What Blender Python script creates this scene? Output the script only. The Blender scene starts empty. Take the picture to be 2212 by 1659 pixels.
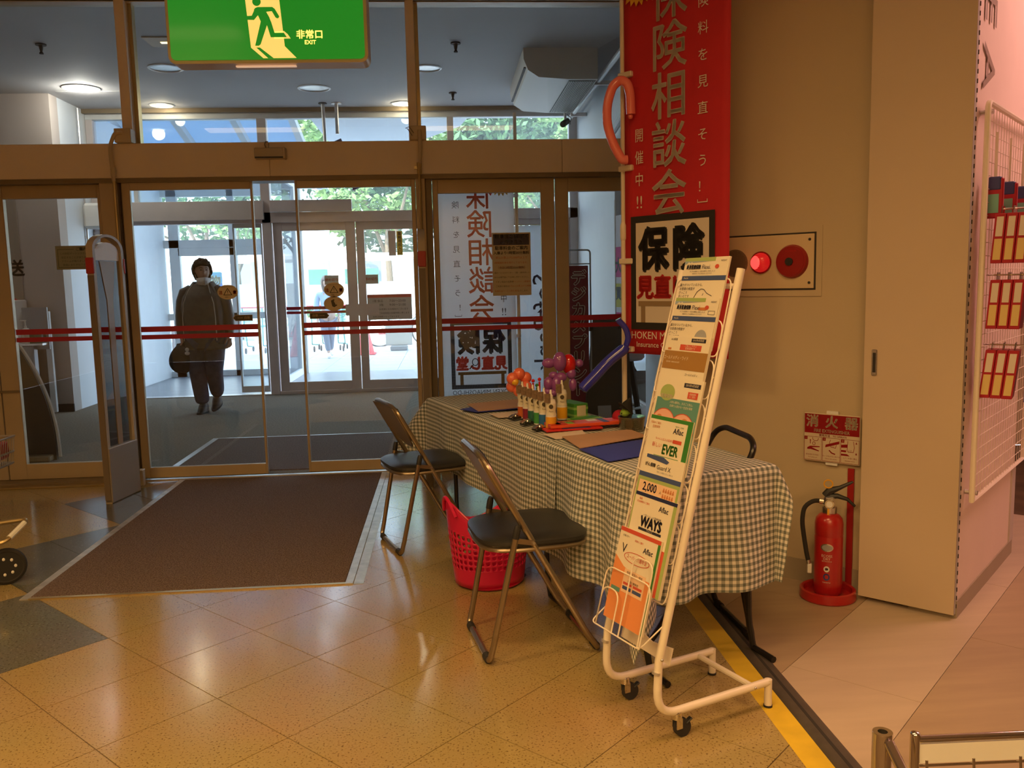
import bpy, bmesh, math, random
from mathutils import Vector, Matrix, Euler
random.seed(7)
S = bpy.context.scene
COL = S.collection
PI = math.pi

# ---------------------------------------------------------------- camera
FPX = 1850.0; PITCH = math.radians(6.84); ROLL = math.radians(1.3); YAW = math.radians(4.32); CAM_H = 1.364
def make_camera():
    fw = Vector((math.sin(YAW) * math.cos(PITCH), math.cos(YAW) * math.cos(PITCH), -math.sin(PITCH)))
    rt = Vector((math.cos(YAW), -math.sin(YAW), 0)); dn = fw.cross(rt)
    r2 = math.cos(ROLL) * rt + math.sin(ROLL) * dn
    d2 = -math.sin(ROLL) * rt + math.cos(ROLL) * dn
    m = Matrix((r2, -d2, -fw)).transposed().to_4x4()
    m.translation = Vector((0, 0, CAM_H))
    cd = bpy.data.cameras.new('camera'); cd.sensor_fit = 'HORIZONTAL'; cd.sensor_width = 36.0
    cd.lens = 36.0 * FPX / 2212.0; cd.clip_start = 0.05; cd.clip_end = 300
    co = bpy.data.objects.new('camera', cd); co.matrix_world = m; COL.objects.link(co)
    S.camera = co
make_camera()
S.view_settings.view_transform = 'Standard'; S.view_settings.look = 'None'
S.view_settings.exposure = 0.0; S.view_settings.gamma = 1.0; S.view_settings.use_curve_mapping = False

# ---------------------------------------------------------------- sky and sun
def make_world():
    w = bpy.data.worlds.new('sky'); S.world = w; w.use_nodes = True
    nt = w.node_tree; nt.nodes.clear()
    out = nt.nodes.new('ShaderNodeOutputWorld'); bg = nt.nodes.new('ShaderNodeBackground')
    sky = nt.nodes.new('ShaderNodeTexSky'); sky.sky_type = 'NISHITA'; sky.sun_disc = False
    sky.sun_elevation = math.radians(48); sky.sun_rotation = math.radians(200); sky.air_density = 1.0; sky.dust_density = 2.0
    mx = nt.nodes.new('ShaderNodeMix'); mx.data_type = 'RGBA'; mx.inputs[0].default_value = 0.75
    mx.inputs[7].default_value = (3.6, 4.1, 5.0, 1)
    nt.links.new(sky.outputs[0], mx.inputs[6]); nt.links.new(mx.outputs[2], bg.inputs[0])
    bg.inputs[1].default_value = 1.5
    nt.links.new(bg.outputs[0], out.inputs[0])
make_world()
sl = bpy.data.lights.new('sun', 'SUN'); sl.energy = 12.0; sl.angle = 0.01; sl.color = (1.0, 0.95, 0.86)
so = bpy.data.objects.new('sun', sl); COL.objects.link(so)
so.rotation_euler = Vector((0.35, 0.75, -1.0)).to_track_quat('-Z', 'Y').to_euler()   # shines from behind the building

def area(name, loc, sx, sy, energy, color, aim=(0, 0, -1), spread=180):
    l = bpy.data.lights.new(name, 'AREA'); l.shape = 'RECTANGLE'; l.size = sx; l.size_y = sy; l.energy = energy; l.color = color
    l.spread = math.radians(spread)
    o = bpy.data.objects.new(name, l); COL.objects.link(o); o.location = loc
    o.rotation_euler = Vector(aim).to_track_quat('-Z', 'Y').to_euler()
    return o
WARM = (1.0, 0.60, 0.225)
LAMPS = ((-2.2, 1.7, 48), (0.3, 1.7, 24), (-2.2, -0.9, 72), (0.3, -0.9, 60), (-2.2, -3.0, 78), (0.3, -3.0, 74))
# light of the shop's ceiling fixtures (the fixtures themselves are built with the ceiling)
for lx, ly, le in LAMPS:
    area('ceiling_lamp_light', (lx, ly, 3.22), 1.2, 0.25, le, WARM, spread=150)
area('aisle_lamp_light', (3.7, 3.2, 3.2), 1.6, 0.8, 52, (1.0, 0.50, 0.42))

# ---------------------------------------------------------------- helpers
MATS = {}
def lin(c):
    return tuple((x / 12.92 if x <= 0.04045 else ((x + 0.055) / 1.055) ** 2.4) for x in c)
def mat(name, col, rough=0.5, metal=0.0, var=0.0, vscale=6.0, bump=0.0, bscale=40.0, emit=0.0, ecol=None, spec=None, coat=0.0, sub=0.0, trans=0.0):
    """principled material; colour varied by noise, fine bump"""
    if name in MATS: return MATS[name]
    m = bpy.data.materials.new(name); m.use_nodes = True; nt = m.node_tree; b = nt.nodes['Principled BSDF']
    b.inputs['Base Color'].default_value = (*col, 1); b.inputs['Roughness'].default_value = rough; b.inputs['Metallic'].default_value = metal
    if spec is not None: b.inputs['Specular IOR Level'].default_value = spec
    if coat: b.inputs['Coat Weight'].default_value = coat; b.inputs['Coat Roughness'].default_value = 0.08
    if trans: b.inputs['Transmission Weight'].default_value = trans
    if emit:
        b.inputs['Emission Color'].default_value = (*(ecol or col), 1); b.inputs['Emission Strength'].default_value = emit
    if var or bump:
        tc = nt.nodes.new('ShaderNodeTexCoord')
    if var:
        n = nt.nodes.new('ShaderNodeTexNoise'); n.inputs['Scale'].default_value = vscale; n.inputs['Detail'].default_value = 5
        nt.links.new(tc.outputs['Object'], n.inputs['Vector'])
        r = nt.nodes.new('ShaderNodeValToRGB')
        r.color_ramp.elements[0].position = 0.3; r.color_ramp.elements[1].position = 0.7
        r.color_ramp.elements[0].color = (*[max(0, c * (1 - var)) for c in col], 1); r.color_ramp.elements[1].color = (*[min(1, c * (1 + var)) for c in col], 1)
        nt.links.new(n.outputs['Fac'], r.inputs[0]); nt.links.new(r.outputs[0], b.inputs['Base Color'])
    if bump:
        n2 = nt.nodes.new('ShaderNodeTexNoise'); n2.inputs['Scale'].default_value = bscale; n2.inputs['Detail'].default_value = 4
        nt.links.new(tc.outputs['Object'], n2.inputs['Vector'])
        bp = nt.nodes.new('ShaderNodeBump'); bp.inputs['Strength'].default_value = bump; bp.inputs['Distance'].default_value = 0.01
        nt.links.new(n2.outputs['Fac'], bp.inputs['Height']); nt.links.new(bp.outputs[0], b.inputs['Normal'])
    MATS[name] = m
    return m
def glass_mat(name, tint=(0.93, 0.97, 0.97), refl=0.055, rough=0.0, haze=0.0, hcol=(0.8, 0.85, 0.9)):
    """thin window glass: straight-through transmission, fresnel mirror, an optional translucent veil"""
    if name in MATS: return MATS[name]
    m = bpy.data.materials.new(name); m.use_nodes = True; nt = m.node_tree; nt.nodes.clear()
    out = nt.nodes.new('ShaderNodeOutputMaterial'); t = nt.nodes.new('ShaderNodeBsdfTransparent'); g = nt.nodes.new('ShaderNodeBsdfGlossy')
    t.inputs[0].default_value = (*tint, 1); g.inputs['Roughness'].default_value = rough
    fr = nt.nodes.new('ShaderNodeFresnel'); fr.inputs[0].default_value = 1.45
    mu = nt.nodes.new('ShaderNodeMath'); mu.operation = 'MULTIPLY'; mu.inputs[1].default_value = refl / 0.034
    nt.links.new(fr.outputs[0], mu.inputs[0])
    mix = nt.nodes.new('ShaderNodeMixShader'); nt.links.new(mu.outputs[0], mix.inputs[0]); nt.links.new(t.outputs[0], mix.inputs[1]); nt.links.new(g.outputs[0], mix.inputs[2])
    last = mix
    if haze:
        d = nt.nodes.new('ShaderNodeBsdfTranslucent'); d.inputs[0].default_value = (*hcol, 1)
        m2 = nt.nodes.new('ShaderNodeMixShader'); m2.inputs[0].default_value = haze
        nt.links.new(mix.outputs[0], m2.inputs[1]); nt.links.new(d.outputs[0], m2.inputs[2]); last = m2
    nt.links.new(last.outputs[0], out.inputs[0]); MATS[name] = m
    return m

class MB:
    """collects shapes in one bmesh"""
    def __init__(s): s.b = bmesh.new()
    def _new(s, f):
        n0 = len(s.b.verts); f(); s.b.verts.ensure_lookup_table(); return s.b.verts[n0:]
    def box(s, c, size, rot=None, bev=0.0, seg=1):
        m = Matrix.LocRotScale(Vector(c), rot.to_quaternion() if isinstance(rot, Euler) else rot, Vector(size)) if rot else Matrix.Translation(Vector(c)) @ Matrix.Diagonal((*size, 1))
        r = bmesh.ops.create_cube(s.b, size=1.0, matrix=m)
        if bev:
            es = list({e for v in r['verts'] for e in v.link_edges})
            bmesh.ops.bevel(s.b, geom=es, offset=bev, segments=seg, profile=0.5, affect='EDGES')
        return s
    def bb(s, x0, x1, y0, y1, z0, z1, bev=0.0, seg=1):
        return s.box(((x0 + x1) / 2, (y0 + y1) / 2, (z0 + z1) / 2), (abs(x1 - x0), abs(y1 - y0), abs(z1 - z0)), bev=bev, seg=seg)
    def cyl(s, p0, p1, r0, r1=None, n=12, cap=True):
        p0, p1 = Vector(p0), Vector(p1); d = p1 - p0; L = d.length
        m = Matrix.Translation((p0 + p1) / 2) @ d.to_track_quat('Z', 'Y').to_matrix().to_4x4()
        bmesh.ops.create_cone(s.b, cap_ends=cap, cap_tris=False, segments=n, radius1=r0, radius2=r0 if r1 is None else r1, depth=L, matrix=m)
        return s
    def sph(s, c, r, n=12, sc=(1, 1, 1), rot=None):
        m = Matrix.Translation(Vector(c))
        if rot is not None: m = m @ rot.to_matrix().to_4x4()
        m = m @ Matrix.Diagonal((*sc, 1))
        bmesh.ops.create_uvsphere(s.b, u_segments=n, v_segments=max(6, n * 2 // 3), radius=r, matrix=m)
        return s
    def tube(s, pts, r, n=8, closed=False, cap=True):
        pts = [Vector(p) for p in pts]; N = len(pts); rings = []
        rs = r if isinstance(r, (list, tuple)) else [r] * N
        tang = []
        for i in range(N):
            if closed: t = pts[(i + 1) % N] - pts[i - 1]
            else: t = pts[min(i + 1, N - 1)] - pts[max(i - 1, 0)]
            tang.append(t.normalized())
        up = Vector((0, 0, 1))
        if abs(tang[0].dot(up)) > 0.9: up = Vector((1, 0, 0))
        nrm = (up - tang[0] * up.dot(tang[0])).normalized()
        for i in range(N):
            if i:
                q = tang[i - 1].rotation_difference(tang[i]); nrm = q @ nrm
                nrm = (nrm - tang[i] * nrm.dot(tang[i])).normalized()
            bn = tang[i].cross(nrm)
            rings.append([s.b.verts.new(pts[i] + rs[i] * (math.cos(2 * PI * k / n) * nrm + math.sin(2 * PI * k / n) * bn)) for k in range(n)])
        for i in range(N if closed else N - 1):
            a, b = rings[i], rings[(i + 1) % N]
            for k in range(n): s.b.faces.new((a[k], a[(k + 1) % n], b[(k + 1) % n], b[k]))
        if cap and not closed:
            s.b.faces.new(list(reversed(rings[0]))); s.b.faces.new(rings[-1])
        return s
    def lathe(s, prof, n=24, c=(0, 0, 0), cap=True):
        c = Vector(c); rings = []
        for (r, z) in prof:
            rings.append([s.b.verts.new(c + Vector((r * math.cos(2 * PI * k / n), r * math.sin(2 * PI * k / n), z))) for k in range(n)] if r > 1e-6 else [s.b.verts.new(c + Vector((0, 0, z)))])
        for a, b in zip(rings, rings[1:]):
            for k in range(n):
                k2 = (k + 1) % n
                if len(a) == 1 and len(b) == 1: continue
                if len(a) == 1: s.b.faces.new((a[0], b[k2], b[k]))
                elif len(b) == 1: s.b.faces.new((a[k], a[k2], b[0]))
                else: s.b.faces.new((a[k], a[k2], b[k2], b[k]))
        if cap:
            if len(rings[0]) > 1: s.b.faces.new(list(reversed(rings[0])))
            if len(rings[-1]) > 1: s.b.faces.new(rings[-1])
        return s
    def prism(s, poly, d0, d1, o=(0, 0, 0), u=(1, 0, 0), v=(0, 0, 1), w=None):
        """polygon (a,b) in plane u,v at origin o, extruded along w from d0 to d1"""
        o, u, v = Vector(o), Vector(u), Vector(v); w = Vector(w) if w else u.cross(v)
        A = [s.b.verts.new(o + u * a + v * b + w * d0) for a, b in poly]
        B = [s.b.verts.new(o + u * a + v * b + w * d1) for a, b in poly]
        n = len(poly)
        s.b.faces.new(A); s.b.faces.new(list(reversed(B)))
        for i in range(n): s.b.faces.new((A[i], B[i], B[(i + 1) % n], A[(i + 1) % n]))
        return s
    def grid(s, fn, nu, nv, closed_u=False):
        V = [[s.b.verts.new(Vector(fn(i / (nu - (0 if closed_u else 1)), j / (nv - 1)))) for j in range(nv)] for i in range(nu)]
        uvl = s.b.loops.layers.uv.verify()
        for i in range(nu if closed_u else nu - 1):
            for j in range(nv - 1):
                i2 = (i + 1) % nu
                fc = s.b.faces.new((V[i][j], V[i2][j], V[i2][j + 1], V[i][j + 1]))
        return s
    def quad(s, a, b, c, d):
        s.b.faces.new([s.b.verts.new(Vector(p)) for p in (a, b, c, d)]); return s
    def poly(s, pts):
        s.b.faces.new([s.b.verts.new(Vector(p)) for p in pts]); return s
    def xf(s, m):
        bmesh.ops.transform(s.b, matrix=m, verts=s.b.verts); return s
    def mesh(s, name, smooth=False, ang=35):
        bmesh.ops.recalc_face_normals(s.b, faces=s.b.faces)
        me = bpy.data.meshes.new(name); s.b.to_mesh(me); s.b.free()
        if smooth:
            me.shade_smooth(); me.set_sharp_from_angle(angle=math.radians(ang))
        return me
def obj(name, mb, m, parent=None, smooth=True, kind=None, label=None, ang=35):
    me = mb.mesh(name, smooth, ang) if isinstance(mb, MB) else mb
    if m is not None:
        if isinstance(m, str): m = MATS[m]
        if not me.materials: me.materials.append(m)
    o = bpy.data.objects.new(name, me); COL.objects.link(o)
    if parent: o.parent = parent
    if kind: o['kind'] = kind
    if label: o['label'] = label
    return o
def thing(name, label, cat, loc=(0, 0, 0), rz=0.0, group=None):
    o = bpy.data.objects.new(name, None); COL.objects.link(o); o.empty_display_size = 0.1
    o.location = loc; o.rotation_euler = (0, 0, rz)
    o['label'] = label; o['category'] = cat
    if group: o['group'] = group
    return o
def tag(o, label, cat, group=None):
    o['label'] = label; o['category'] = cat
    if group: o['group'] = group
    return o
def struct(name, mb, m, parent=None, smooth=False, label=None):
    o = obj(name, mb, m, parent, smooth)
    if not parent: o['kind'] = 'structure'
    if label: o['label'] = label
    return o
def sempty(name, loc=(0, 0, 0), rz=0.0, label=None):
    o = bpy.data.objects.new(name, None); COL.objects.link(o); o.location = loc; o.rotation_euler = (0, 0, rz); o['kind'] = 'structure'
    if label: o['label'] = label
    return o
def dup(o, parent=None, **kw):
    c = o.copy(); COL.objects.link(c); c.parent = parent
    for ch in [x for x in bpy.data.objects if x.parent == o and x != c]: dup(ch, c)
    return c
def bar(p0, p1, w, d, up=(0, 0, 1), bev=0.0):
    """rectangular bar between two points"""
    p0, p1 = Vector(p0), Vector(p1); t = p1 - p0; L = t.length; t.normalize(); up = Vector(up)
    x = t; z = (up - t * up.dot(t)).normalized(); y = z.cross(x)
    m = Matrix((x, y, z)).transposed().to_4x4(); m.translation = (p0 + p1) / 2
    mb = MB(); mb.box((0, 0, 0), (L, w, d), bev=bev); mb.xf(m); return mb
def frame3(o, x, y):
    """4x4 whose columns are x, y, x cross y and origin o"""
    x = Vector(x).normalized(); y = Vector(y); y = (y - x * y.dot(x)).normalized(); z = x.cross(y)
    m = Matrix((x, y, z)).transposed().to_4x4(); m.translation = Vector(o); return m
def arc(c, r, a0, a1, n, u=(1, 0, 0), v=(0, 0, 1)):
    c, u, v = Vector(c), Vector(u), Vector(v)
    return [c + r * (math.cos(a0 + (a1 - a0) * i / n) * u + math.sin(a0 + (a1 - a0) * i / n) * v) for i in range(n + 1)]
def fillet(pts, r, n=5):
    """round the corners of a polyline"""
    pts = [Vector(p) for p in pts]; out = [pts[0]]
    for i in range(1, len(pts) - 1):
        a, b, c = pts[i - 1], pts[i], pts[i + 1]
        d1 = (a - b); d2 = (c - b); k = min(r, d1.length * 0.49, d2.length * 0.49)
        p, q = b + d1.normalized() * k, b + d2.normalized() * k
        for j in range(n + 1):
            t = j / n; out.append((1 - t) ** 2 * p + 2 * t * (1 - t) * b + t * t * q)
    out.append(pts[-1]); return out
_TXT = {}
def text_mesh(s, size=0.1, bold=0.0, align='CENTER', mirror=False, sx=1.0, serif=False):
    c = bpy.data.curves.new('lettering', 'FONT'); c.body = s; c.size = size; c.align_x = align; c.align_y = 'CENTER'; c.resolution_u = 2
    c.fill_mode = 'FRONT'
    o = bpy.data.objects.new('lettering', c); COL.objects.link(o)
    me = bpy.data.meshes.new_from_object(o); bpy.data.objects.remove(o); bpy.data.curves.remove(c)
    if sx != 1.0 or mirror:
        for v in me.vertices: v.co.x *= (-sx if mirror else sx)
    return me
def letters(strs, m, parent, M, name='lettering', warp=None):
    """strs: list of (text, x, y, size[, kwargs]) laid out in the plane of matrix M; joined in one printed part"""
    if 1 < len(strs) <= 10:
        return [letters([it], m, parent, M, name, warp) for it in strs][0]
    bm = bmesh.new()
    for it in strs:
        kw = it[4] if len(it) > 4 else {}
        me = text_mesh(it[0], it[3], **kw)
        bd = kw.get('bold', 0.0) * it[3]
        for ox, oy in (((0, 0),) if not bd else ((bd, 0), (-bd, 0), (0, bd), (0, -bd), (bd * .7, bd * .7), (-bd * .7, -bd * .7))):   # bold = the glyph struck several times
            n0 = len(bm.verts); bm.from_mesh(me); bm.verts.ensure_lookup_table()
            for v in bm.verts[n0:]: v.co.x += it[1] + ox; v.co.y += it[2] + oy
        bpy.data.meshes.remove(me)
    if warp:
        for v in bm.verts: v.co = Vector(warp(v.co.x, v.co.y))
    else: bmesh.ops.transform(bm, matrix=M, verts=bm.verts)
    me = bpy.data.meshes.new(name); bm.to_mesh(me); bm.free()
    return obj(name, me, m, parent, False)
def vtext(s, x, y, size, step, **kw):
    return [(ch, x, y - i * step, size, kw) for i, ch in enumerate(s)]
def patch(polys, m, parent, M, name='print', warp=None):
    """flat printed shapes: list of polygons [(x,y)...] in the plane of M"""
    mb = MB()
    for p in polys: mb.poly([(a, b, 0) for a, b in p])
    if warp:
        bmesh.ops.triangulate(mb.b, faces=mb.b.faces)
        for v in mb.b.verts: v.co = Vector(warp(v.co.x, v.co.y))
    else: mb.xf(M)
    return obj(name, mb, m, parent, False)
def rect(x0, x1, y0, y1): return [(x0, y0), (x1, y0), (x1, y1), (x0, y1)]
def ell(cx, cy, rx, ry, n=24, a0=0.0, a1=2 * PI): return [(cx + rx * math.cos(a0 + (a1 - a0) * i / n), cy + ry * math.sin(a0 + (a1 - a0) * i / n)) for i in range(n)]
def stroke(pts, w):
    """polyline as a list of quads of width w"""
    out = []
    for a, b in zip(pts, pts[1:]):
        a, b = Vector(a), Vector(b); t = (b - a)
        if t.length < 1e-9: continue
        t.normalize(); n = Vector((-t.y, t.x)) * w / 2; e = t * w * 0.3
        out.append([tuple(a - e + n), tuple(a - e - n), tuple(b + e - n), tuple(b + e + n)])
    return out
# ================================================================ SETTING
def terrazzo(name, base, dark, light, scale=140.0, rough=0.22):
    m = bpy.data.materials.new(name); m.use_nodes = True; nt = m.node_tree; b = nt.nodes['Principled BSDF']
    g = nt.nodes.new('ShaderNodeNewGeometry')
    n1 = nt.nodes.new('ShaderNodeTexNoise'); n1.inputs['Scale'].default_value = scale; n1.inputs['Detail'].default_value = 3
    n2 = nt.nodes.new('ShaderNodeTexNoise'); n2.inputs['Scale'].default_value = 2.2; n2.inputs['Detail'].default_value = 4
    nt.links.new(g.outputs['Position'], n1.inputs[0]); nt.links.new(g.outputs['Position'], n2.inputs[0])
    r = nt.nodes.new('ShaderNodeValToRGB'); cr = r.color_ramp
    cr.elements[0].position = 0.35; cr.elements[0].color = (*dark, 1); cr.elements[1].position = 0.41; cr.elements[1].color = (*base, 1)
    e = cr.elements.new(0.62); e.color = (*base, 1); e = cr.elements.new(0.72); e.color = (*light, 1)
    nt.links.new(n1.outputs['Fac'], r.inputs[0])
    mx = nt.nodes.new('ShaderNodeMix'); mx.data_type = 'RGBA'; mx.blend_type = 'MULTIPLY'; mx.inputs[0].default_value = 0.25
    nt.links.new(r.outputs[0], mx.inputs[6]); nt.links.new(n2.outputs['Color'], mx.inputs[7])
    nt.links.new(mx.outputs[2], b.inputs['Base Color'])
    rr = nt.nodes.new('ShaderNodeMapRange'); rr.inputs[3].default_value = rough * 0.8; rr.inputs[4].default_value = rough * 1.3
    nt.links.new(n2.outputs['Fac'], rr.inputs[0]); nt.links.new(rr.outputs[0], b.inputs['Roughness'])
    b.inputs['Coat Weight'].default_value = 0.35; b.inputs['Coat Roughness'].default_value = 0.15
    MATS[name] = m; return m
terrazzo('tile_yellow', (0.425, 0.312, 0.125), (0.18, 0.105, 0.04), (0.52, 0.39, 0.19), 140.0, 0.15)
terrazzo('tile_grey', (0.145, 0.145, 0.115), (0.06, 0.06, 0.05), (0.30, 0.29, 0.22), 110.0)
mat('grout', (0.10, 0.06, 0.03), 0.9, var=0.3)
def carpet(name, base, dark, scale=260, bump=0.5):
    m = bpy.data.materials.new(name); m.use_nodes = True; nt = m.node_tree; b = nt.nodes['Principled BSDF']; b.inputs['Roughness'].default_value = 0.95
    b.inputs['Specular IOR Level'].default_value = 0.1
    g = nt.nodes.new('ShaderNodeNewGeometry'); n1 = nt.nodes.new('ShaderNodeTexNoise'); n1.inputs['Scale'].default_value = scale; n1.inputs['Detail'].default_value = 2
    nt.links.new(g.outputs['Position'], n1.inputs[0])
    r = nt.nodes.new('ShaderNodeValToRGB'); r.color_ramp.elements[0].position = 0.35; r.color_ramp.elements[1].position = 0.6
    r.color_ramp.elements[0].color = (*dark, 1); r.color_ramp.elements[1].color = (*base, 1); nt.links.new(n1.outputs['Fac'], r.inputs[0]); nt.links.new(r.outputs[0], b.inputs['Base Color'])
    bp = nt.nodes.new('ShaderNodeBump'); bp.inputs['Strength'].default_value = bump; bp.inputs['Distance'].default_value = 0.004
    nt.links.new(n1.outputs['Fac'], bp.inputs['Height']); nt.links.new(bp.outputs[0], b.inputs['Normal']); MATS[name] = m
carpet('mat_brown', (0.20, 0.145, 0.115), (0.085, 0.055, 0.045), 150)
carpet('vestibule_floor', (0.23, 0.20, 0.155), (0.17, 0.145, 0.11), 60, 0.1)
mat('wall_cream', (0.54, 0.44, 0.29), 0.75, var=0.03, vscale=1.5, bump=0.06, bscale=180)
mat('wall_white', (0.72, 0.70, 0.66), 0.7, var=0.03, vscale=2, bump=0.05, bscale=150)
mat('panel_cream', (0.58, 0.46, 0.33), 0.6, var=0.03, vscale=2)
mat('pink_panel', (0.80, 0.66, 0.60), 0.5, var=0.02)
mat('bronze', (0.47, 0.37, 0.235), 0.45, 0.25, var=0.05, vscale=3)
mat('bronze_dark', (0.22, 0.165, 0.10), 0.45, 0.25, var=0.06)
mat('header_paint', (0.78, 0.65, 0.47), 0.55, var=0.04, vscale=2)
mat('brass', (0.55, 0.42, 0.20), 0.3, 0.8)
mat('alu', (0.62, 0.60, 0.58), 0.35, 0.7, var=0.04)
mat('alu_white', (0.62, 0.63, 0.62), 0.5, 0.1, var=0.04)
mat('frame_grey', (0.60, 0.54, 0.52), 0.5, 0.2, var=0.05)
mat('steel', (0.60, 0.58, 0.55), 0.25, 0.95)
mat('chrome', (0.75, 0.72, 0.68), 0.08, 1.0)
mat('black_plastic', (0.02, 0.02, 0.02), 0.45)
mat('black_rubber', (0.025, 0.022, 0.02), 0.8)
mat('white_paint', (0.80, 0.78, 0.74), 0.4)
mat('white_plastic', (0.80, 0.79, 0.76), 0.35)
mat('stripe_red', (0.42, 0.012, 0.035), 0.4)
mat('yellow_tape', (0.72, 0.50, 0.03), 0.45, var=0.1, vscale=12)
mat('rubber_strip', (0.075, 0.062, 0.05), 0.5, var=0.2, vscale=20)
mat('base_grey', (0.36, 0.30, 0.22), 0.5, var=0.04)
glass_mat('glass', (0.95, 0.975, 0.97), 0.045)
glass_mat('glass_clere', (0.93, 0.96, 0.965), 0.05)
glass_mat('glass_hazy', (0.92, 0.965, 0.975), 0.022, haze=0.06)  # pale veil stands in for glare and overexposed haze over the outdoors

# ---- tiled floor
G0 = Vector((-0.519, 3.074)); TS = 0.4; DI = Vector((math.sqrt(.5), -math.sqrt(.5))) * TS; DJ = Vector((math.sqrt(.5), math.sqrt(.5))) * TS
floor = struct('floor', MB().bb(-6, 1.06, -4, 6.30, -0.12, -0.0025), 'grout', label='tiled shop floor of yellow terrazzo squares laid diagonally')
def clip_poly(poly, x0, x1, y0, y1):
    for ax, lim, sg in ((0, x0, 1), (0, x1, -1), (1, y0, 1), (1, y1, -1)):
        out = []
        for i in range(len(poly)):
            a, b = poly[i - 1], poly[i]; da, db = (a[ax] - lim) * sg, (b[ax] - lim) * sg
            if (da >= 0) != (db >= 0):
                t = da / (da - db); out.append((a[0] + (b[0] - a[0]) * t, a[1] + (b[1] - a[1]) * t))
            if db >= 0: out.append(b)
        poly = out
        if len(poly) < 3: return []
    return poly
def tile_is_grey(i, j):
    # two by two grey diamonds in a row along the entrance axis
    k = math.floor((i + 4) / 2); l = math.floor((j + 3) / 2)
    return k == -l
GAP = 0.0016; full_tile = {}
for i in range(-16, 12):
    for j in range(-12, 16):
        c = G0 + DI * (i + .5) + DJ * (j + .5)
        if not (-3.9 < c.x < 1.3 and 1.55 < c.y < 6.5): continue
        if abs(c.x - 0.075 * c.y) > 0.66 * c.y + 0.3: continue
        key = 'tile_grey' if tile_is_grey(i, j) else 'tile_yellow'
        q = [G0 + DI * (i + a) + DJ * (j + b) for a, b in ((0, 0), (1, 0), (1, 1), (0, 1))]
        q = [c + (p - c) * (1 - GAP * 2 / TS) for p in q]
        pts = [(p.x, p.y) for p in q]; cl = clip_poly(pts, -5, 1.055, 1.0, 6.27)
        if not cl: continue
        if len(cl) == 4 and max(abs(a[0] - b[0]) + abs(a[1] - b[1]) for a, b in zip(cl, pts)) < 1e-6 or len(cl) == 4 and abs(sum(a[0] for a in cl) / 4 - c.x) < 1e-5 and abs(sum(a[1] for a in cl) / 4 - c.y) < 1e-5:
            if key not in full_tile: full_tile[key] = MB().prism([(p.x - c.x, p.y - c.y) for p in q], -0.01, 0, u=(1, 0, 0), v=(0, 1, 0)).mesh('tile')
            t = obj('tile', full_tile[key], key, floor); t.location = (c.x, c.y, 0)
        else:
            obj('tile', MB().prism(cl, -0.01, 0, u=(1, 0, 0), v=(0, 1, 0)), key, floor, False)

# ---- wooden floor of the aisle, wide boards running diagonally
def wood(name, c1, c2):
    m = bpy.data.materials.new(name); m.use_nodes = True; nt = m.node_tree; b = nt.nodes['Principled BSDF']; b.inputs['Roughness'].default_value = 0.38
    g = nt.nodes.new('ShaderNodeNewGeometry'); mp = nt.nodes.new('ShaderNodeMapping'); mp.inputs['Rotation'].default_value = (0, 0, math.radians(-45)); mp.inputs['Scale'].default_value = (1.2, 9, 1)
    n = nt.nodes.new('ShaderNodeTexNoise'); n.inputs['Scale'].default_value = 2.0; n.inputs['Detail'].default_value = 6
    r = nt.nodes.new('ShaderNodeValToRGB'); r.color_ramp.elements[0].position = 0.3; r.color_ramp.elements[1].position = 0.7
    r.color_ramp.elements[0].color = (*c1, 1); r.color_ramp.elements[1].color = (*c2, 1)
    nt.links.new(g.outputs['Position'], mp.inputs[0]); nt.links.new(mp.outputs[0], n.inputs[0]); nt.links.new(n.outputs['Fac'], r.inputs[0]); nt.links.new(r.outputs[0], b.inputs['Base Color']); MATS[name] = m
wood('wood_light', (0.50, 0.40, 0.30), (0.56, 0.45, 0.34)); wood('wood_tan', (0.38, 0.28, 0.19), (0.44, 0.33, 0.22))
floor2 = struct('floor', MB().bb(1.06, 6.5, -4, 6.30, -0.12, -0.004), 'grout', label='wide diagonal boards of the aisle floor right of the yellow tape')
R45 = math.sqrt(.5)
for k in range(-5, 8):
    # board k lies between x-y = d0 and d1 ; sub-boards cut across
    d0 = -1.62 + (k - 1) * 0.612; d1 = d0 + 0.612 - 0.003
    for s0 in (1.2 - 0.9 * (k % 2), 1.2 - 0.9 * (k % 2) + 1.83, 1.2 - 0.9 * (k % 2) + 3.66, 1.2 - 0.9 * (k % 2) + 5.49):
        s1 = s0 + 1.827
        poly = [((s + d) / 2, (s - d) / 2) for s, d in ((s0 * 1.0, d0), (s1, d0), (s1, d1), (s0, d1))]
        cl = clip_poly(poly, 1.09, 4.2, 1.2, 6.2)
        if cl: obj('board', MB().prism(cl, -0.01, 0, u=(1, 0, 0), v=(0, 1, 0)), 'wood_light' if k % 2 else 'wood_tan', floor2, False)
tape = obj('yellow_tape', MB().bb(0.962, 1.05, 0.6, 5.2, 0, 0.0006), 'yellow_tape'); tag(tape, 'yellow floor tape along the dark threshold strip', 'tape')
strip = obj('threshold_strip', MB().prism([(1.04, 0), (1.115, 0), (1.112, 0.004), (1.10, 0.008), (1.058, 0.008), (1.044, 0.004)], 0.6, 5.4, u=(1, 0, 0), v=(0, 0, 1), w=(0, 1, 0)), 'rubber_strip')
strip['kind'] = 'structure'; strip.name = 'trim_1'
groove = obj('groove', MB().bb(1.074, 1.084, 0.6, 5.4, 0.0079, 0.0086), 'black_rubber', strip)

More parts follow.
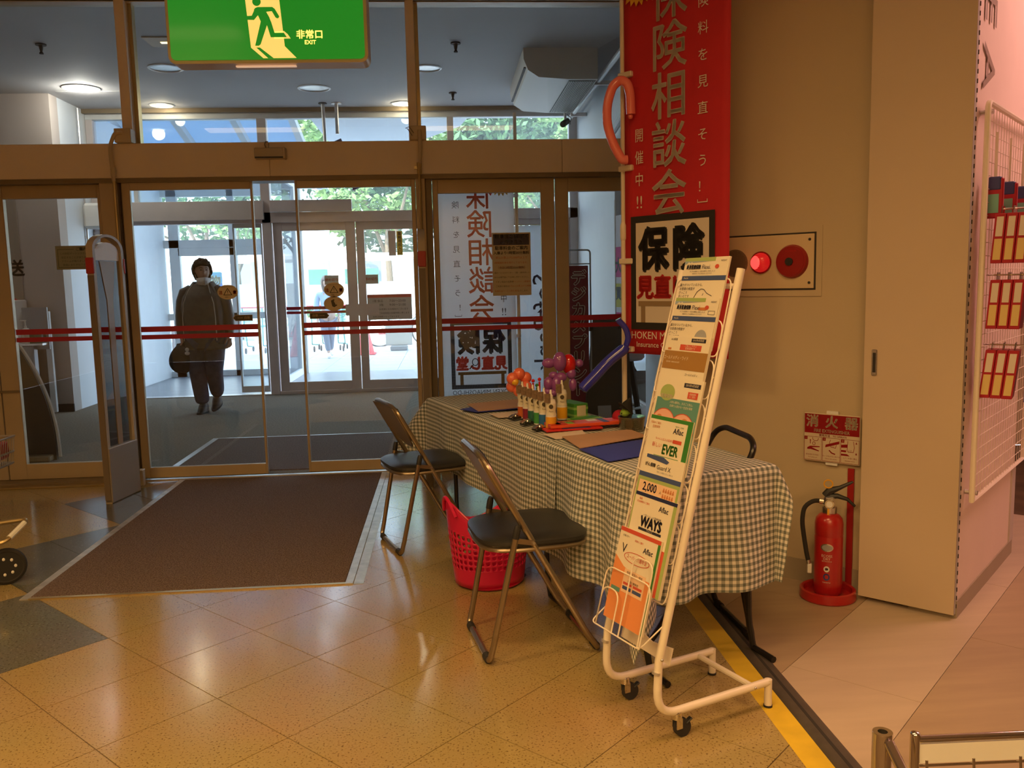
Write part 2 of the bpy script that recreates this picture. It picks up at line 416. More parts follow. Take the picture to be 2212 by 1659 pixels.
# ---- entrance mats
tm = thing('entrance_mat', 'brown carpet mat set in the tiles in front of the sliding doors', 'mat', (0, 0, 0))
obj('carpet', MB().bb(-1.895, -0.50, 3.86, 6.17, -0.0004, 0.0075, bev=0.002), 'mat_brown', tm)
mat('frame_worn', (0.50, 0.47, 0.42), 0.35, 0.5, var=0.25, vscale=14)
obj('edge_frame', MB().bb(-1.935, -1.897, 3.84, 6.18, 0, 0.005), 'frame_worn', tm)
obj('edge_frame', MB().bb(-0.498, -0.462, 3.84, 6.18, 0, 0.006), 'frame_worn', tm)
obj('edge_frame', MB().bb(-0.460, -0.415, 3.84, 6.0, 0, 0.0015), 'frame_worn', tm, label='worn grey tape')
obj('edge_frame', MB().bb(-1.897, -0.498, 3.838, 3.858, 0, 0.006), 'brass', tm)
tm2 = thing('entrance_mat', 'reddish brown mat behind the glass on the vestibule floor', 'mat', (0, 0, 0))
obj('carpet', MB().bb(-2.09, 0.3, 6.40, 7.85, -0.0004, 0.006), 'mat_brown', tm2)
obj('edge_frame', MB().bb(-2.14, -2.092, 6.40, 7.87, 0, 0.006), 'alu', tm2)
obj('edge_frame', MB().bb(-2.09, 0.3, 7.852, 7.872, 0, 0.006), 'alu', tm2)

# ---- diagonal wall on the right, end panel, aisle side
U45 = Vector((R45, -R45, 0)); N45 = Vector((-R45, -R45, 0))       # along the wall to the right / out of the wall
def prism_xy(mb, pts, z0, z1): return mb.prism(pts, z0, z1, u=(1, 0, 0), v=(0, 1, 0))
wall_right = struct('wall_right', prism_xy(MB(), [(1.05, 4.113), (1.80, 3.363), (2.6, 4.2), (1.9, 6.4), (1.72, 6.4)], 0, 3.3), 'wall_cream', label='cream diagonal wall behind the red banner')
bsb = struct('baseboard_right', MB().box((0, 0, 0.05), (0.99, 0.006, 0.10)).xf(Matrix.Translation((1.405 - 0.002, 3.758 - 0.002, 0)) @ Matrix.Rotation(math.radians(-45), 4, 'Z')), 'base_grey')
# the wide end panel of the shelving, with a recessed pull handle
ep = thing('shelf_end_panel', 'tall cream panel standing right of the fire extinguisher', 'panel', (0, 0, 0))
obj('face_panel', prism_xy(MB(), [(1.693, 3.352), (1.953, 3.092), (1.968, 3.107), (1.708, 3.367)], 0.02, 3.2), 'panel_cream', ep, False)
obj('edge_strip', prism_xy(MB(), [(1.9545, 3.0925), (1.962, 3.100), (1.978, 3.116), (1.970, 3.108)], 0.02, 3.2), 'white_paint', ep, False)
mat('slot_dark', (0.03, 0.025, 0.02), 0.7)
for k in range(72):
    z = 0.05 + k * 0.034
    if k == 0: slot_me = MB().box((0, 0, 0), (0.004, 0.003, 0.016)).mesh('slot')
    so_ = obj('slot', slot_me, 'slot_dark', ep); so_.location = (1.9745, 3.1105, z); so_.rotation_euler = (0, 0, math.radians(45))
mh = frame3((1.722 + 0.001 * -1, 3.323 - 0.001, 1.005), U45, (0, 0, 1))
hp = obj('pull_handle', MB().box((0, 0, 0.002), (0.022, 0.105, 0.004), bev=0.003).xf(mh), 'steel', ep, label='recessed steel pull handle')
obj('recess', MB().box((0, 0, 0.0045), (0.012, 0.08, 0.002), bev=0.0005).xf(mh), 'slot_dark', hp)
V45 = Vector((R45, R45, 0))
wall_aisle = struct('wall_aisle', prism_xy(MB(), [(1.972, 3.112), (2.70, 3.84), (2.60, 3.94), (1.80, 3.25)], 0.07, 3.2), 'pink_panel', label='pink lit side panel of the shelving in the aisle')
struct('baseboard_aisle', prism_xy(MB(), [(1.976, 3.108), (2.705, 3.837), (2.6, 3.94), (1.85, 3.24)], 0, 0.07), 'base_grey')
struct('trim_2', prism_xy(MB(), [(2.655, 3.785), (2.71, 3.84), (2.70, 3.85), (2.645, 3.795)], 0.07, 0.43), 'frame_grey')
# far side of the aisle
struct('wall_far_aisle', MB().bb(4.6, 4.7, 0, 6.3, 0, 3.3), 'pink_panel')

# ---- rest of the shop, closing the room
struct('ceiling', MB().bb(-6, 6.5, -4, 6.22, 3.3, 3.4), 'wall_white')
struct('wall_back', MB().bb(-6, 6.5, -4.1, -4, 0, 3.4), 'wall_cream')
struct('wall_left', MB().bb(-6.1, -6, -4.1, 6.4, 0, 3.4), 'wall_cream')
struct('wall_far_right', MB().bb(6.4, 6.5, -4.1, 6.4, 0, 3.4), 'wall_cream')
struct('wall_beside_doors', MB().bb(1.9, 6.5, 6.3, 6.4, 0, 3.6), 'wall_cream')
mat('lamp_diffuser', (1, 0.85, 0.6), 0.5, emit=3.0, ecol=(1, 0.66, 0.32))
for i, (lx, ly, le) in enumerate(LAMPS):
    t = thing('ceiling_light', 'fluorescent ceiling fixture %s, %s row' % (['above the left tiles', 'above the right tiles'][i % 2], ['front', 'middle', 'rear'][i // 2]), 'light', (lx, ly, 3.3), 0, 'shop ceiling lights')
    obj('housing', MB().box((0, 0, -0.02), (1.3, 0.32, 0.04), bev=0.006), 'white_paint', t)
    obj('diffuser', MB().box((0, 0, -0.048), (1.2, 0.25, 0.014), bev=0.004), 'lamp_diffuser', t)
# ================================================================ DOOR WALL (Y about 6.28)
hd = sempty('wall_front', label='glazed door wall with beige header beam')
for x0, x1 in ((-6, -1.18), (-1.178, 0.858), (0.860, 1.95)):
    struct('header_panel', MB().bb(x0, x1, 6.17, 6.36, 2.125, 2.355, bev=0.003), 'header_paint', hd)
struct('header_track', MB().bb(-6, 1.95, 6.185, 6.35, 2.095, 2.128), 'bronze_dark', hd)
struct('top_rail', MB().bb(-6, 1.95, 6.22, 6.34, 3.295, 3.42, bev=0.004), 'bronze', hd)
struct('top_bead', MB().bb(-6, 1.95, 6.205, 6.222, 3.30, 3.312), 'brass', hd)
struct('wall_above', MB().bb(-6, 1.95, 6.225, 6.335, 3.42, 3.6), 'wall_cream', hd)
for x0, x1 in ((-2.155, -2.09), (-0.215, -0.155), (-4.1, -4.04)):
    struct('post', MB().bb(x0, x1, 6.19, 6.34, 2.355, 3.30, bev=0.003), 'header_paint', hd)
    struct('post_bead', MB().bb(x1 + 0.001, x1 + 0.025, 6.262, 6.328, 2.355, 3.30), 'brass', hd)
for n, (x0, x1) in enumerate(((-4.04, -2.155), (-2.09, -0.215), (-0.155, 1.93))):
    w = struct('window_%d' % (n + 1), MB().bb(x0, x1, 6.292, 6.30, 2.35, 3.30), 'glass_clere')
def stripes(x0, x1, y, parent, skip=()):
    for z0, z1 in ((1.066, 1.104), (1.014, 1.046)):
        obj('stripe', MB().bb(x0, x1, y - 0.0015, y - 0.0005, z0, z1), 'stripe_red', parent, False)
def leaf(name, x0, x1, z0, z1, y, wl, wr, wt, wb, m, dep=0.045, label=None, kl=None, gl='glass'):
    """a framed glass leaf: stiles, rails, pane"""
    d = sempty(name, label=label)
    if wl: struct('stile', MB().bb(x0, x0 + wl, y - dep / 2, y + dep / 2, z0, z1, bev=0.003), m, d)
    if wr: struct('stile', MB().bb(x1 - wr, x1, y - dep / 2, y + dep / 2, z0, z1, bev=0.003), m, d)
    if wt: struct('rail', MB().bb(x0 + wl, x1 - wr, y - dep / 2, y + dep / 2, z1 - wt, z1, bev=0.002), m, d)
    if wb: struct('rail', MB().bb(x0 + wl, x1 - wr, y - dep / 2, y + dep / 2, z0, z0 + wb, bev=0.002), m, d)
    struct('pane', MB().bb(x0 + wl - 0.004, x1 - wr + 0.004, y - 0.003, y + 0.003, z0 + wb - 0.004, z1 - wt + 0.004), gl, d)
    return d
# left fixed leaves
d1 = leaf('door_1', -3.145, -2.345, 0.03, 2.095, 6.295, 0.123, 0.045, 0.09, 0.11, 'bronze', label='left fixed glass leaf in bronze frame')
stripes(-3.02, -2.39, 6.29, d1)
struct('hinge', MB().bb(-3.18, -3.02, 6.262, 6.272, 0.66, 0.676), 'bronze_dark', d1)
d0 = leaf('door_2', -4.1, -3.152, 0.03, 2.095, 6.295, 0.12, 0.12, 0.09, 0.11, 'bronze', label='glass leaf at the left picture edge')
struct('trim_3', MB().bb(-2.345, -2.225, 6.20, 6.34, 0, 2.10, bev=0.004), 'bronze')
struct('trim_4', MB().bb(-2.222, -2.185, 6.25, 6.34, 0, 2.10, bev=0.003), 'bronze_dark')
struct('trim_5', MB().bb(-4.1, -2.2, 6.16, 6.34, 0.0, 0.028, bev=0.004), 'bronze_dark')
struct('trim_6', MB().bb(-4.1, -2.25, 6.10, 6.16, 0.0, 0.010, bev=0.003), 'brass')
# sliding leaves
d3 = leaf('door_3', -2.20, -1.315, 0.02, 2.10, 6.225, 0.055, 0.016, 0.055, 0.075, 'bronze', 0.034, 'left sliding glass leaf')
stripes(-2.14, -1.33, 6.22, d3)
d4 = leaf('door_4', -1.025, -0.185, 0.02, 2.10, 6.225, 0.016, 0.03, 0.055, 0.075, 'bronze', 0.034, 'right sliding glass leaf')
stripes(-1.01, -0.215, 6.22, d4)
for x0, x1 in ((-2.05, -1.45), (-1.40, -1.12), (-1.05, -0.50), (-0.45, -0.2)):
    pass
struct('trim_7', MB().bb(-2.2, -0.15, 6.205, 6.245, 0.0, 0.008), 'alu')
struct('trim_8', MB().bb(-0.183, -0.115, 6.19, 6.34, 0, 2.10, bev=0.004), 'bronze')
struct('trim_9', MB().bb(-0.115, -0.07, 6.23, 6.34, 0, 2.10, bev=0.003), 'bronze_dark')
# right fixed leaves
d5 = leaf('door_5', -0.068, 0.812, 0.03, 2.10, 6.295, 0.04, 0.10, 0.10, 0.12, 'bronze', label='fixed glass leaf behind the table')
stripes(-0.028, 0.712, 6.29, d5)
d6 = leaf('door_6', 0.818, 1.75, 0.03, 2.10, 6.295, 0.095, 0.12, 0.10, 0.12, 'bronze', label='fixed glass leaf behind the red banner')
stripes(0.913, 1.63, 6.29, d6)
struct('trim_10', MB().bb(-0.07, 1.9, 6.24, 6.34, 0.0, 0.03), 'bronze_dark')

# ================================================================ VESTIBULE
VZ = 3.52
struct('floor', MB().bb(-6.2, 2.2, 6.30, 11.15, -0.12, 0.0), 'vestibule_floor', label='grey brown vestibule floor')
mat('vest_ceiling', (0.50, 0.48, 0.47), 0.8, var=0.04, vscale=1.0)
struct('ceiling', MB().bb(-6.2, 2.4, 6.34, 10.95, VZ, VZ + 0.1), 'vest_ceiling', label='grey vestibule ceiling')
mat('wall_beige', (0.52, 0.45, 0.40), 0.75, var=0.04, vscale=1.5)
mat('wall_bluewhite', (0.74, 0.77, 0.80), 0.6, var=0.02)
struct('wall_left', MB().bb(-6.2, -4.26, 10.05, 10.25, 0, VZ), 'wall_beige', label='beige vestibule wall at far left')
struct('baseboard_left', MB().bb(-6.2, -4.255, 10.03, 10.05, 0, 0.09), 'slot_dark')
struct('wall_vestibule_left', MB().bb(-6.3, -6.2, 6.34, 10.25, 0, VZ), 'wall_beige')
struct('wall_left_return', MB().bb(-4.42, -4.262, 10.25, 13.7, 0, VZ), 'wall_bluewhite')
dp = thing('drain_pipe', 'thin grey pipe running down the white wall at left', 'pipe', (-4.24, 10.75, 0))
obj('pipe', MB().cyl((0, 0, 0), (0, 0, 3.5), 0.014, n=8), 'alu', dp); obj('bracket', MB().box((-0.012, 0, 2.0), (0.02, 0.05, 0.03)), 'alu', dp)
# right wall of the vestibule
struct('wall_vestibule_right', MB().bb(1.72, 1.9, 6.40, 7.3, 0, VZ), 'wall_bluewhite')
struct('wall_vestibule_right_far', MB().bb(1.72, 1.9, 8.6, 11.0, 0, VZ), 'wall_bluewhite', label='bluish white wall right of the vestibule')
struct('wall_vestibule_right_top', MB().bb(1.72, 1.9, 7.3, 8.6, 2.35, VZ), 'wall_bluewhite')
dR = leaf('door_7', 0, 1.3, 0.02, 2.33, 0, 0.09, 0.09, 0.16, 0.2, 'frame_grey', label='grey framed side door in the right vestibule wall')
dR.location = (1.80, 8.6, 0); dR.rotation_euler = (0, 0, math.radians(-90))
struct('wall_beyond_right', MB().bb(2.3, 2.4, 6.4, 11, 0, VZ), 'wall_bluewhite')

# ---- second door wall (Y about 11.05)
YB = 11.05
wb = sempty('wall_far', label='second glazed door wall at the far end of the vestibule')
def wbb(name, x0, x1, z0, z1, m='frame_grey', y0=YB - 0.06, y1=YB + 0.06): return struct(name, MB().bb(x0, x1, y0, y1, z0, z1, bev=0.003), m, wb)
wbb('top_beam', -4.26, 1.72, 3.41, VZ + 0.05, 'alu_white'); wbb('top_trim', -4.26, 1.72, 3.47, 3.53, 'bronze_dark', YB - 0.15, YB - 0.10)
wbb('ceiling_return', -4.26, 1.72, 3.50, 3.62, 'vest_ceiling', 10.94, YB + 0.1)
wbb('mid_beam', -4.26, 1.72, 2.15, 2.28)
wbb('mid_fascia', -4.26, -2.2, 2.19, 2.42, 'frame_grey', YB - 0.12, YB - 0.06)
wbb('mid_fascia', -2.12, -1.12, 2.28, 2.42, 'frame_grey', YB - 0.12, YB - 0.06)
for x0, x1 in ((-4.26, -4.18), (-2.235, -2.125), (0.09, 0.17), (1.62, 1.72)): wbb('post', x0, x1, 0, 3.41)
wbb('sill', -2.12, 1.7, 0, 0.04)
for x0, x1 in ((-4.18, -2.235), (-2.125, 0.09), (0.17, 1.62)):
    struct('pane', MB().bb(x0, x1, YB - 0.004, YB + 0.004, 2.28, 3.41), 'glass_hazy', wb)
wbb('mullion', -3.75, -3.70, 2.28, 3.41, 'alu_white')
dB1 = leaf('door_8', -2.115, -1.10, 0.04, 2.15, YB, 0.11, 0.12, 0.10, 0.11, 'frame_grey', label='far hinged door, left leaf', gl='glass_hazy')
dB2 = leaf('door_9', -1.09, 0.085, 0.04, 2.15, YB, 0.10, 0.10, 0.10, 0.11, 'frame_grey', label='far hinged door, right leaf with notices', gl='glass_hazy')
struct('lock_rail', MB().bb(-1.26, -1.08, YB - 0.022, YB + 0.022, 0.98, 1.12), 'frame_grey', dB1); struct('lock_rail', MB().bb(-1.08, -0.84, YB - 0.022, YB + 0.022, 0.98, 1.12), 'frame_grey', dB2)
stripes(-2.0, -1.22, YB - 0.01, dB1)
dB3 = leaf('door_10', 0.17, 1.62, 0.04, 2.15, YB, 0.08, 0.08, 0.08, 0.12, 'frame_grey', label='far glass leaf behind the white banner', gl='glass_hazy')
struct('trim_11', MB().bb(-4.26, -2.2, 10.98, 11.12, 0.0, 0.010), 'alu')
# opened sliding leaf of the far wall, seen edge on next to the post
dB4 = leaf('door_11', -2.62, -2.26, 0.03, 2.15, YB + 0.05, 0.02, 0.02, 0.05, 0.08, 'alu_white', label='half opened sliding leaf of the far doors', gl='glass_hazy'); 

# ---- outer windbreak (Y about 13.6)
YC = 13.65
struct('floor', MB().bb(-6, 2.2, 11.15, 13.75, -0.12, -0.002), mat('porch_floor', (0.24, 0.25, 0.27), 0.35, var=0.1, vscale=5), label='blue grey porch floor')
wc = sempty('wall_windbreak', label='outer glazed windbreak behind the walking person')
def wcb(name, x0, x1, z0, z1, m='alu_white', y0=YC - 0.05, y1=YC + 0.05): return struct(name, MB().bb(x0, x1, y0, y1, z0, z1, bev=0.003), m, wc)
wcb('beam', -4.6, -2.3, 1.98, 2.10); wcb('beam', -4.6, -2.3, 2.33, 2.40); wcb('beam', -4.6, -2.3, 2.75, 2.95)
wcb('door_head', -4.05, -2.3, 1.86, 1.98)
for x0, x1 in ((-4.60, -4.5), (-4.18, -4.03), (-3.28, -3.18), (-2.45, -2.17)): wcb('post', x0, x1, 0, 2.95)
wcb('rail', -4.5, -4.18, 0.88, 0.98); wcb('rail', -4.03, -2.42, 0.88, 0.98); wcb('sill', -4.6, -2.3, 0, 0.09)
struct('pane', MB().bb(-4.5, -4.18, YC - 0.004, YC + 0.004, 0.09, 2.75), 'glass_hazy', wc)
struct('pane', MB().bb(-4.03, -2.42, YC - 0.004, YC + 0.004, 0.09, 2.75), 'glass_hazy', wc)
glass_mat('glass_side', (0.93, 0.97, 0.98), 0.006, haze=0.05)
# side wall of the windbreak
ws = leaf('door_12', 0, 2.3, 0.0, 2.95, 0, 0.22, 0.12, 0.1, 0.1, 'alu_white', label='side glazing of the windbreak', gl='glass_side')
ws.location = (-2.25, 13.6, 0); ws.rotation_euler = (0, 0, math.radians(-90))
# sloping glazed canopy over the porch
cv = thing('glass_canopy', 'sloping pale blue canopy roof seen through the upper panes', 'canopy', (0, 0, 0))
mat('canopy_panel', (0.62, 0.72, 0.82), 0.5, var=0.03)
mc = bpy.data.materials.new('canopy_film'); mc.use_nodes = True; nt = mc.node_tree; nt.nodes.clear()
o_ = nt.nodes.new('ShaderNodeOutputMaterial'); t_ = nt.nodes.new('ShaderNodeBsdfTranslucent'); t_.inputs[0].default_value = (0.42, 0.55, 0.68, 1); f_ = nt.nodes.new('ShaderNodeBsdfDiffuse'); f_.inputs[0].default_value = (0.5, 0.6, 0.7, 1)
mm = nt.nodes.new('ShaderNodeMixShader'); mm.inputs[0].default_value = 0.5; nt.links.new(t_.outputs[0], mm.inputs[1]); nt.links.new(f_.outputs[0], mm.inputs[2]); nt.links.new(mm.outputs[0], o_.inputs[0]); MATS['canopy_film'] = mc
def slope(x, y): return (x, y, 3.95 - (y - 11.1) * 0.27)
for k in range(4):
    x0 = -5.1 + k * 0.78; x1 = x0 + 0.72
    mb = MB(); a, b, c, d = slope(x0, 11.2), slope(x1, 11.2), slope(x1, 14.6), slope(x0, 14.6)
    mb.prism([(x0, 0), (x1, 0), (x1, 3.5), (x0, 3.5)], 0, 0.012, o=(0, 11.2, 3.95), u=(1, 0, 0), v=Vector((0, 1, -0.27)).normalized())
    obj('roof_panel', mb, 'canopy_film', cv, False)
for k in range(5):
    x0 = -5.14 + k * 0.78
    obj('roof_beam', bar((x0 + .02, 11.2, 3.90), (x0 + .02, 14.6, 2.98), 0.09, 0.10), 'alu_white', cv, False)
obj('eave_beam', MB().bb(-5.3, -1.9, 14.5, 14.62, 2.95, 3.10), 'alu_white', cv, False)
# curved soffit of the neighbouring canopy
cs = obj('canopy_soffit', MB().prism([(-1.8, 11.15), (0.6, 11.15), (0.3, 13.2), (-0.6, 15.0), (-1.8, 16.1)], 3.68, 3.80, u=(1, 0, 0), v=(0, 1, 0)), mat('soffit_grey', (0.45, 0.47, 0.50), 0.7), None, False)
tag(cs, 'grey curved canopy soffit over the pavement outside', 'canopy')
# mass of the building above, which keeps the sun off the forecourt
struct('wall_above_entrance', MB().bb(-14, 14, 10.0, 11.2, 3.65, 9.0), 'wall_white')
struct('ceiling_upper', MB().bb(-14, 14, -4, 10.0, 4.6, 4.8), 'wall_white')
struct('wall_outer_left', MB().bb(-14, -6.25, 11.0, 11.2, 0, 3.65), 'wall_white'); struct('wall_outer_right', MB().bb(1.9, 14, 11.0, 11.2, 0, 3.65), 'wall_white')
struct('wall_side', MB().bb(-14, -13.9, -4, 11, 0, 4.6), 'wall_white'); struct('wall_side_right', MB().bb(13.9, 14, -4, 11, 0, 4.6), 'wall_white')
# ================================================================ OUTDOORS
mat('paving', (0.40, 0.43, 0.47), 0.55, var=0.08, vscale=3); mat('paving_joint', (0.26, 0.28, 0.31), 0.8)
mat('road', (0.62, 0.62, 0.60), 0.8, var=0.06, vscale=1)
pv = struct('floor', MB().bb(-14, 14, 11.2, 19.6, -0.20, -0.028), 'paving_joint', label='paved forecourt outside the doors')
k = 0
pav_me = MB().bb(-0.297, 0.297, -0.297, 0.297, -0.018, 0).mesh('paving_slab')
for iy in range(14):
    for ix in range(-9, 7):
        x = ix * 0.6 + 0.1; y = 11.5 + iy * 0.6
        if y < 13.9 and -6.2 < x < -2.0: continue
        if x < -0.42 * y + 0.3 or x > 0.02 * y + 0.6: continue
        o = obj('paving_slab', pav_me, 'paving', pv); o.location = (x, y, -0.01)
struct('floor', MB().bb(-40, 40, 19.75, 60, -0.22, -0.06), 'road', label='sunlit road beyond the forecourt')
struct('trim_12', MB().bb(-20, 20, 19.6, 19.75, -0.2, 0.02), mat('kerb', (0.6, 0.6, 0.58), 0.8))
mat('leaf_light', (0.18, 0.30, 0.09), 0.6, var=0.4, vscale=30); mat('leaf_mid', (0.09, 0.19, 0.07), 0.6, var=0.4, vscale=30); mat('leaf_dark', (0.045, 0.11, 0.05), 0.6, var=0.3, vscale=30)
mat('bark', (0.20, 0.15, 0.10), 0.9, var=0.3, vscale=20, bump=0.5, bscale=30)
def foliage(blobs, n, size, seed):
    rnd = random.Random(seed); V = []; F = []
    wts = [b[3] * b[4] * b[5] for b in blobs]
    for _ in range(n):
        cx, cy, cz, rx, ry, rz = rnd.choices(blobs, wts)[0]
        th = rnd.uniform(0, 2 * PI); ph = math.acos(rnd.uniform(-1, 1)); q = rnd.uniform(0.72, 1.05)
        p = Vector((cx + rx * q * math.sin(ph) * math.cos(th), cy + ry * q * math.sin(ph) * math.sin(th), cz + rz * q * math.cos(ph)))
        a = Vector((rnd.gauss(0, 1), rnd.gauss(0, 1), rnd.gauss(0, .6))).normalized(); b = a.cross(Vector((rnd.gauss(0, 1), rnd.gauss(0, 1), rnd.gauss(0, 1)))).normalized()
        s = size * rnd.uniform(.6, 1.3); i = len(V)
        V += [p - a * s, p + b * s * .45, p + a * s, p - b * s * .45]; F.append((i, i + 1, i + 2, i + 3))
    me = bpy.data.meshes.new('foliage'); me.from_pydata(V, [], F); return me
def tree(name, label, x, y, trunk_h, blobs, n, size, seed, lm, tr=0.12, group='trees across the road'):
    t = thing(name, label, 'tree', (x, y, -0.06), 0, group)
    mb = MB(); mb.tube([(0, 0, 0), (0.05, 0, trunk_h * .5), (0, 0.05, trunk_h), (0.1, 0, trunk_h + 1.2)], [tr, tr * .8, tr * .65, tr * .3], 8)
    obj('trunk', mb, 'bark', t)
    for (cx, cy, cz, rx, ry, rz) in blobs[:3]:
        obj('branch', MB().tube([(0, 0.05, trunk_h * .8), (cx * .5, cy * .5, (trunk_h + cz) / 2), (cx * .8, cy * .8, cz)], [tr * .5, tr * .35, tr * .15], 6), 'bark', t)
    o = obj('foliage', foliage(blobs, n, size, seed), lm, t, False, kind='stuff')
    return t
def crown(seed, w, h, z, n=9):
    r = random.Random(seed); return [(r.uniform(-w, w), r.uniform(-w * .6, w * .6), z + r.uniform(0, h), r.uniform(.5, .95) * w * .55, r.uniform(.5, .9) * w * .5, r.uniform(.5, .9) * w * .4) for _ in range(n)]
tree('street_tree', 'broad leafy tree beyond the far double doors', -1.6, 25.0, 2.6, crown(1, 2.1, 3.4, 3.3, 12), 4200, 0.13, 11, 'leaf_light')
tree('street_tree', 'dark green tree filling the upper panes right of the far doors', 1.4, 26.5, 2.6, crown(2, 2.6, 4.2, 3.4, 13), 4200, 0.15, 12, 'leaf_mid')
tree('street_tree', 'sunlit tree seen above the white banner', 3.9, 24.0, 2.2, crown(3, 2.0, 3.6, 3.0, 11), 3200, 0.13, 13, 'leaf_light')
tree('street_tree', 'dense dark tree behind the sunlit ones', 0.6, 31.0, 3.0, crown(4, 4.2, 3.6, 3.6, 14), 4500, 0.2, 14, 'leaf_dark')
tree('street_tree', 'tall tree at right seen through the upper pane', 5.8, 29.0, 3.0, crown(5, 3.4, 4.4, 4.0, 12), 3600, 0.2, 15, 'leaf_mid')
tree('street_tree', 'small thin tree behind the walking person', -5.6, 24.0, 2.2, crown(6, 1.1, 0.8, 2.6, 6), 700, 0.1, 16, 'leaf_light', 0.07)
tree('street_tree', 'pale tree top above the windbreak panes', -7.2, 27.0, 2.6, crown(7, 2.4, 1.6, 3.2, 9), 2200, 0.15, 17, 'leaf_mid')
# covered bicycle parking across the road
bs = thing('bicycle_shelter', 'white roofed bicycle shelter across the road', 'shelter', (0, 22.2, -0.06))
mat('white_out', (0.86, 0.85, 0.82), 0.6)
obj('roof', MB().bb(-9.5, 5.0, -0.6, 1.4, 2.05, 2.2, bev=0.03), 'white_out', bs)
for x in (-9.2, -7.0, -4.8, -2.9, -1.55, -0.75, 0.6, 2.4, 4.6): obj('post', MB().cyl((x, 0, 0), (x, 0, 2.05), 0.05, n=10), 'alu_white', bs)
obj('back_screen', MB().bb(-9.4, 4.9, 1.2, 1.25, 0.1, 1.5), 'white_out', bs)
mat('green_panel', (0.20, 0.48, 0.40), 0.5)
for x0, x1 in ((-2.65, -1.75), (-6.4, -5.9), (-3.6, -3.1)): obj('green_panel', MB().bb(x0, x1, 1.15, 1.19, 1.45, 1.85), 'green_panel', bs)
# far pale building
fb = thing('pale_building', 'pale overexposed building behind the shelter', 'building', (-7, 34, 0))
obj('wall', MB().bb(-9, 6, 0, 5, -0.1, 3.4), 'white_out', fb)
for i in range(6): 
    w_ = obj('window', MB().bb(-8 + i * 2.3, -6.7 + i * 2.3, -0.02, 0.02, 1.2, 2.4), 'frame_grey', fb); obj('pane', MB().bb(-7.9 + i * 2.3, -6.8 + i * 2.3, -0.035, -0.022, 1.3, 2.3), mat('dark_pane', (0.25, 0.32, 0.36), 0.2), w_)
# low fence
fe = thing('low_fence', 'low white picket fence outside at left', 'fence', (-5.9, 20.4, 0))
for i in range(11): obj('picket', MB().bb(i * .12 - .6, i * .12 - .56, 0, .03, 0, 0.9), 'white_out', fe)
obj('fence_rail', MB().bb(-.65, .66, 0.031, 0.05, .80, .85), 'white_out', fe); obj('fence_rail', MB().bb(-.65, .66, 0.031, 0.05, .15, .2), 'white_out', fe)
# planters with red flowers
for i, (x, y, lb) in enumerate(((-3.1, 20.6, 'flower trough with red blooms outside the windbreak'), (-1.9, 20.9, 'flower trough with pale blooms across from the far doors'))):
    t = thing('flower_trough', lb, 'planter', (x, y, -0.0), 0, 'flower troughs')
    obj('trough', MB().bb(-.5, .5, -.15, .15, 0, .62, bev=.02), mat('trough_white', (.7, .7, .66), .7), t)
    obj('foliage', foliage([(dx * .2, 0, .72, .2, .16, .12) for dx in (-2, -1, 0, 1, 2)], 500, .05, 31 + i), 'leaf_light', t, False, kind='stuff')
    obj('blooms', foliage([(dx * .2, 0, .84, .2, .15, .05) for dx in (-2, -1, 0, 1, 2)], 160, .03, 41 + i), mat('bloom_red', (.6, .03, .05), .5) if i == 0 else mat('bloom_pink', (.7, .35, .4), .5), t, False, kind='stuff')
# traffic cone
tc_ = thing('traffic_cone', 'red traffic cone outside right of the far doors', 'cone', (-1.60, 17.1, -0.01))
obj('cone', MB().lathe([(0.20, 0.03), (0.17, 0.04), (0.03, 0.70), (0.02, 0.71)], 20), mat('cone_red', (.72, .05, .05), .45), tc_)
obj('foot', MB().box((0, 0, .015), (.40, .40, .03), bev=.01), 'cone_red', tc_)
# folding notice board outside
nb = thing('notice_board', 'dark grey standing notice board outside by the bicycle', 'sign', (-0.98, 17.9, -0.01))
mat('board_grey', (.16, .17, .16), .6)
obj('board', MB().box((0, 0, .36), (.55, .03, .50), bev=.01), 'board_grey', nb); obj('foot', MB().box((0, 0, .055), (.36, .25, .1), bev=.02), 'board_grey', nb)
letters([('ご協力', -.1, .40, .08), ('✓', .14, .40, .1)], mat('print_white', (.8, .8, .78), .5), nb, frame3((0, -.017, 0), (1, 0, 0), (0, 0, 1)))
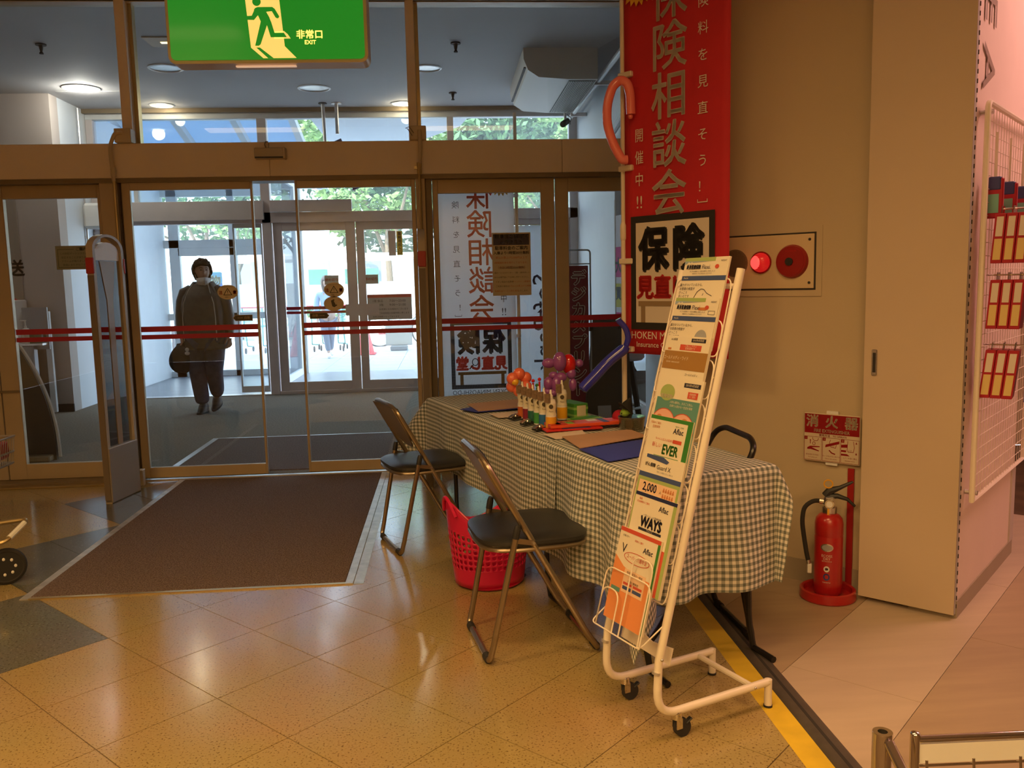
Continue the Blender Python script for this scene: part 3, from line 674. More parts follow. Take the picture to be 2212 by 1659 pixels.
# bicycle
def bicycle():
    b = thing('bicycle', 'parked bicycle with red chain guard outside the far doors', 'bicycle', (-0.95, 19.2, -0.01), math.radians(4))
    for x in (-.52, .52):
        w = obj('wheel', MB().tube([(x + .33 * math.cos(a * PI / 14), 0, .33 + .33 * math.sin(a * PI / 14)) for a in range(28)], .018, 6, True), 'black_rubber', b)
        mb = MB()
        for a in range(12): mb.cyl((x, 0, .33), (x + .32 * math.cos(a * PI / 6), 0, .33 + .32 * math.sin(a * PI / 6)), .003, n=4)
        mb.cyl((x, -.04, .33), (x, .04, .33), .025, n=8); obj('spokes', mb, 'steel', w)
        obj('mudguard', MB().tube([(x + .37 * math.cos(a), 0, .33 + .37 * math.sin(a)) for a in [PI * .15 + PI * .7 * k / 8 for k in range(9)]], .018, 5), 'steel', b)
    mb = MB()
    for p, q in (((-.52, 0, .33), (-.12, 0, .30)), ((-.12, 0, .30), (-.2, 0, .78)), ((-.12, 0, .30), (.36, 0, .72)), ((-.18, 0, .55), (.36, 0, .72)), ((.36, 0, .72), (.52, 0, .33)), ((.36, 0, .70), (.32, 0, .98)), ((-.52, 0, .33), (-.19, 0, .7))): mb.cyl(p, q, .016, n=6)
    obj('frame', mb, mat('bike_silver', (.55, .56, .58), .3, .6), b)
    obj('saddle', MB().sph((-.21, 0, .82), .1, 10, (1.2, .7, .4)), 'black_plastic', b)
    obj('handlebar', MB().tube(fillet([(.2, -.24, 1.0), (.34, -.2, 1.02), (.32, 0, .98), (.34, .2, 1.02), (.2, .24, 1.0)], .05), .012, 6), 'steel', b)
    obj('basket', MB().box((.56, 0, .86), (.3, .32, .24), bev=.03), mat('basket_dark', (.08, .12, .14), .6), b)
    obj('chain_guard', MB().box((-.3, .05, .32), (.5, .02, .12), bev=.01), 'cone_red', b)
bicycle()
# row of shopping carts outside (seen small through two panes)
mat('cart_green', (.05, .22, .20), .5)
def outdoor_cart(x, y, lb):
    t = thing('shopping_cart', lb, 'cart', (x, y, -0.01), math.radians(90), 'carts parked outside')
    for s in (-.2, .2):
        obj('side_frame', MB().tube(fillet([(.42, s, .10), (-.3, s * .8, .16), (-.42, s, .95)], .05), .014, 6), 'cart_green', t)
        for x_ in (.4, -.3):
            obj('wheel', MB().cyl((x_, s - .012, .06), (x_, s + .012, .06), .06, n=12), 'black_rubber', t)
    obj('handle', MB().cyl((-.42, -.24, .96), (-.42, .24, .96), .018, n=8), 'stripe_red', t)
    mb = MB()
    for i in range(9):
        q = -.36 + i * .1; mb.cyl((q, -.2, .55), (q, -.24, .88), .004, n=4); mb.cyl((q, .2, .55), (q, .24, .88), .004, n=4); mb.cyl((q, -.2, .55), (q, .2, .55), .004, n=4)
    for z in (.55, .66, .77, .88):
        yy = .2 + (z - .55) * .12; mb.tube([(-.36, -yy, z), (.44, -yy * .8, z), (.44, yy * .8, z), (-.36, yy, z)], .005, 4, True)
    obj('wire_basket', mb, 'cart_green', t)
for i, x in enumerate((-3.95, -3.45, -2.95, -2.45, -1.95)):
    outdoor_cart(x, 18.4 + (i % 2) * .3, ['green wire cart outside, first in the row from the left', 'green wire cart outside, second in the row from the left', 'green wire cart outside, in the middle of the row', 'green wire cart outside, fourth in the row from the left', 'green wire cart outside nearest the red cone'][i])
# dark waste box with printed name, banner across the road
ab = thing('collection_box', 'dark box with white lettering outside at left', 'box', (-5.95, 18.9, -0.01))
obj('body', MB().box((0, 0, .26), (.34, .34, .52), bev=.01), mat('box_dark', (.06, .05, .055), .5), ab); obj('lid', MB().box((0, 0, .535), (.36, .36, .03), bev=.008), 'box_dark', ab)
letters([('ÆON', 0, .28, .11)], 'print_white', ab, frame3((0, -.1725, 0), (1, 0, 0), (0, 0, 1)))
bn = thing('shop_sign', 'blue sign with yellow characters behind the walking person', 'sign', (-4.35, 16.5, -0.01))
obj('panel', MB().box((0, 0, 1.35), (.42, .03, .62)), mat('sign_blue', (.02, .10, .35), .5), bn); obj('post', MB().cyl((0, .03, 0), (0, .03, 1.6), .02, n=8), 'alu_white', bn)
obj('band', MB().box((0, -.018, 1.56), (.42, .004, .2)), mat('sign_teal', (.03, .2, .3), .5), bn)
letters([('買物', 0, 1.5, .19, {'bold': .03}), ('駐輪', 0, 1.25, .17, {'bold': .03})], mat('sign_yellow', (.75, .65, .05), .5), bn, frame3((0, -.022, 0), (1, 0, 0), (0, 0, 1)))

# ================================================================ PEOPLE
def skinned(name, joints, edges, m, parent, root=0, sub=2, label=None):
    names = list(joints); idx = {n: i for i, n in enumerate(names)}
    me = bpy.data.meshes.new(name); me.from_pydata([joints[n][0] for n in names], [(idx[a], idx[b]) for a, b in edges], [])
    if isinstance(m, str): m = MATS[m]
    me.materials.append(m)
    o = bpy.data.objects.new(name, me); COL.objects.link(o); o.parent = parent
    md = o.modifiers.new('skin', 'SKIN'); md.use_smooth_shade = True; md.branch_smoothing = 0.4
    sv = me.skin_vertices[0].data
    for n in names:
        r = joints[n][1]; sv[idx[n]].radius = (r, r) if not isinstance(r, tuple) else r
    sv[idx[names[root]]].use_root = True
    s2 = o.modifiers.new('smooth', 'SUBSURF'); s2.levels = sub; s2.render_levels = sub
    if label: o['label'] = label
    return o
mat('skin', (.52, .33, .24), .55); mat('hair_black', (.03, .024, .02), .85, spec=.15, var=.3, vscale=60, bump=.6, bscale=90)
mat('jacket', (.075, .07, .06), .45, var=.25, vscale=8, bump=.4, bscale=14); mat('jumper', (.115, .11, .098), .85, var=.15, vscale=20, bump=.3, bscale=120)
mat('jeans', (.06, .075, .12), .8, var=.25, vscale=15, bump=.2, bscale=100); mat('mask_white', (.72, .70, .68), .7, bump=.3, bscale=40); mat('boot', (.09, .07, .055), .6, var=.2)
def hand(name, parent, wrist, fdir, side, m='skin', s=1.0):
    """palm with five bent fingers; fdir = pointing direction, side = thumb side"""
    f = Vector(fdir).normalized(); t = Vector(side); t = (t - f * t.dot(f)).normalized(); n = f.cross(t); w = Vector(wrist)
    J = {'w': (w, .024 * s), 'p': (w + f * .05 * s, (.036 * s, .018 * s))}; E_ = [('w', 'p')]
    for k, (off, ln) in enumerate(((.026, .060), (.009, .070), (-.009, .066), (-.026, .052))):
        b = w + f * .085 * s + t * off * s; J['a%d' % k] = (b, .0095 * s); J['b%d' % k] = (b + (f * .6 + n * .35) * ln * .5 * s, .009 * s); J['c%d' % k] = (b + (f * .7 + n * .9) * ln * s, .008 * s)
        E_ += [('p', 'a%d' % k), ('a%d' % k, 'b%d' % k), ('b%d' % k, 'c%d' % k)]
    J['t0'] = (w + f * .035 * s + t * .036 * s, .012 * s); J['t1'] = (w + f * .07 * s + t * .052 * s + n * .012 * s, .010 * s); J['t2'] = (w + f * .09 * s + t * .045 * s + n * .03 * s, .009 * s)
    E_ += [('w', 't0'), ('t0', 't1'), ('t1', 't2')]
    return skinned(name, J, E_, m, parent, 0, 1)
def head(parent, c, yawd, pitchd, hair_m, mask=True, long_hair=False):
    """c = centre of the skull; face looks along -Y before turning"""
    R_ = Matrix.Translation(Vector(c)) @ Matrix.Rotation(math.radians(yawd), 4, 'Z') @ Matrix.Rotation(math.radians(pitchd), 4, 'X')
    mb = MB(); bmesh.ops.create_icosphere(mb.b, subdivisions=4, radius=1.0)
    for v in mb.b.verts:
        x, y, z = v.co; p = Vector((x * .074, y * .094, z * .112))
        if z < 0: p.x *= 1 - .28 * z * z; p.y *= (1 - .10 * z * z) if y < 0 else 1 - .35 * z * z
        if y < -.3:
            p.y += .006
            for ex in (-.4, .4):
                d = (x - ex) ** 2 + (z - .05) ** 2; p.y += .010 * math.exp(-d / .03)
            p.y -= .022 * math.exp(-(x * x / .02 + (z + .18) ** 2 / .035)); p.y -= .008 * math.exp(-(x * x / .06 + (z + .55) ** 2 / .012)); p.y -= .008 * math.exp(-(x * x / .08 + (z + .92) ** 2 / .03))
        v.co = p
    for sx in (-1, 1): mb.sph((sx * .075, .008, -.008), .022, 8, (.4, .8, 1.3))
    h = obj('head', mb.xf(R_), 'skin', parent)
    for sx in (-1, 1):
        obj('eye', MB().sph((sx * .029, -.0805, .006), .0085, 8, (1.4, .5, .6)).xf(R_), 'black_plastic', h)
        obj('eyebrow', MB().tube([(sx * .014, -.092, .025), (sx * .03, -.090, .030), (sx * .045, -.080, .024)], .003, 5).xf(R_), hair_m, h)
    obj('mouth', MB().tube([(-.02, -.090, -.062), (0, -.096, -.060), (.02, -.090, -.062)], .0035, 5).xf(R_), mat('lips', (.42, .16, .14), .5), h)
    mb = MB(); bmesh.ops.create_icosphere(mb.b, subdivisions=4, radius=1.0); rr = random.Random(3)
    for v in mb.b.verts:
        x, y, z = v.co; k = 1 + .05 * math.sin(9 * x + 4 * z) * math.sin(7 * y + 3) + .05 * math.sin(23 * x + 5 * z) * math.sin(19 * y + 11 * z) + rr.uniform(-.025, .025)
        front = max(0.0, -y)
        p = Vector((x * .104 * k, y * .120 * k + .010, z * .130 * k + .016))
        if z < .30 and y < -.30: p = Vector((x * .060, y * .055 + .02, min(p.z, z * .09)))
        if long_hair and z < -.2 and y > -.2: p.z -= .14 * (-z - .2)
        elif z < -.62: p.z = -.085 + (z + .62) * .03
        v.co = p
    obj('hair', mb.xf(R_), hair_m, parent)
    if mask:
        mb = MB(); mb.grid(lambda u, v: ((u - .5) * .15, -.092 + .105 * abs(u - .5) ** 1.6 * 2.2 - .018 * math.sin(v * PI) + (.012 if v < .2 else 0), -.145 + v * .07 - .018 * (1 - abs(u - .5) * 2) * (1 - v)), 13, 7)
        mo = obj('face_mask', mb.xf(R_), 'mask_white', parent, label='white face mask pulled under the chin'); sm = mo.modifiers.new('thick', 'SOLIDIFY'); sm.thickness = .004
        for sx in (-1, 1): obj('ear_loop', MB().tube([(sx * .074, -.052, -.10), (sx * .08, -.01, -.03), (sx * .082, .012, .0)], .0016, 4).xf(R_), 'mask_white', mo)
    return h
def walker():
    P = thing('person', 'person in dark jacket, jumper and jeans walking in with a black bag', 'person', (-2.63, 9.62, 0), math.radians(-6))
    B = {'hip': ((0, 0, .90), .13), 'belly': ((0, 0, 1.05), .135), 'chest': ((0, .01, 1.24), .14), 'neck0': ((0, .01, 1.38), .07), 'neck1': ((.01, -.005, 1.46), .05),
         'shL': ((-.175, .01, 1.33), .062), 'elL': ((-.245, .0, 1.07), .046), 'wrL': ((-.235, -.05, .84), .028),
         'shR': ((.175, .01, 1.33), .062), 'elR': ((.25, .03, 1.07), .046), 'wrR': ((.265, -.02, .84), .028),
         'hL': ((-.085, 0, .84), .09), 'kL': ((-.075, -.05, .46), .062), 'aL': ((-.055, -.03, .09), .042), 'hR': ((.085, 0, .84), .09), 'kR': ((.055, -.02, .46), .062), 'aR': ((.03, .16, .13), .042)}
    skinned('body', B, [('hip', 'belly'), ('belly', 'chest'), ('chest', 'neck0'), ('neck0', 'neck1'), ('chest', 'shL'), ('shL', 'elL'), ('elL', 'wrL'), ('chest', 'shR'), ('shR', 'elR'), ('elR', 'wrR'), ('hip', 'hL'), ('hL', 'kL'), ('kL', 'aL'), ('hip', 'hR'), ('hR', 'kR'), ('kR', 'aR')], 'skin', P)
    T = {'hip': ((0, 0, .86), (.17, .12)), 'hL': ((-.10, -.005, .78), .135), 'tL': ((-.10, -.035, .62), .118), 'kL': ((-.09, -.055, .46), .098), 'cL': ((-.08, -.04, .28), .090), 'aL': ((-.062, -.03, .09), .080), 'hR': ((.10, 0, .78), .135), 'tR': ((.092, -.015, .62), .118), 'kR': ((.078, -.02, .46), .098), 'cR': ((.062, .06, .29), .088), 'aR': ((.045, .135, .15), .076)}
    skinned('jeans', T, [('hip', 'hL'), ('hL', 'tL'), ('tL', 'kL'), ('kL', 'cL'), ('cL', 'aL'), ('hip', 'hR'), ('hR', 'tR'), ('tR', 'kR'), ('kR', 'cR'), ('cR', 'aR')], 'jeans', P)
    # jumper: lofted torso down to the hem
    def loft(name, rows, m, gap=0.0, n=36, label=None):
        mb = MB()
        def fn(u, v):
            k = v * (len(rows) - 1); i = min(int(k), len(rows) - 2); t = k - i; t = t * t * (3 - 2 * t)
            z, rx, ry, cx, cy = [rows[i][q] * (1 - t) + rows[i + 1][q] * t for q in range(5)]
            a = -PI / 2 + gap + u * (2 * PI - 2 * gap); w = 1 + .025 * math.sin(a * 5 + z * 18)
            e = .8
            ca, sa = math.cos(a), math.sin(a)
            return (cx + rx * w * math.copysign(abs(ca) ** e, ca), cy + ry * w * math.copysign(abs(sa) ** e, sa), z)
        mb.grid(fn, n, 17, closed_u=(gap == 0))
        o = obj(name, mb, m, P, label=label); sm = o.modifiers.new('thick', 'SOLIDIFY'); sm.thickness = .012; sm.offset = 1
        return o
    loft('jumper', [(.70, .205, .150, 0, 0), (.78, .21, .155, 0, 0), (.95, .205, .160, 0, 0), (1.15, .20, .160, 0, 0), (1.28, .19, .145, 0, 0), (1.37, .13, .10, 0, .005), (1.41, .07, .068, .005, .005)], 'jumper')
    loft('jacket_body', [(.76, .222, .165, 0, .012), (.95, .226, .172, 0, .012), (1.15, .222, .170, 0, .012), (1.27, .205, .150, 0, .015), (1.36, .150, .112, 0, .015), (1.43, .095, .082, .005, .02)], 'jacket', .85, label='open dark jacket')
    for s, pts in ((-1, [(-.13, .01, 1.355), (-.19, .01, 1.315), (-.228, .01, 1.22), (-.250, 0, 1.07), (-.252, -.025, .94), (-.240, -.05, .835)]), (1, [(.13, .01, 1.355), (.19, .01, 1.315), (.228, .015, 1.22), (.252, .03, 1.07), (.266, .01, .94), (.268, -.015, .835)])):
        obj('sleeve', MB().tube(pts, [.055, .075, .074, .066, .058, .047], 14), 'jacket', P)
    zp = mat('piping', (.55, .55, .52), .5)
    for s in (-1, 1): obj('zip_edge', MB().tube([(s * .075 + .005, -.055, 1.43), (s * .115, -.105, 1.34), (s * .165, -.140, 1.2), (s * .178, -.150, 1.05), (s * .178, -.146, .80)], .005, 5), zp, P)
    head(P, (.015, -.012, 1.545), 32, -6, 'hair_black')
    hand('hand', P, (-.238, -.055, .84), (.03, -.05, -1), (.4, -.8, 0)); hand('hand', P, (.27, -.02, .84), (.05, -.1, -1), (-.4, -.8, 0))
    for (x, y, z, rx) in ((-.055, -.075, 0, 0), (.03, .13, .045, .35)):
        mb = MB(); M_ = Matrix.Translation((x, y, z)) @ Matrix.Rotation(rx, 4, 'X')
        mb.grid(lambda u, v: ((.045 + .008 * math.sin(v * PI)) * math.cos(2 * PI * u) * (1 - .1 * v), (.115 - .055 * v) * math.sin(2 * PI * u) + .045 * v, .005 + .10 * v), 20, 6, True)
        bmesh.ops.holes_fill(mb.b, edges=[e for e in mb.b.edges if e.is_boundary]); s_ = obj('shoe', mb.xf(M_), 'boot', P)
        obj('sole', MB().prism(ell(0, 0, .05, .125, 20), 0, .018, u=(1, 0, 0), v=(0, 1, 0)).xf(M_), 'black_rubber', s_)
    bag = thing('shoulder_bag', 'black bag held low in the walking person hand', 'bag', (-2.885, 9.55, 0.0), math.radians(-6))
    mb = MB()
    def bf(u, v):
        a = 2 * PI * u; w = .155 * (math.sin(v * PI * .93 + .2) ** .5) * (1 - .25 * v); d = .06 * (math.sin(v * PI * .93 + .2) ** .6)
        return (w * math.cos(a) + .01 * math.sin(3 * a) + .02 * v, d * math.sin(a), .46 + v * .30 + .01 * math.sin(2 * a))
    mb.grid(bf, 28, 14, True); bmesh.ops.holes_fill(mb.b, edges=[e for e in mb.b.edges if e.is_boundary])
    obj('bag_body', mb, mat('bag_black', (.04, .037, .033), .6, var=.3, vscale=12, bump=.5, bscale=15), bag)
    obj('handle', MB().tube([(-.06, 0, .70), (-.03, 0, .765), (.03, 0, .775), (.07, 0, .70)], .009, 6), 'bag_black', bag)
    obj('charm', MB().sph((.10, -.07, .71), .022, 10, (1, .5, 1)).sph((.10, -.07, .67), .026, 10, (1.1, .5, .8)), 'mask_white', bag, label='small white charm')
walker()
def far_walker():
    P = thing('person', 'distant person in pale blue top walking away outside', 'person', (-2.22, 16.5, -0.01), math.radians(10))
    B = {'hip': ((0, 0, .84), .12), 'belly': ((0, 0, .98), .12), 'chest': ((0, .01, 1.15), .125), 'neck0': ((0, .01, 1.27), .06), 'neck1': ((0, -.005, 1.34), .05), 'shL': ((-.16, .01, 1.22), .055), 'elL': ((-.21, .0, .99), .042), 'wrL': ((-.20, -.06, .79), .028), 'shR': ((.16, .01, 1.22), .055), 'elR': ((.21, .03, .99), .042), 'wrR': ((.2, -.02, .79), .028), 'hL': ((-.075, 0, .78), .085), 'kL': ((-.05, -.04, .43), .055), 'aL': ((-.02, -.03, .09), .036), 'hR': ((.075, 0, .78), .085), 'kR': ((.045, -.01, .43), .055), 'aR': ((.03, .10, .13), .036)}
    skinned('body', B, [('hip', 'belly'), ('belly', 'chest'), ('chest', 'neck0'), ('neck0', 'neck1'), ('chest', 'shL'), ('shL', 'elL'), ('elL', 'wrL'), ('chest', 'shR'), ('shR', 'elR'), ('elR', 'wrR'), ('hip', 'hL'), ('hL', 'kL'), ('kL', 'aL'), ('hip', 'hR'), ('hR', 'kR'), ('kR', 'aR')], 'skin', P)
    J = {'hip': ((0, 0, .80), (.15, .11)), 'belly': ((0, 0, .98), .135), 'chest': ((0, .01, 1.15), .14), 'neck0': ((0, .01, 1.26), .075), 'shL': ((-.165, .01, 1.22), .07), 'elL': ((-.215, .0, .99), .058), 'wrL': ((-.205, -.055, .82), .045), 'shR': ((.165, .01, 1.22), .07), 'elR': ((.215, .03, .99), .058), 'wrR': ((.205, -.018, .82), .045)}
    skinned('blue_top', J, [('hip', 'belly'), ('belly', 'chest'), ('chest', 'neck0'), ('chest', 'shL'), ('shL', 'elL'), ('elL', 'wrL'), ('chest', 'shR'), ('shR', 'elR'), ('elR', 'wrR')], mat('top_blue', (.32, .45, .62), .8, var=.1), P)
    T = {'hip': ((0, 0, .80), (.15, .11)), 'hL': ((-.08, 0, .72), .10), 'kL': ((-.055, -.04, .43), .068), 'aL': ((-.022, -.03, .12), .05), 'hR': ((.08, 0, .72), .10), 'kR': ((.045, -.01, .43), .068), 'aR': ((.03, .095, .15), .05)}
    skinned('trousers', T, [('hip', 'hL'), ('hL', 'kL'), ('kL', 'aL'), ('hip', 'hR'), ('hR', 'kR'), ('kR', 'aR')], mat('trouser_grey', (.16, .19, .24), .8), P)
    head(P, (0, -.005, 1.42), 15, 0, mat('hair_brown', (.12, .09, .07), .5), False, True)
    hand('hand', P, (-.2, -.06, .79), (0, -.05, -1), (.4, -.8, 0)); hand('hand', P, (.2, -.02, .79), (0, -.1, -1), (-.4, -.8, 0))
    for (x, y, z) in ((-.02, -.07, 0), (.03, .08, .03)): obj('shoe', MB().sph((x, y, z + .045), .05, 12, (.9, 2.2, .85)), 'mask_white', P)
far_walker()
# ================================================================ THINGS ON THE DOOR WALL
XZ = lambda o: frame3(o, (1, 0, 0), (0, 0, 1))     # print plane facing the camera side (-Y)
mat('print_black', (.02, .02, .02), .5); mat('print_red', (.55, .03, .03), .5); mat('paper', (.78, .76, .70), .7)
def exit_sign():
    t = thing('exit_sign', 'green lit emergency exit sign hanging from the ceiling', 'sign', (-0.785, 4.30, 2.405), math.radians(-1.5))
    def rr(w, h, r, n=6):
        P_ = []
        for cx, cy, a in ((w / 2 - r, h - r, 0), (-w / 2 + r, h - r, PI / 2), (-w / 2 + r, r, PI), (w / 2 - r, r, 1.5 * PI)):
            P_ += [(cx + r * math.cos(a + k * PI / 2 / n), cy + r * math.sin(a + k * PI / 2 / n)) for k in range(n + 1)]
        return P_
    mat('sign_housing', (.62, .50, .30), .4, .2)
    obj('housing', MB().prism(rr(.925, .41, .035), -.06, .06, u=(1, 0, 0), v=(0, 0, 1), w=(0, 1, 0)), 'sign_housing', t)
    mg = mat('sign_green', (.004, .16, .012), .25, emit=1.0, ecol=(.007, .19, .012), coat=.4)
    obj('face', MB().prism([(x, z + .015) for x, z in rr(.895, .38, .022)], -.068, -.061, u=(1, 0, 0), v=(0, 0, 1), w=(0, 1, 0)), mg, t)
    mw = mat('sign_white', (.9, .8, .6), .3, emit=1.0, ecol=(1.0, .60, .13), coat=.3)
    def q(p): return ((p[0] / 3.95 + 500 - 588) * .00216, (144.5 - p[1] / 3.95) * .00211 + .006)
    M1 = XZ((0, -.0687, 0)); M2 = XZ((0, -.0693, 0))
    patch([[q(p) for p in ((175, 13), (460, 13), (490, 445), (585, 545), (305, 545), (205, 455))], [q(p) for p in ((405, 322), (490, 318), (520, 345), (543, 381), (405, 381))]], mw, t, M1, 'pictogram_doorway')
    man = [[q(p) for p in ell(272, 72, 36, 36, 20)],
           [q(p) for p in ((278, 116), (402, 116), (350, 158), (372, 200), (385, 240), (300, 240), (278, 185), (245, 140), (258, 124))],
           [q(p) for p in ((402, 116), (422, 132), (457, 195), (450, 210), (436, 212), (424, 204), (396, 152), (350, 156))],
           [q(p) for p in ((258, 124), (278, 185), (243, 224), (186, 222), (186, 190), (226, 188))],
           [q(p) for p in ((300, 232), (348, 232), (352, 262), (288, 428), (272, 440), (240, 440))],
           [q(p) for p in ((340, 232), (385, 236), (410, 332), (488, 332), (512, 370), (376, 370))],
           [q(p) for p in ((248, 454), (280, 454), (392, 545), (344, 545))]]
    patch(man, mg, t, M2, 'pictogram_runner')
    def tq(x, y): a = q((x, y)); return a
    a = tq(705, 352); b = tq(707, 415)
    letters([('非常口', a[0], a[1], .042, {'bold': .03}), ('EXIT', b[0], b[1], .026, {'bold': .03})], mw, t, M1)
    obj('lens_strip', MB().box((-.02, -.03, -.008), (.28, .02, .006)), mat('lens_pink', (.8, .6, .45), .3, emit=.5, ecol=(1, .6, .35)), t)
    for x in (-.3, .3): obj('hanger_rod', MB().cyl((x, 0, .41), (x, 0, .895), .008, n=8), 'white_paint', t)
exit_sign()
sn = thing('door_sensor', 'small beige motion sensor on the header above the sliding doors', 'sensor', (-1.165, 6.17, 2.235))
obj('body', MB().bb(-.105, .105, -.055, 0, 0, .075, bev=.006), mat('sensor_beige', (.46, .38, .25), .45), sn)
obj('window', MB().bb(-.10, .10, -.057, -.05, .004, .014), 'black_plastic', sn)
obj('end_cap', MB().bb(.086, .107, -.058, .0, -.002, .077, bev=.005), 'bronze', sn)
obj('cable', MB().tube([(-.03, -.02, .075), (-.035, -.03, .10), (-.03, -.018, .118), (-.02, .01, .123)], .004, 6), 'bronze_dark', sn)
def conduit(name, label, bx, px):
    t = thing(name, label, 'conduit', (bx, 6.17, 0))
    obj('junction_box', MB().bb(-.055, .055, -.035, .06, 2.356, 2.45, bev=.004), mat('box_beige', (.55, .45, .28), .5), t)
    if px:
        pts = fillet([(-.0, -.03, 2.42), (-.045, -.04, 2.42), (-.09, -.035, 2.33), (-.085, -.03, 2.20), (-.08, -.03, 2.10)], .05)
        obj('flexible_hose', MB().tube(pts, .013, 8), 'box_beige', t); obj('collar', MB().cyl((-.08, -.03, 2.19), (-.08, -.03, 2.13), .017, n=10), 'box_beige', t)
        obj('pipe', MB().cyl((-.08, -.03, 2.14), (-.08, -.03, 0.0), .011, n=8), 'brass', t)
    else:
        obj('flexible_hose', MB().tube(fillet([(.01, -.04, 2.42), (.012, -.045, 2.30), (.0, -.03, 2.15)], .05), .013, 8), 'box_beige', t)
        obj('collar', MB().cyl((0, -.03, 2.20), (0, -.03, 2.12), .018, n=10), 'brass', t); obj('clip', MB().box((-.02, -.028, 2.165), (.03, .02, .02)), 'brass', t)
        obj('pipe', MB().cyl((0, -.03, 2.14), (0, -.03, 0.0), .011, n=8), 'brass', t)
        obj('loose_wire', MB().tube([(-.03, -.036, 2.40), (-.06, -.05, 2.44), (-.085, -.045, 2.43), (-.07, -.05, 2.425), (-.04, -.045, 2.38)], .003, 5), 'bronze_dark', t)
conduit('wall_conduit', 'beige junction box and hose above the left sliding door', -2.14, True)
conduit('wall_conduit', 'beige junction box and pipe beside the right sliding door', -0.15, False)

# ---- anti theft gates
glass_mat('gate_acrylic', (.75, .66, .50), .25)
mat('gate_beige', (.42, .35, .25), .45); mat('gate_dark', (.17, .13, .09), .5); mat('gate_red', (.40, .03, .03), .4); mat('gate_low', (.30, .25, .20), .4, .2)
def gate(label, x, y, rz):
    t = thing('security_gate', label, 'gate', (x, y, 0), rz, 'anti theft gates')
    # local: u along the slab 0..0.345, thickness +-0.025
    def out(o): 
        w0, w1 = -.0 + o, .345 - o; P_ = [(w0, .0 if o == 0 else .36), (w0, 1.62)]
        P_ += [(.1725 + (.1725 - o) * math.cos(PI - a * PI / 12), 1.62 + (.10 - o * .6) * math.sin(a * PI / 12)) for a in range(1, 12)]
        P_ += [(w1, 1.62), (w1, P_[0][1])]; return P_
    O = out(0); I = out(.028)
    mb = MB(); n = len(O)
    A = [[mb.b.verts.new((a, d, b)) for a, b in O] for d in (-.022, .022)]; B_ = [[mb.b.verts.new((a, d, b)) for a, b in I] for d in (-.022, .022)]
    for i in range(n - 1):
        mb.b.faces.new((A[0][i], A[0][i + 1], B_[0][i + 1], B_[0][i])); mb.b.faces.new((A[1][i], A[1][i + 1], B_[1][i + 1], B_[1][i]))
        mb.b.faces.new((A[0][i], A[0][i + 1], A[1][i + 1], A[1][i])); mb.b.faces.new((B_[0][i], B_[0][i + 1], B_[1][i + 1], B_[1][i]))
    obj('frame', mb, 'gate_beige', t)
    obj('pane', MB().bb(.026, .319, -.004, .004, .36, 1.56), 'gate_acrylic', t)
    obj('lamp_lens', MB().prism([(.04, 1.555), (.305, 1.555)] + [(.1725 + .135 * math.cos(a * PI / 10), 1.60 + .07 * math.sin(a * PI / 10)) for a in range(11)], -.012, .012, u=(1, 0, 0), v=(0, 0, 1), w=(0, 1, 0)), mat('gate_lens', (.78, .68, .58), .4), t)
    obj('coil_strip', MB().prism([(.09, 1.55), (.26, 1.55), (.21, 1.30), (.20, .36), (.15, .36), (.145, 1.30)], -.008, -.005, u=(1, 0, 0), v=(0, 0, 1), w=(0, 1, 0)), mat('gate_coil', (.34, .24, .13), .35), t)
    obj('base_panel', MB().bb(.0, .345, -.026, .026, .0, .36, bev=.006), 'gate_low', t)
    for u in (-.002, .347): obj('red_cap', MB().bb(u - .008, u + .008, -.026, .026, 1.47, 1.57, bev=.004), 'gate_red', t)
    obj('edge_strip', MB().bb(-.006, .002, -.02, .02, .02, 1.46), 'gate_dark', t)
    return t
gate('tall anti theft gate standing left of the entrance mat', -2.198, 5.575, math.radians(79.3))
gate('anti theft gate seen edge on beside the far end of the table', -0.14, 5.60, math.radians(91.5))
ds = thing('door_stop', 'short beige stop post at the foot of the left sliding door', 'stop', (-2.165, 6.07, 0))
obj('post', MB().box((0, 0, .055), (.048, .048, .11), bev=.004), 'gate_beige', ds); obj('cap', MB().box((0, 0, .112), (.05, .05, .006), bev=.002), 'white_paint', ds)

# ---- stickers and notices on the glass
mat('sticker_cream', (.62, .50, .30), .5); mat('sticker_red', (.60, .06, .03), .5); mat('label_brown', (.06, .045, .02), .4); mat('label_tan', (.50, .36, .16), .5)
def sticker(x, z, y, label, kind):
    t = thing('glass_sticker', label, 'sticker', (x, y, z), 0, 'stickers on the sliding doors')
    M0, M1 = XZ((0, -.0006, 0)), XZ((0, -.0012, 0))
    obj('disc', MB().prism(ell(0, 0, .071, .052, 32), -.0008, 0, u=(1, 0, 0), v=(0, 0, 1), w=(0, 1, 0)), 'sticker_cream', t)
    if kind == 0:
        tri = [(0, .026), (-.028, -.020), (.028, -.020)]; patch(stroke(tri + tri[:1], .0045), 'print_black', t, M1, 'warning_triangle')
        patch([rect(-.002, .002, -.004, .012), rect(-.002, .002, -.013, -.009)], 'print_black', t, M1, 'exclamation_mark')
        letters([('注', -.049, -.004, .028, {'bold': .04}), ('意', .049, -.004, .028, {'bold': .04})], 'sticker_red', t, M1)
        letters([('自動ドア', 0, -.036, .011)], 'print_black', t, M1, 'small_print'); letters([('飛び出さないで下さい', 0, .037, .009)], 'print_black', t, M1, 'small_print')
    else:
        patch([[(-.02, .022), (.002, .032), (.024, -.012), (.002, -.026), (-.012, -.018)]], 'label_brown', t, M1, 'phone_picture')
        patch(stroke([(.004, .02), (.016, -.006)], .007), 'sticker_cream', t, XZ((0, -.0016, 0)), 'phone_screen')
        letters([('注意', .042, .026, .012)], 'sticker_red', t, M1, 'small_print')
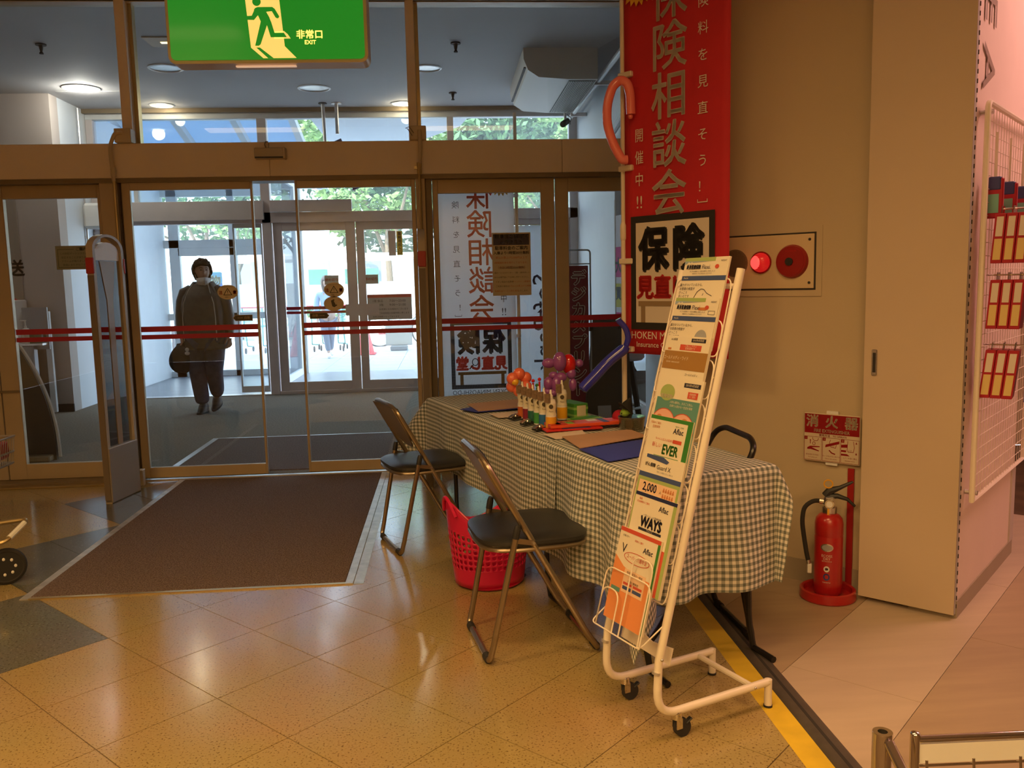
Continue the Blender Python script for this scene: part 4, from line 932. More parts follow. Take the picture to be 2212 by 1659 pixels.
sticker(-1.528, 1.333, 6.219, 'oval caution sticker on the left sliding door', 0); sticker(-0.787, 1.332, 6.219, 'oval caution sticker, upper one on the right sliding door', 0); sticker(-0.792, 1.234, 6.219, 'oval sticker with a dark phone picture on the right sliding door', 1)
def arrow_label(x, z, s, label):
    t = thing('arrow_label', label, 'sticker', (x, 6.219, z), 0, 'arrow labels on the sliding doors')
    P_ = [(-.067 * s, 0), (-.05 * s, .020), (.067 * s, .020), (.067 * s, -.020), (-.05 * s, -.020)]
    obj('plate', MB().prism(P_, -.0008, 0, u=(1, 0, 0), v=(0, 0, 1), w=(0, 1, 0)), 'label_brown', t)
    patch(stroke(P_ + P_[:1], .003), 'label_tan', t, XZ((0, -.0014, 0)), 'border')
    letters([('自動', .03 * s, 0, .022), ('DOOR', -.018 * s, 0, .012)], 'label_tan', t, XZ((0, -.0014, 0)))
arrow_label(-1.434, 1.149, 1, 'brown arrow label pointing left on the left sliding door'); arrow_label(-0.897, 1.151, -1, 'brown arrow label pointing right on the right sliding door')
nt_ = thing('parking_notice', 'cream parking fee notice taped to the glass behind the table', 'notice', (0.4925, 6.289, 1.488))
obj('sheet', MB().bb(-.141, .141, -.001, 0, -.227, .227), mat('notice_cream', (.55, .46, .30), .6), nt_, False)
patch([rect(-.131, .131, .138, .217)], mat('notice_navy', (.04, .03, .06), .5), nt_, XZ((0, -.0016, 0)), 'title_band')
letters([('駐車場ご利用の', 0, .198, .034, {'bold': .02}), ('お客さまへ', 0, .158, .034, {'bold': .02})], 'notice_cream', nt_, XZ((0, -.0022, 0)))
letters([('駐車料金のご案内', 0, .115, .030, {'bold': .02}), ('入庫より1時間30分無料', 0, .080, .025, {'bold': .02}), ('1階サービスカウンター・2階・3階中央レジ', 0, -.063, .0135), ('または専門店にてお申し付けください。', 0, -.095, .0145), ('イオン各店の会員様', -.055, -.128, .0145), ('ご利用の場合は', -.07, -.160, .0145), ('いたします。', .085, -.195, .0145)], 'print_black', nt_, XZ((0, -.0016, 0)))
letters([('税込お買上げ2,000円以上で', 0, .046, .019), ('2時間無料券を発行しております。', 0, .010, .0165), ('（合計3時間30分無料）', 0, -.026, .0215, {'bold': .01}), ('キャンペーン開催中', .07, -.128, .0145), ('1円以上お買上げで2時間', .06, -.160, .0145), ('駐車料金サービス券を発行', -.04, -.195, .0145)], mat('print_orange', (.45, .09, .03), .5), nt_, XZ((0, -.0016, 0)))
gs = thing('gate_notice', 'grey green notice about the gate on the glass at left', 'notice', (-2.59, 6.288, 1.60))
obj('plate', MB().bb(-.115, .135, -.003, 0, -.085, .08), mat('notice_green', (.26, .27, .20), .5), gs, False)
patch(stroke([(-.10, -.07), (-.10, .055), (.01, .055)], .003) + stroke([(-.10, -.07), (.13, -.07)], .003), mat('notice_ink', (.06, .08, .06), .5), gs, XZ((0, -.0036, 0)), 'border')
letters([('ご案内', .06, .055, .025, {'bold': .02}), ('この防犯ゲートシステムは', .015, .025, .017), ('反応することがあります', .015, -.002, .017), ('アラームが鳴りましたら', .015, -.028, .017), ('係員におたずね下さい', .015, -.054, .017)], 'notice_ink', gs, XZ((0, -.0036, 0)))
# notices on the far doors
fn = thing('opening_hours_notice', 'grey opening hours notice with red band on the far right door', 'notice', (-0.705, YB - 0.009, 1.075))
obj('sheet', MB().bb(-.28, .28, -.002, 0, -.16, .16), mat('notice_grey', (.50, .49, .46), .6), fn, False)
patch([rect(-.28, .28, .12, .16)], 'print_red', fn, XZ((0, -.0026, 0)), 'title_band')
letters([('1階 食品', -.15, .075, .036), ('7:00～23:00', .10, .075, .042), ('2階・3階', -.15, .025, .036), ('9:00～21:00', .10, .025, .042), ('営業時間は変更になる場合がございます', 0, -.03, .026), ('駐車場のご利用時間は営業時間に準じます', 0, -.08, .026), ('店内は禁煙となっております', -.05, -.125, .026)], 'print_black', fn, XZ((0, -.0026, 0)))
for x, lb in ((-1.42, 'small white closed notice on the left far door'), (-0.925, 'small white closed notice on the right far door')):
    t = thing('closed_notice', lb, 'notice', (x, YB - 0.009, 1.43), 0, 'closed notices on the far doors')
    obj('sheet', MB().bb(-.085, .085, -.002, 0, -.055, .055), 'notice_grey', t, False); patch(stroke([(-.085, -.055), (.085, -.055), (.085, .055), (-.085, .055), (-.085, -.055)], .006), 'paper', t, XZ((0, -.0026, 0)), 'border')
    letters([('締め切り', 0, 0, .042, {'bold': .02})], 'sticker_red', t, XZ((0, -.0026, 0)))
ys = thing('smoking_notice', 'narrow yellow vertical notice on the far right door', 'notice', (-0.55, YB - 0.009, 1.875))
obj('sheet', MB().bb(-.035, .035, -.002, 0, -.15, .15), mat('notice_yellow', (.62, .48, .02), .5), ys, False)
letters(vtext('業務用出入口', 0, .115, .045, .046, bold=.03), 'print_black', ys, XZ((0, -.0026, 0)))
gp = obj('grey_plate', MB().bb(-.69, -.60, YB - .012, YB - .006, 1.72, 2.03), 'frame_grey', None, False); tag(gp, 'narrow grey plate beside the yellow notice on the far door', 'plate')
# ================================================================ FOLDING CHAIRS
mat('chair_tube', (.34, .27, .19), .28, .85, var=.06); mat('chair_vinyl', (.022, .021, .02), .42, bump=.1, bscale=200); mat('chair_back', (.30, .24, .165), .4, .4)
def chair(label, rc, fd, tube='chair_tube', group='folding pipe chairs', pad=True):
    t = thing('folding_chair', label, 'chair', (rc[0], rc[1], 0), math.atan2(fd[1], fd[0]), group)
    R_ = .0115; top = .765; xt = -.012
    def lx(z): return .41 + (xt - .41) * (z / top)
    for s in (-1, 1):
        obj('leg', MB().tube(fillet([(.41, s * .13, .016), (.41, s * .19, .016), (lx(.08), s * .192, .08)], .05, 5) + [Vector((lx(.5), s * .198, .5))], R_, 10), tube, t)
        obj('rear_leg', MB().tube(fillet([(0, s * .13, .016), (0, s * .185, .016), (.016, s * .19, .08)], .05, 5) + [Vector((.10, s * .212, .475))], R_, 10), tube, t)
        obj('rear_leg_cap', MB().tube([(.0985, s * .2115, .468), (.105, s * .2125, .50), (.108, s * .212, .515)], [.0135, .0135, .010], 10), 'black_plastic', t)
        obj('link_arm', bar((.098, s * .212, .46), (lx(.445) + .0, s * .209, .445), .006, .018), tube, t)
        obj('rivet', MB().cyl((lx(.445), s * .20, .445), (lx(.445), s * .216, .445), .006, n=8), 'steel', t)
    obj('back_frame', MB().tube([Vector((lx(.49), -.198, .49))] + fillet([(lx(.62), -.199, .62), (lx(.735), -.195, .735), (xt, -.13, top), (xt, .13, top), (lx(.735), .195, .735), (lx(.62), .199, .62)], .07, 6) + [Vector((lx(.49), .198, .49))], R_, 10), tube, t)
    for x, nm in ((.41, 'front_foot_bar'), (0, 'rear_foot_bar')):
        b_ = obj(nm, MB().cyl((x, -.14, .016), (x, .14, .016), R_, n=10), tube, t)
        for s in (-1, 1): obj('rubber_cap', MB().cyl((x, s * .125, .0155), (x, s * .165, .0155), .0152, n=10), 'black_rubber', b_)
    # seat: rounded cushion on a tube frame
    mb = MB()
    def sf(rx, ry, z, k=4.0):
        return [(.19 + rx * math.copysign(abs(math.cos(a)) ** (2 / k), math.cos(a)), ry * math.copysign(abs(math.sin(a)) ** (2 / k), math.sin(a)) * (1 + .06 * math.cos(a)), z) for a in [2 * PI * i / 36 for i in range(36)]]
    rings = [sf(.17, .175, .425), sf(.198, .198, .428), sf(.206, .205, .438), sf(.205, .204, .449), sf(.192, .192, .457), sf(.12, .12, .461)]
    vs = [[mb.b.verts.new(p) for p in r] for r in rings]
    for a, b in zip(vs, vs[1:]):
        for i in range(36): mb.b.faces.new((a[i], a[(i + 1) % 36], b[(i + 1) % 36], b[i]))
    mb.b.faces.new(list(reversed(vs[0]))); mb.b.faces.new(vs[-1])
    obj('seat', mb, 'chair_vinyl', t)
    obj('seat_frame', MB().tube(sf(.198, .200, .420)[::2], .009, 8, True), tube, t)
    # backrest plate and pad, rounded lower edge
    def bk(y, v, off): z = .752 - v; return (lx(z) + off, y, z)
    def plate(w, h, o0, o1, rz):
        mb = MB(); N = 14; F_ = []; B2 = []
        for i in range(N + 1):
            y = -w + 2 * w * i / N; h1 = h * (1 - .55 * (abs(y) / w) ** 3.0)
            F_.append([bk(y, h1 * j / 6, o0 + .012 * (1 - (y / w) ** 2)) for j in range(7)]); B2.append([bk(y, h1 * j / 6, o1 + .012 * (1 - (y / w) ** 2)) for j in range(7)])
        A = [[mb.b.verts.new(p) for p in r] for r in F_]; C_ = [[mb.b.verts.new(p) for p in r] for r in B2]
        for i in range(N):
            for j in range(6):
                mb.b.faces.new((A[i][j], A[i + 1][j], A[i + 1][j + 1], A[i][j + 1])); mb.b.faces.new((C_[i][j], C_[i + 1][j], C_[i + 1][j + 1], C_[i][j + 1]))
            for j in (0, 6): mb.b.faces.new((A[i][j], A[i + 1][j], C_[i + 1][j], C_[i][j]))
        for i in (0, N):
            for j in range(6): mb.b.faces.new((A[i][j], A[i][j + 1], C_[i][j + 1], C_[i][j]))
        return mb
    if not pad: return t
    obj('backrest', plate(.185, .225, -.016, -.010, 0), 'chair_back', t)
    obj('back_pad', plate(.175, .195, -.008, .016, 0), 'chair_vinyl', t)
    return t
chair('folding chair nearest the glass doors, at the far side of the basket', (-.32, 4.38), (.34, .12))
chair('folding chair in front of the red basket, nearest the brochure rack', (.087, 3.10), (.408, .07))
mat('black_tube', (.018, .016, .015), .3, .3)
chair('black folding chair behind the table against the wall', (1.10, 3.19), (-.99, -.06), 'black_tube', pad=False)

# ================================================================ TABLES UNDER GINGHAM CLOTHS
TO = Vector((-.1, 4.98, 0)); TA = math.atan2(-.948, .317); ZT = .70; TL = 2.38; TW = .50
TM = Matrix.Translation(TO) @ Matrix.Rotation(TA, 4, 'Z')
def tp(s, t_, z=0): return tuple(TM @ Vector((s, t_, z)))
for lb, s0, s1 in (('long folding table with black legs at the far end', .0, 1.18), ('folding table with black legs behind the brochure rack', 1.20, 2.38)):
    t = thing('folding_table', lb, 'table', tp(0, 0), TA, 'tables under the gingham cloths')
    obj('tabletop', MB().bb(s0, s1, .0, TW, ZT - .035, ZT - .002, bev=.006), 'chair_back', t)
    for s in (s0 + .30 if s0 < 1 else s0 + .28, s1 - .10):
        for y in (.03, TW - .03):
            k = -1 if y < .2 else 1
            obj('leg', MB().tube(fillet([(s, y, ZT - .04), (s + .02, y, .10), (s + .05, y + k * .0, .015)], .08) + [Vector((s + .16, y, .013))], .012, 8), 'black_tube', t)
        obj('cross_bar', MB().cyl((s + .012, .03, .34), (s + .012, TW - .03, .34), .009, n=8), 'black_tube', t)
def gingham():
    m = bpy.data.materials.new('gingham'); m.use_nodes = True; nt = m.node_tree; b = nt.nodes['Principled BSDF']; b.inputs['Roughness'].default_value = .9; b.inputs['Specular IOR Level'].default_value = .15
    uv = nt.nodes.new('ShaderNodeUVMap'); sp = nt.nodes.new('ShaderNodeSeparateXYZ'); nt.links.new(uv.outputs[0], sp.inputs[0]); sig = []
    for k in (0, 1):
        mu = nt.nodes.new('ShaderNodeMath'); mu.operation = 'MULTIPLY'; mu.inputs[1].default_value = 1 / .0225; nt.links.new(sp.outputs[k], mu.inputs[0])
        fr = nt.nodes.new('ShaderNodeMath'); fr.operation = 'FRACT'; nt.links.new(mu.outputs[0], fr.inputs[0])
        gt = nt.nodes.new('ShaderNodeMath'); gt.operation = 'GREATER_THAN'; gt.inputs[1].default_value = .5; nt.links.new(fr.outputs[0], gt.inputs[0]); sig.append(gt)
    ad = nt.nodes.new('ShaderNodeMath'); ad.operation = 'ADD'; nt.links.new(sig[0].outputs[0], ad.inputs[0]); nt.links.new(sig[1].outputs[0], ad.inputs[1])
    hv = nt.nodes.new('ShaderNodeMath'); hv.operation = 'MULTIPLY'; hv.inputs[1].default_value = .5; nt.links.new(ad.outputs[0], hv.inputs[0])
    r = nt.nodes.new('ShaderNodeValToRGB'); r.color_ramp.interpolation = 'CONSTANT'; e = r.color_ramp.elements
    e[0].position = 0; e[0].color = (.74, .72, .66, 1); e[1].position = .3; e[1].color = (.36, .37, .33, 1); q = e.new(.8); q.color = (.15, .17, .15, 1)
    nt.links.new(hv.outputs[0], r.inputs[0]); nt.links.new(r.outputs[0], b.inputs['Base Color']); MATS['gingham'] = m
gingham()
def cloth(label, s0, s1, t0, t1, lift, seed, end_near, end_far, flare):
    """sheet from s0..s1 along the table and t0..t1 across; overhanging parts fall with folds"""
    ns, ntt = int((s1 - s0) / .018), int((t1 - t0) / .018); rnd = random.Random(seed); ph = [rnd.uniform(0, 6) for _ in range(6)]
    V = []; UVs = []
    def drop(e): # excess beyond the edge -> (out, down)
        r = .02
        if e <= 0: return 0, 0
        if e < r * 1.57: a = e / r; return r * math.sin(a), r * (1 - math.cos(a))
        return r, r + (e - r * 1.57)
    for i in range(ns + 1):
        for j in range(ntt + 1):
            s = s0 + (s1 - s0) * i / ns; t_ = t0 + (t1 - t0) * j / ntt
            es = max(0, s - TL) if end_near else 0.0
            if end_far: es = max(es, -s)
            sg = 1 if s > TL / 2 else -1
            et = max(0, -t_, t_ - TW); tg = -1 if t_ < 0 else 1
            d = (es ** 3 + et ** 3) ** (1 / 3) if es * et > 0 else es + et; x = min(max(s, 0 if end_far else s), TL if end_near else s); y = min(max(t_, 0), TW)
            if d > 0:
                o, dn = drop(d); phi = math.atan2(et, es); cs, sn = math.cos(phi), math.sin(phi)
                fold = .5 + .5 * math.sin(s * 13 + ph[0] + 1.5 * math.sin(s * 5 + ph[1])) if et > es else .5 + .5 * math.sin(t_ * 17 + ph[2] + 1.2 * math.sin(t_ * 7 + ph[3]))
                w = min(1, dn / .35); o += flare * w * fold * (1 if es * et == 0 else .6)
                o += .15 * math.sin(2 * phi) ** 2 * w if es > 0 and et > 0 else 0
                x += sg * cs * o; y += tg * sn * o; z = ZT + lift - dn
                if z < .02: z = .02
            else: z = ZT + lift
            z += .0012 * math.sin(s * 31 + ph[4]) * math.sin(t_ * 27 + ph[5]) if d == 0 else 0
            V.append((x, y, z)); UVs.append((s, t_))
    F_ = [(i * (ntt + 1) + j, (i + 1) * (ntt + 1) + j, (i + 1) * (ntt + 1) + j + 1, i * (ntt + 1) + j + 1) for i in range(ns) for j in range(ntt)]
    me = bpy.data.meshes.new('tablecloth'); me.from_pydata(V, [], F_); ul = me.uv_layers.new(name='UVMap')
    for l in me.loops: ul.data[l.index].uv = UVs[l.vertex_index]
    me.shade_smooth()
    o = obj('tablecloth', me, 'gingham'); o.location = tp(0, 0); o.rotation_euler = (0, 0, TA); tag(o, label, 'tablecloth', 'gingham tablecloths'); return o
cloth('green grey gingham cloth on the far part of the table', -.36, 1.72, -.375, TW + .22, .002, 5, False, True, .022)
cloth('green grey gingham cloth on the near end, overlapping the far cloth', 1.60, TL + .43, -.475, TW + .10, .006, 9, True, False, .05)

# ================================================================ RED BASKET
def basket():
    t = thing('laundry_basket', 'red plastic basket with round holes on the floor by the table', 'basket', (.165, 3.80, 0), math.radians(20))
    m = mat('basket_red', (.62, .012, .075), .32, sub=.1)
    H = .33; r0, r1 = .152, .185
    def P_(u, v, off=0):
        a = 2 * PI * u; r = r0 + (r1 - r0) * v + off; z = .012 + v * (H - .012 + .075 * math.cos(2 * a) * (v ** 3)); return Vector((r * 1.06 * math.cos(a), r * .96 * math.sin(a), z))
    mb = MB(); NC, NR = 40, 12; holes = range(3, 9)
    for c in range(NC):
        for q in range(NR):
            u0, u1, v0, v1 = c / NC, (c + 1) / NC, q / NR, (q + 1) / NR
            um, vm = (u0 + u1) / 2, (v0 + v1) / 2
            if q in holes:
                outer = [P_(u0, v0), P_(um, v0), P_(u1, v0), P_(u1, vm), P_(u1, v1), P_(um, v1), P_(u0, v1), P_(u0, vm)]
                du, dv = (u1 - u0) * .34, (v1 - v0) * .36
                inner = [P_(um + du * math.cos(a), vm + dv * math.sin(a)) for a in [PI * (1.25 + k * .25) for k in range(8)]]
                o_ = [mb.b.verts.new(p) for p in outer]; i_ = [mb.b.verts.new(p) for p in inner]
                for k in range(8): mb.b.faces.new((o_[k], o_[(k + 1) % 8], i_[(k + 1) % 8], i_[k]))
            else: mb.b.faces.new([mb.b.verts.new(P_(*p)) for p in ((u0, v0), (u1, v0), (u1, v1), (u0, v1))])
    bmesh.ops.remove_doubles(mb.b, verts=mb.b.verts, dist=1e-5)
    w = obj('wall', mb, m, t); sm = w.modifiers.new('thick', 'SOLIDIFY'); sm.thickness = .0035
    obj('rim', MB().tube([P_(k / 60, 1.0, .002) for k in range(60)], .0055, 6, True), m, t)
    obj('bottom', MB().lathe([(0, .006), (r0 * .97, .006), (r0 * 1.0, .014), (0, .012)], 32), m, t)
    for a in (0, PI):
        obj('handle', MB().tube([P_((a + d) / (2 * PI), 1.0, .006) + Vector((0, 0, .012 - .05 * (d / .42) ** 2)) for d in [-.42 + .84 * k / 12 for k in range(13)]], .008, 8), m, t)
basket()

# ================================================================ THINGS ON THE TABLE
ZC = ZT + .010
def on(name, label, cat, s, t_, rz=0, group=None, z=ZC): return thing(name, label, cat, tp(s, t_, z), TA + rz, group)
mat('board_tan', (.50, .30, .19), .7, var=.06); mat('board_blue', (.035, .05, .36), .5); mat('board_pink', (.75, .62, .52), .7)
def sheet(label, pts, m, z, th=.003, cat='board'):
    c = Vector((sum(p[0] for p in pts) / len(pts), sum(p[1] for p in pts) / len(pts)))
    o = obj('craft_sheet', MB().prism([(p[0] - c.x, p[1] - c.y) for p in pts], 0, th, u=(1, 0, 0), v=(0, 1, 0)), m, None, False); o.location = (c.x, c.y, z); tag(o, label, cat); return o
sheet('blue card sheet under the far tan board', [(.06, 4.40), (.14, 4.28), (.40, 4.37), (.30, 4.62)], 'board_blue', ZC)
sheet('tan card board at the far end behind the bottles', [(.10, 4.56), (.15, 4.29), (.42, 4.39), (.40, 4.69)], 'board_tan', ZC + .0035)
sheet('pale pink paper sticking out by the bottles', [(.20, 4.22), (.24, 4.08), (.42, 4.12), (.40, 4.30)], 'board_pink', ZC, .001, 'paper')
sheet('white paper at the cloth seam beside the tan board', [(.40, 3.60), (.44, 3.47), (.58, 3.52), (.58, 3.66)], 'board_pink', ZC, .001, 'paper')
sheet('tan card board in the middle of the table', [(.467, 3.487), (.778, 3.60), (.815, 3.43), (.502, 3.231)], 'board_tan', ZC + .0055)
sheet('bright blue card sheet next to the rack', [(.50, 3.235), (.80, 3.39), (.765, 3.10), (.566, 2.99)], 'board_blue', ZC + .001)
# paint bottles with pump tops
def bottle(label, x, y, col, h=.135, rz=0.0):
    t = thing('paint_bottle', label, 'bottle', (x, y, ZC), rz, 'paint bottles on the table')
    nm = 'paint_%d%d%d' % tuple(int(c * 99) for c in col)
    k = h / .135
    obj('body', MB().lathe([(.0, 0), (.019, 0), (.021, .004), (.021, .05), (.0185, .065), (.0185, .072), (.021, .086), (.021, .10), (.017, .112), (.008, .116), (.008, .120), (0, .120)], 20).xf(Matrix.Diagonal((1.15, 1.15, k, 1))), mat('bottle_white', (.80, .76, .70), .35), t)
    obj('paint_fill', MB().lathe([(.0192, .004), (.0215, .006), (.0215, .045), (.0212, .048)], 20, cap=False).xf(Matrix.Diagonal((1.15, 1.15, k, 1))), mat(nm, col, .3), t)
    obj('cap', MB().lathe([(.010, .116), (.010, .128), (.006, .132), (.004, .150), (0, .150)], 14).xf(Matrix.Diagonal((1, 1, k, 1))), 'bottle_white', t)
    lab = obj('label', MB().lathe([(.0214, .056), (.0190, .066), (.0190, .074), (.0214, .086), (.0214, .099)], 20, cap=False).xf(Matrix.Diagonal((1.15, 1.15, k, 1))), mat('label_cream', (.72, .66, .50), .5), t)
    obj('fruit_picture', MB().cyl((0, -.0248, .088 * k), (0, -.0258, .088 * k), .010, n=14), 'label_brown', lab)
    letters([('Paint', 0, .070 * k, .010)], 'label_brown', lab, frame3((0, -.0256, 0), (1, 0, 0), (0, 0, 1)))
    obj('hang_tag', MB().bb(-.030, -.002, -.030, -.029, .104 * k, .138 * k), mat('tag_brown', (.16, .10, .06), .5, var=.5, vscale=60), t, False)
    return t
for lb, x, y, c, h in (('yellow paint bottle nearest in the row', .451, 3.722, (.75, .36, .02), .158), ('blue paint bottle, second in the row', .430, 3.80, (.03, .16, .40), .158), ('green paint bottle, third in the row', .412, 3.862, (.06, .32, .08), .158),
                       ('dark green paint bottle in the middle of the row', .392, 3.925, (.02, .14, .10), .158), ('dark red paint bottle, next to last in the row', .374, 3.992, (.25, .02, .05), .158), ('orange red paint bottle at the far end of the row', .356, 4.062, (.55, .13, .03), .158), ('taller yellow paint bottle standing behind the row', .535, 3.975, (.80, .40, .02), .168)):
    bottle(lb, x, y, c, h, math.radians(-5))
# craft punches: dark base, shiny dome
for i, (x, y) in enumerate(((.315, 4.035), (.356, 3.87), (.395, 3.71))):
    t = thing('craft_punch', ['shiny craft punch farthest from the rack', 'shiny craft punch in the middle', 'shiny craft punch nearest the rack'][i], 'punch', (x, y, ZC), math.radians(40), 'craft punches along the table edge')
    obj('base', MB().box((0, 0, .006), (.065, .034, .012), bev=.004), 'black_plastic', t); obj('dome', MB().sph((.008, 0, .013), .017, 14, (1.1, .9, .8)), 'chrome', t); obj('lever', MB().box((-.022, 0, .016), (.03, .022, .006), Euler((0, -.35, 0)), bev=.002), 'steel', t)
# green box with bands
gb = thing('green_box', 'small green carton beside the tall bottle', 'box', tp(1.08, .375, ZC), TA + .1)
mat('box_green', (.06, .28, .04), .5); mat('box_green_light', (.25, .50, .10), .5)
obj('carton', MB().box((0, 0, .034), (.16, .075, .068), bev=.002), 'box_green', gb); obj('band', MB().box((.0, 0, .012), (.161, .076, .010)), 'box_green_light', gb); obj('band', MB().box((.0, 0, .045), (.161, .076, .012)), 'box_green_light', gb)
obj('label', MB().box((.0805, 0.0, .034), (.001, .05, .05)), 'label_cream', gb)
gp2 = thing('green_pack', 'flat green pack lying under the green carton', 'pack', tp(1.235, .36, ZC), TA + .3); obj('pack', MB().box((0, 0, .006), (.10, .14, .012), bev=.004), 'box_green_light', gp2); obj('print_band', MB().box((0, 0, .0125), (.05, .141, .002)), 'box_green', gp2)
# marker packs
def pack(label, s, t_, rz, m, L, Wd, h, z, strips):
    t = on('marker_pack', label, 'pack', s, t_, rz, 'marker packs', z)
    obj('tray', MB().box((0, 0, h / 2), (Wd, L, h), bev=.003), m, t)
    for (c, y0, y1, x0, x1) in strips: obj('print_patch', MB().bb(x0 * Wd, x1 * Wd, y0 * L, y1 * L, h, h + .0008), c, t, False)
    letters([('ぺんてる', 0, 0, .026, {'bold': .02})], 'print_white', t, frame3((0, -.42 * L + .05, h + .0012), (0, 1, 0), (-1, 0, 0)))
mat('pack_orange', (.72, .09, .03), .35); mat('pack_yellow', (.75, .50, .05), .35); mat('pack_pink', (.8, .12, .15), .35); mat('pack_navy', (.05, .06, .20), .35); mat('pack_red', (.55, .02, .02), .35)
pack('orange marker pack with colourful print on the table', 1.40, .29, -.13, 'pack_orange', .38, .10, .016, ZC + .010, [('pack_red', -.5, -.3, -.5, .5), ('pack_yellow', -.42, -.36, -.3, .4), ('box_green_light', -.28, -.2, -.2, .4), ('pack_navy', .15, .22, -.5, .5), ('pack_pink', .25, .42, -.4, .4), ('pack_navy', .44, .5, -.5, .5), ('bottle_white', .0, .12, -.4, .0)])
pack('dark red marker pack under the orange one', 1.42, .20, -.16, 'pack_red', .26, .09, .009, ZC, [('pack_navy', -.2, .3, -.4, .4)])
# balloon flower and balloon teddy
def balloon_mat(n, c): return mat(n, c, .12, coat=.5)
bo, by, bp_, br = balloon_mat('balloon_orange', (.80, .17, .09)), balloon_mat('balloon_yellow', (.80, .45, .02)), balloon_mat('balloon_purple', (.28, .08, .32)), balloon_mat('balloon_red', (.60, .01, .01))
fl_ = thing('balloon_flower', 'orange balloon flower with yellow centre above the bottles', 'balloon', (.338, 4.12, ZC))
obj('stick', MB().cyl((.01, 0, .0), (.0, 0, .17), .004, n=6), 'white_plastic', fl_)
for k in range(6):
    a = k * PI / 3 + .5; obj('petal', MB().sph((.038 * math.cos(a) + .008, -.0 + .018 * math.sin(a * 2), .165 + .042 * math.sin(a)), .030, 16, (1, .95, 1)), bo, fl_)
obj('centre', MB().sph((-.014, -.03, .172), .018, 14), by, fl_)
td = thing('balloon_teddy', 'purple balloon bear holding a red balloon behind the bottles', 'balloon', (.545, 4.12, ZC))
for nm, c, r, sc, m in (('head', (.0, -.01, .262), .040, (.85, .85, 1.2), bp_), ('ear', (-.052, 0, .255), .026, (1.3, .9, .95), bp_), ('ear', (.10, .02, .248), .020, (1.0, .9, 1.0), bp_), ('heart', (.048, .02, .245), .040, (.9, .9, 1.25), br), ('neck', (-.03, 0, .195), .020, (1.2, 1, .9), bp_), ('neck', (.005, -.01, .185), .024, (1.2, 1, 1), bp_), ('neck', (.058, .01, .20), .024, (1, 1, 1.2), bp_), ('arm', (-.055, 0, .155), .028, (.9, .9, 1.2), bp_), ('body', (-.018, -.02, .148), .030, (.85, .9, 1.5), bp_), ('arm', (.066, .01, .145), .022, (.9, .9, 1.5), bp_), ('foot', (-.06, 0, .115), .02, (1, 1, 1), bp_), ('foot', (-.035, -.02, .11), .022, (1.1, 1, .9), bp_), ('base', (.01, .01, .07), .022, (.8, .8, 2.4), bp_)):
    obj(nm, MB().sph(c, r, 18, sc), m, td)
pk = thing('pen_stand', 'small brown pen stand with coloured tips behind the bottles', 'stand', (.435, 4.14, ZC))
obj('cup', MB().box((0, 0, .05), (.07, .05, .10), bev=.004), 'gate_coil', pk)
for i, (dx, h, c) in enumerate(((-.02, .17, 'balloon_red'), (.012, .175, 'balloon_red'), (.0, .145, 'box_green'), (-.05 + .03, .13, 'balloon_purple'))): obj('pen', MB().cyl((dx, .01 * i - .015, .09), (dx, .01 * i - .015, h - .01), .005, n=8).sph((dx, .01 * i - .015, h), .009, 8), c, pk)
# witch doll and clear tub at the back
wd = thing('witch_doll', 'small felt doll with black hat, green face and red cloth behind the rack', 'doll', tp(1.46, .45, ZC), TA + 1.4)
obj('face', MB().sph((0, 0, .055), .026, 14), mat('felt_green', (.25, .42, .05), .9), wd); obj('hat_brim', MB().cyl((0, 0, .073), (0.004, 0, .077), .045, n=20), mat('felt_black', (.015, .014, .013), .9), wd); obj('hat_cone', MB().tube([(0, 0, .075), (.006, 0, .10), (.022, 0, .125)], [.03, .018, .003], 14), 'felt_black', wd)
obj('cloth', MB().sph((-.01, .05, .035), .034, 14, (1, 1.2, .9)), mat('felt_red', (.42, .01, .03), .9), wd); obj('body', MB().tube([(0, 0, 0), (0, 0, .035)], [.03, .018], 12), 'felt_black', wd)
for s in (-1, 1): obj('eye', MB().sph((-.022, s * .009, .058), .004, 6), 'felt_black', wd)
tb = thing('plastic_tub', 'clear round plastic tub on the back of the table', 'tub', tp(1.56, .42, ZC), 0)
glass_mat('tub_clear', (.75, .74, .60), .12, haze=.15, hcol=(.6, .6, .5)); obj('wall', MB().lathe([(.05, 0), (.056, .05), (.058, .052), (.052, .002)], 24, cap=False), 'tub_clear', tb); obj('lid', MB().lathe([(0, .054), (.059, .054), (.059, .060), (0, .060)], 24), 'tub_clear', tb)
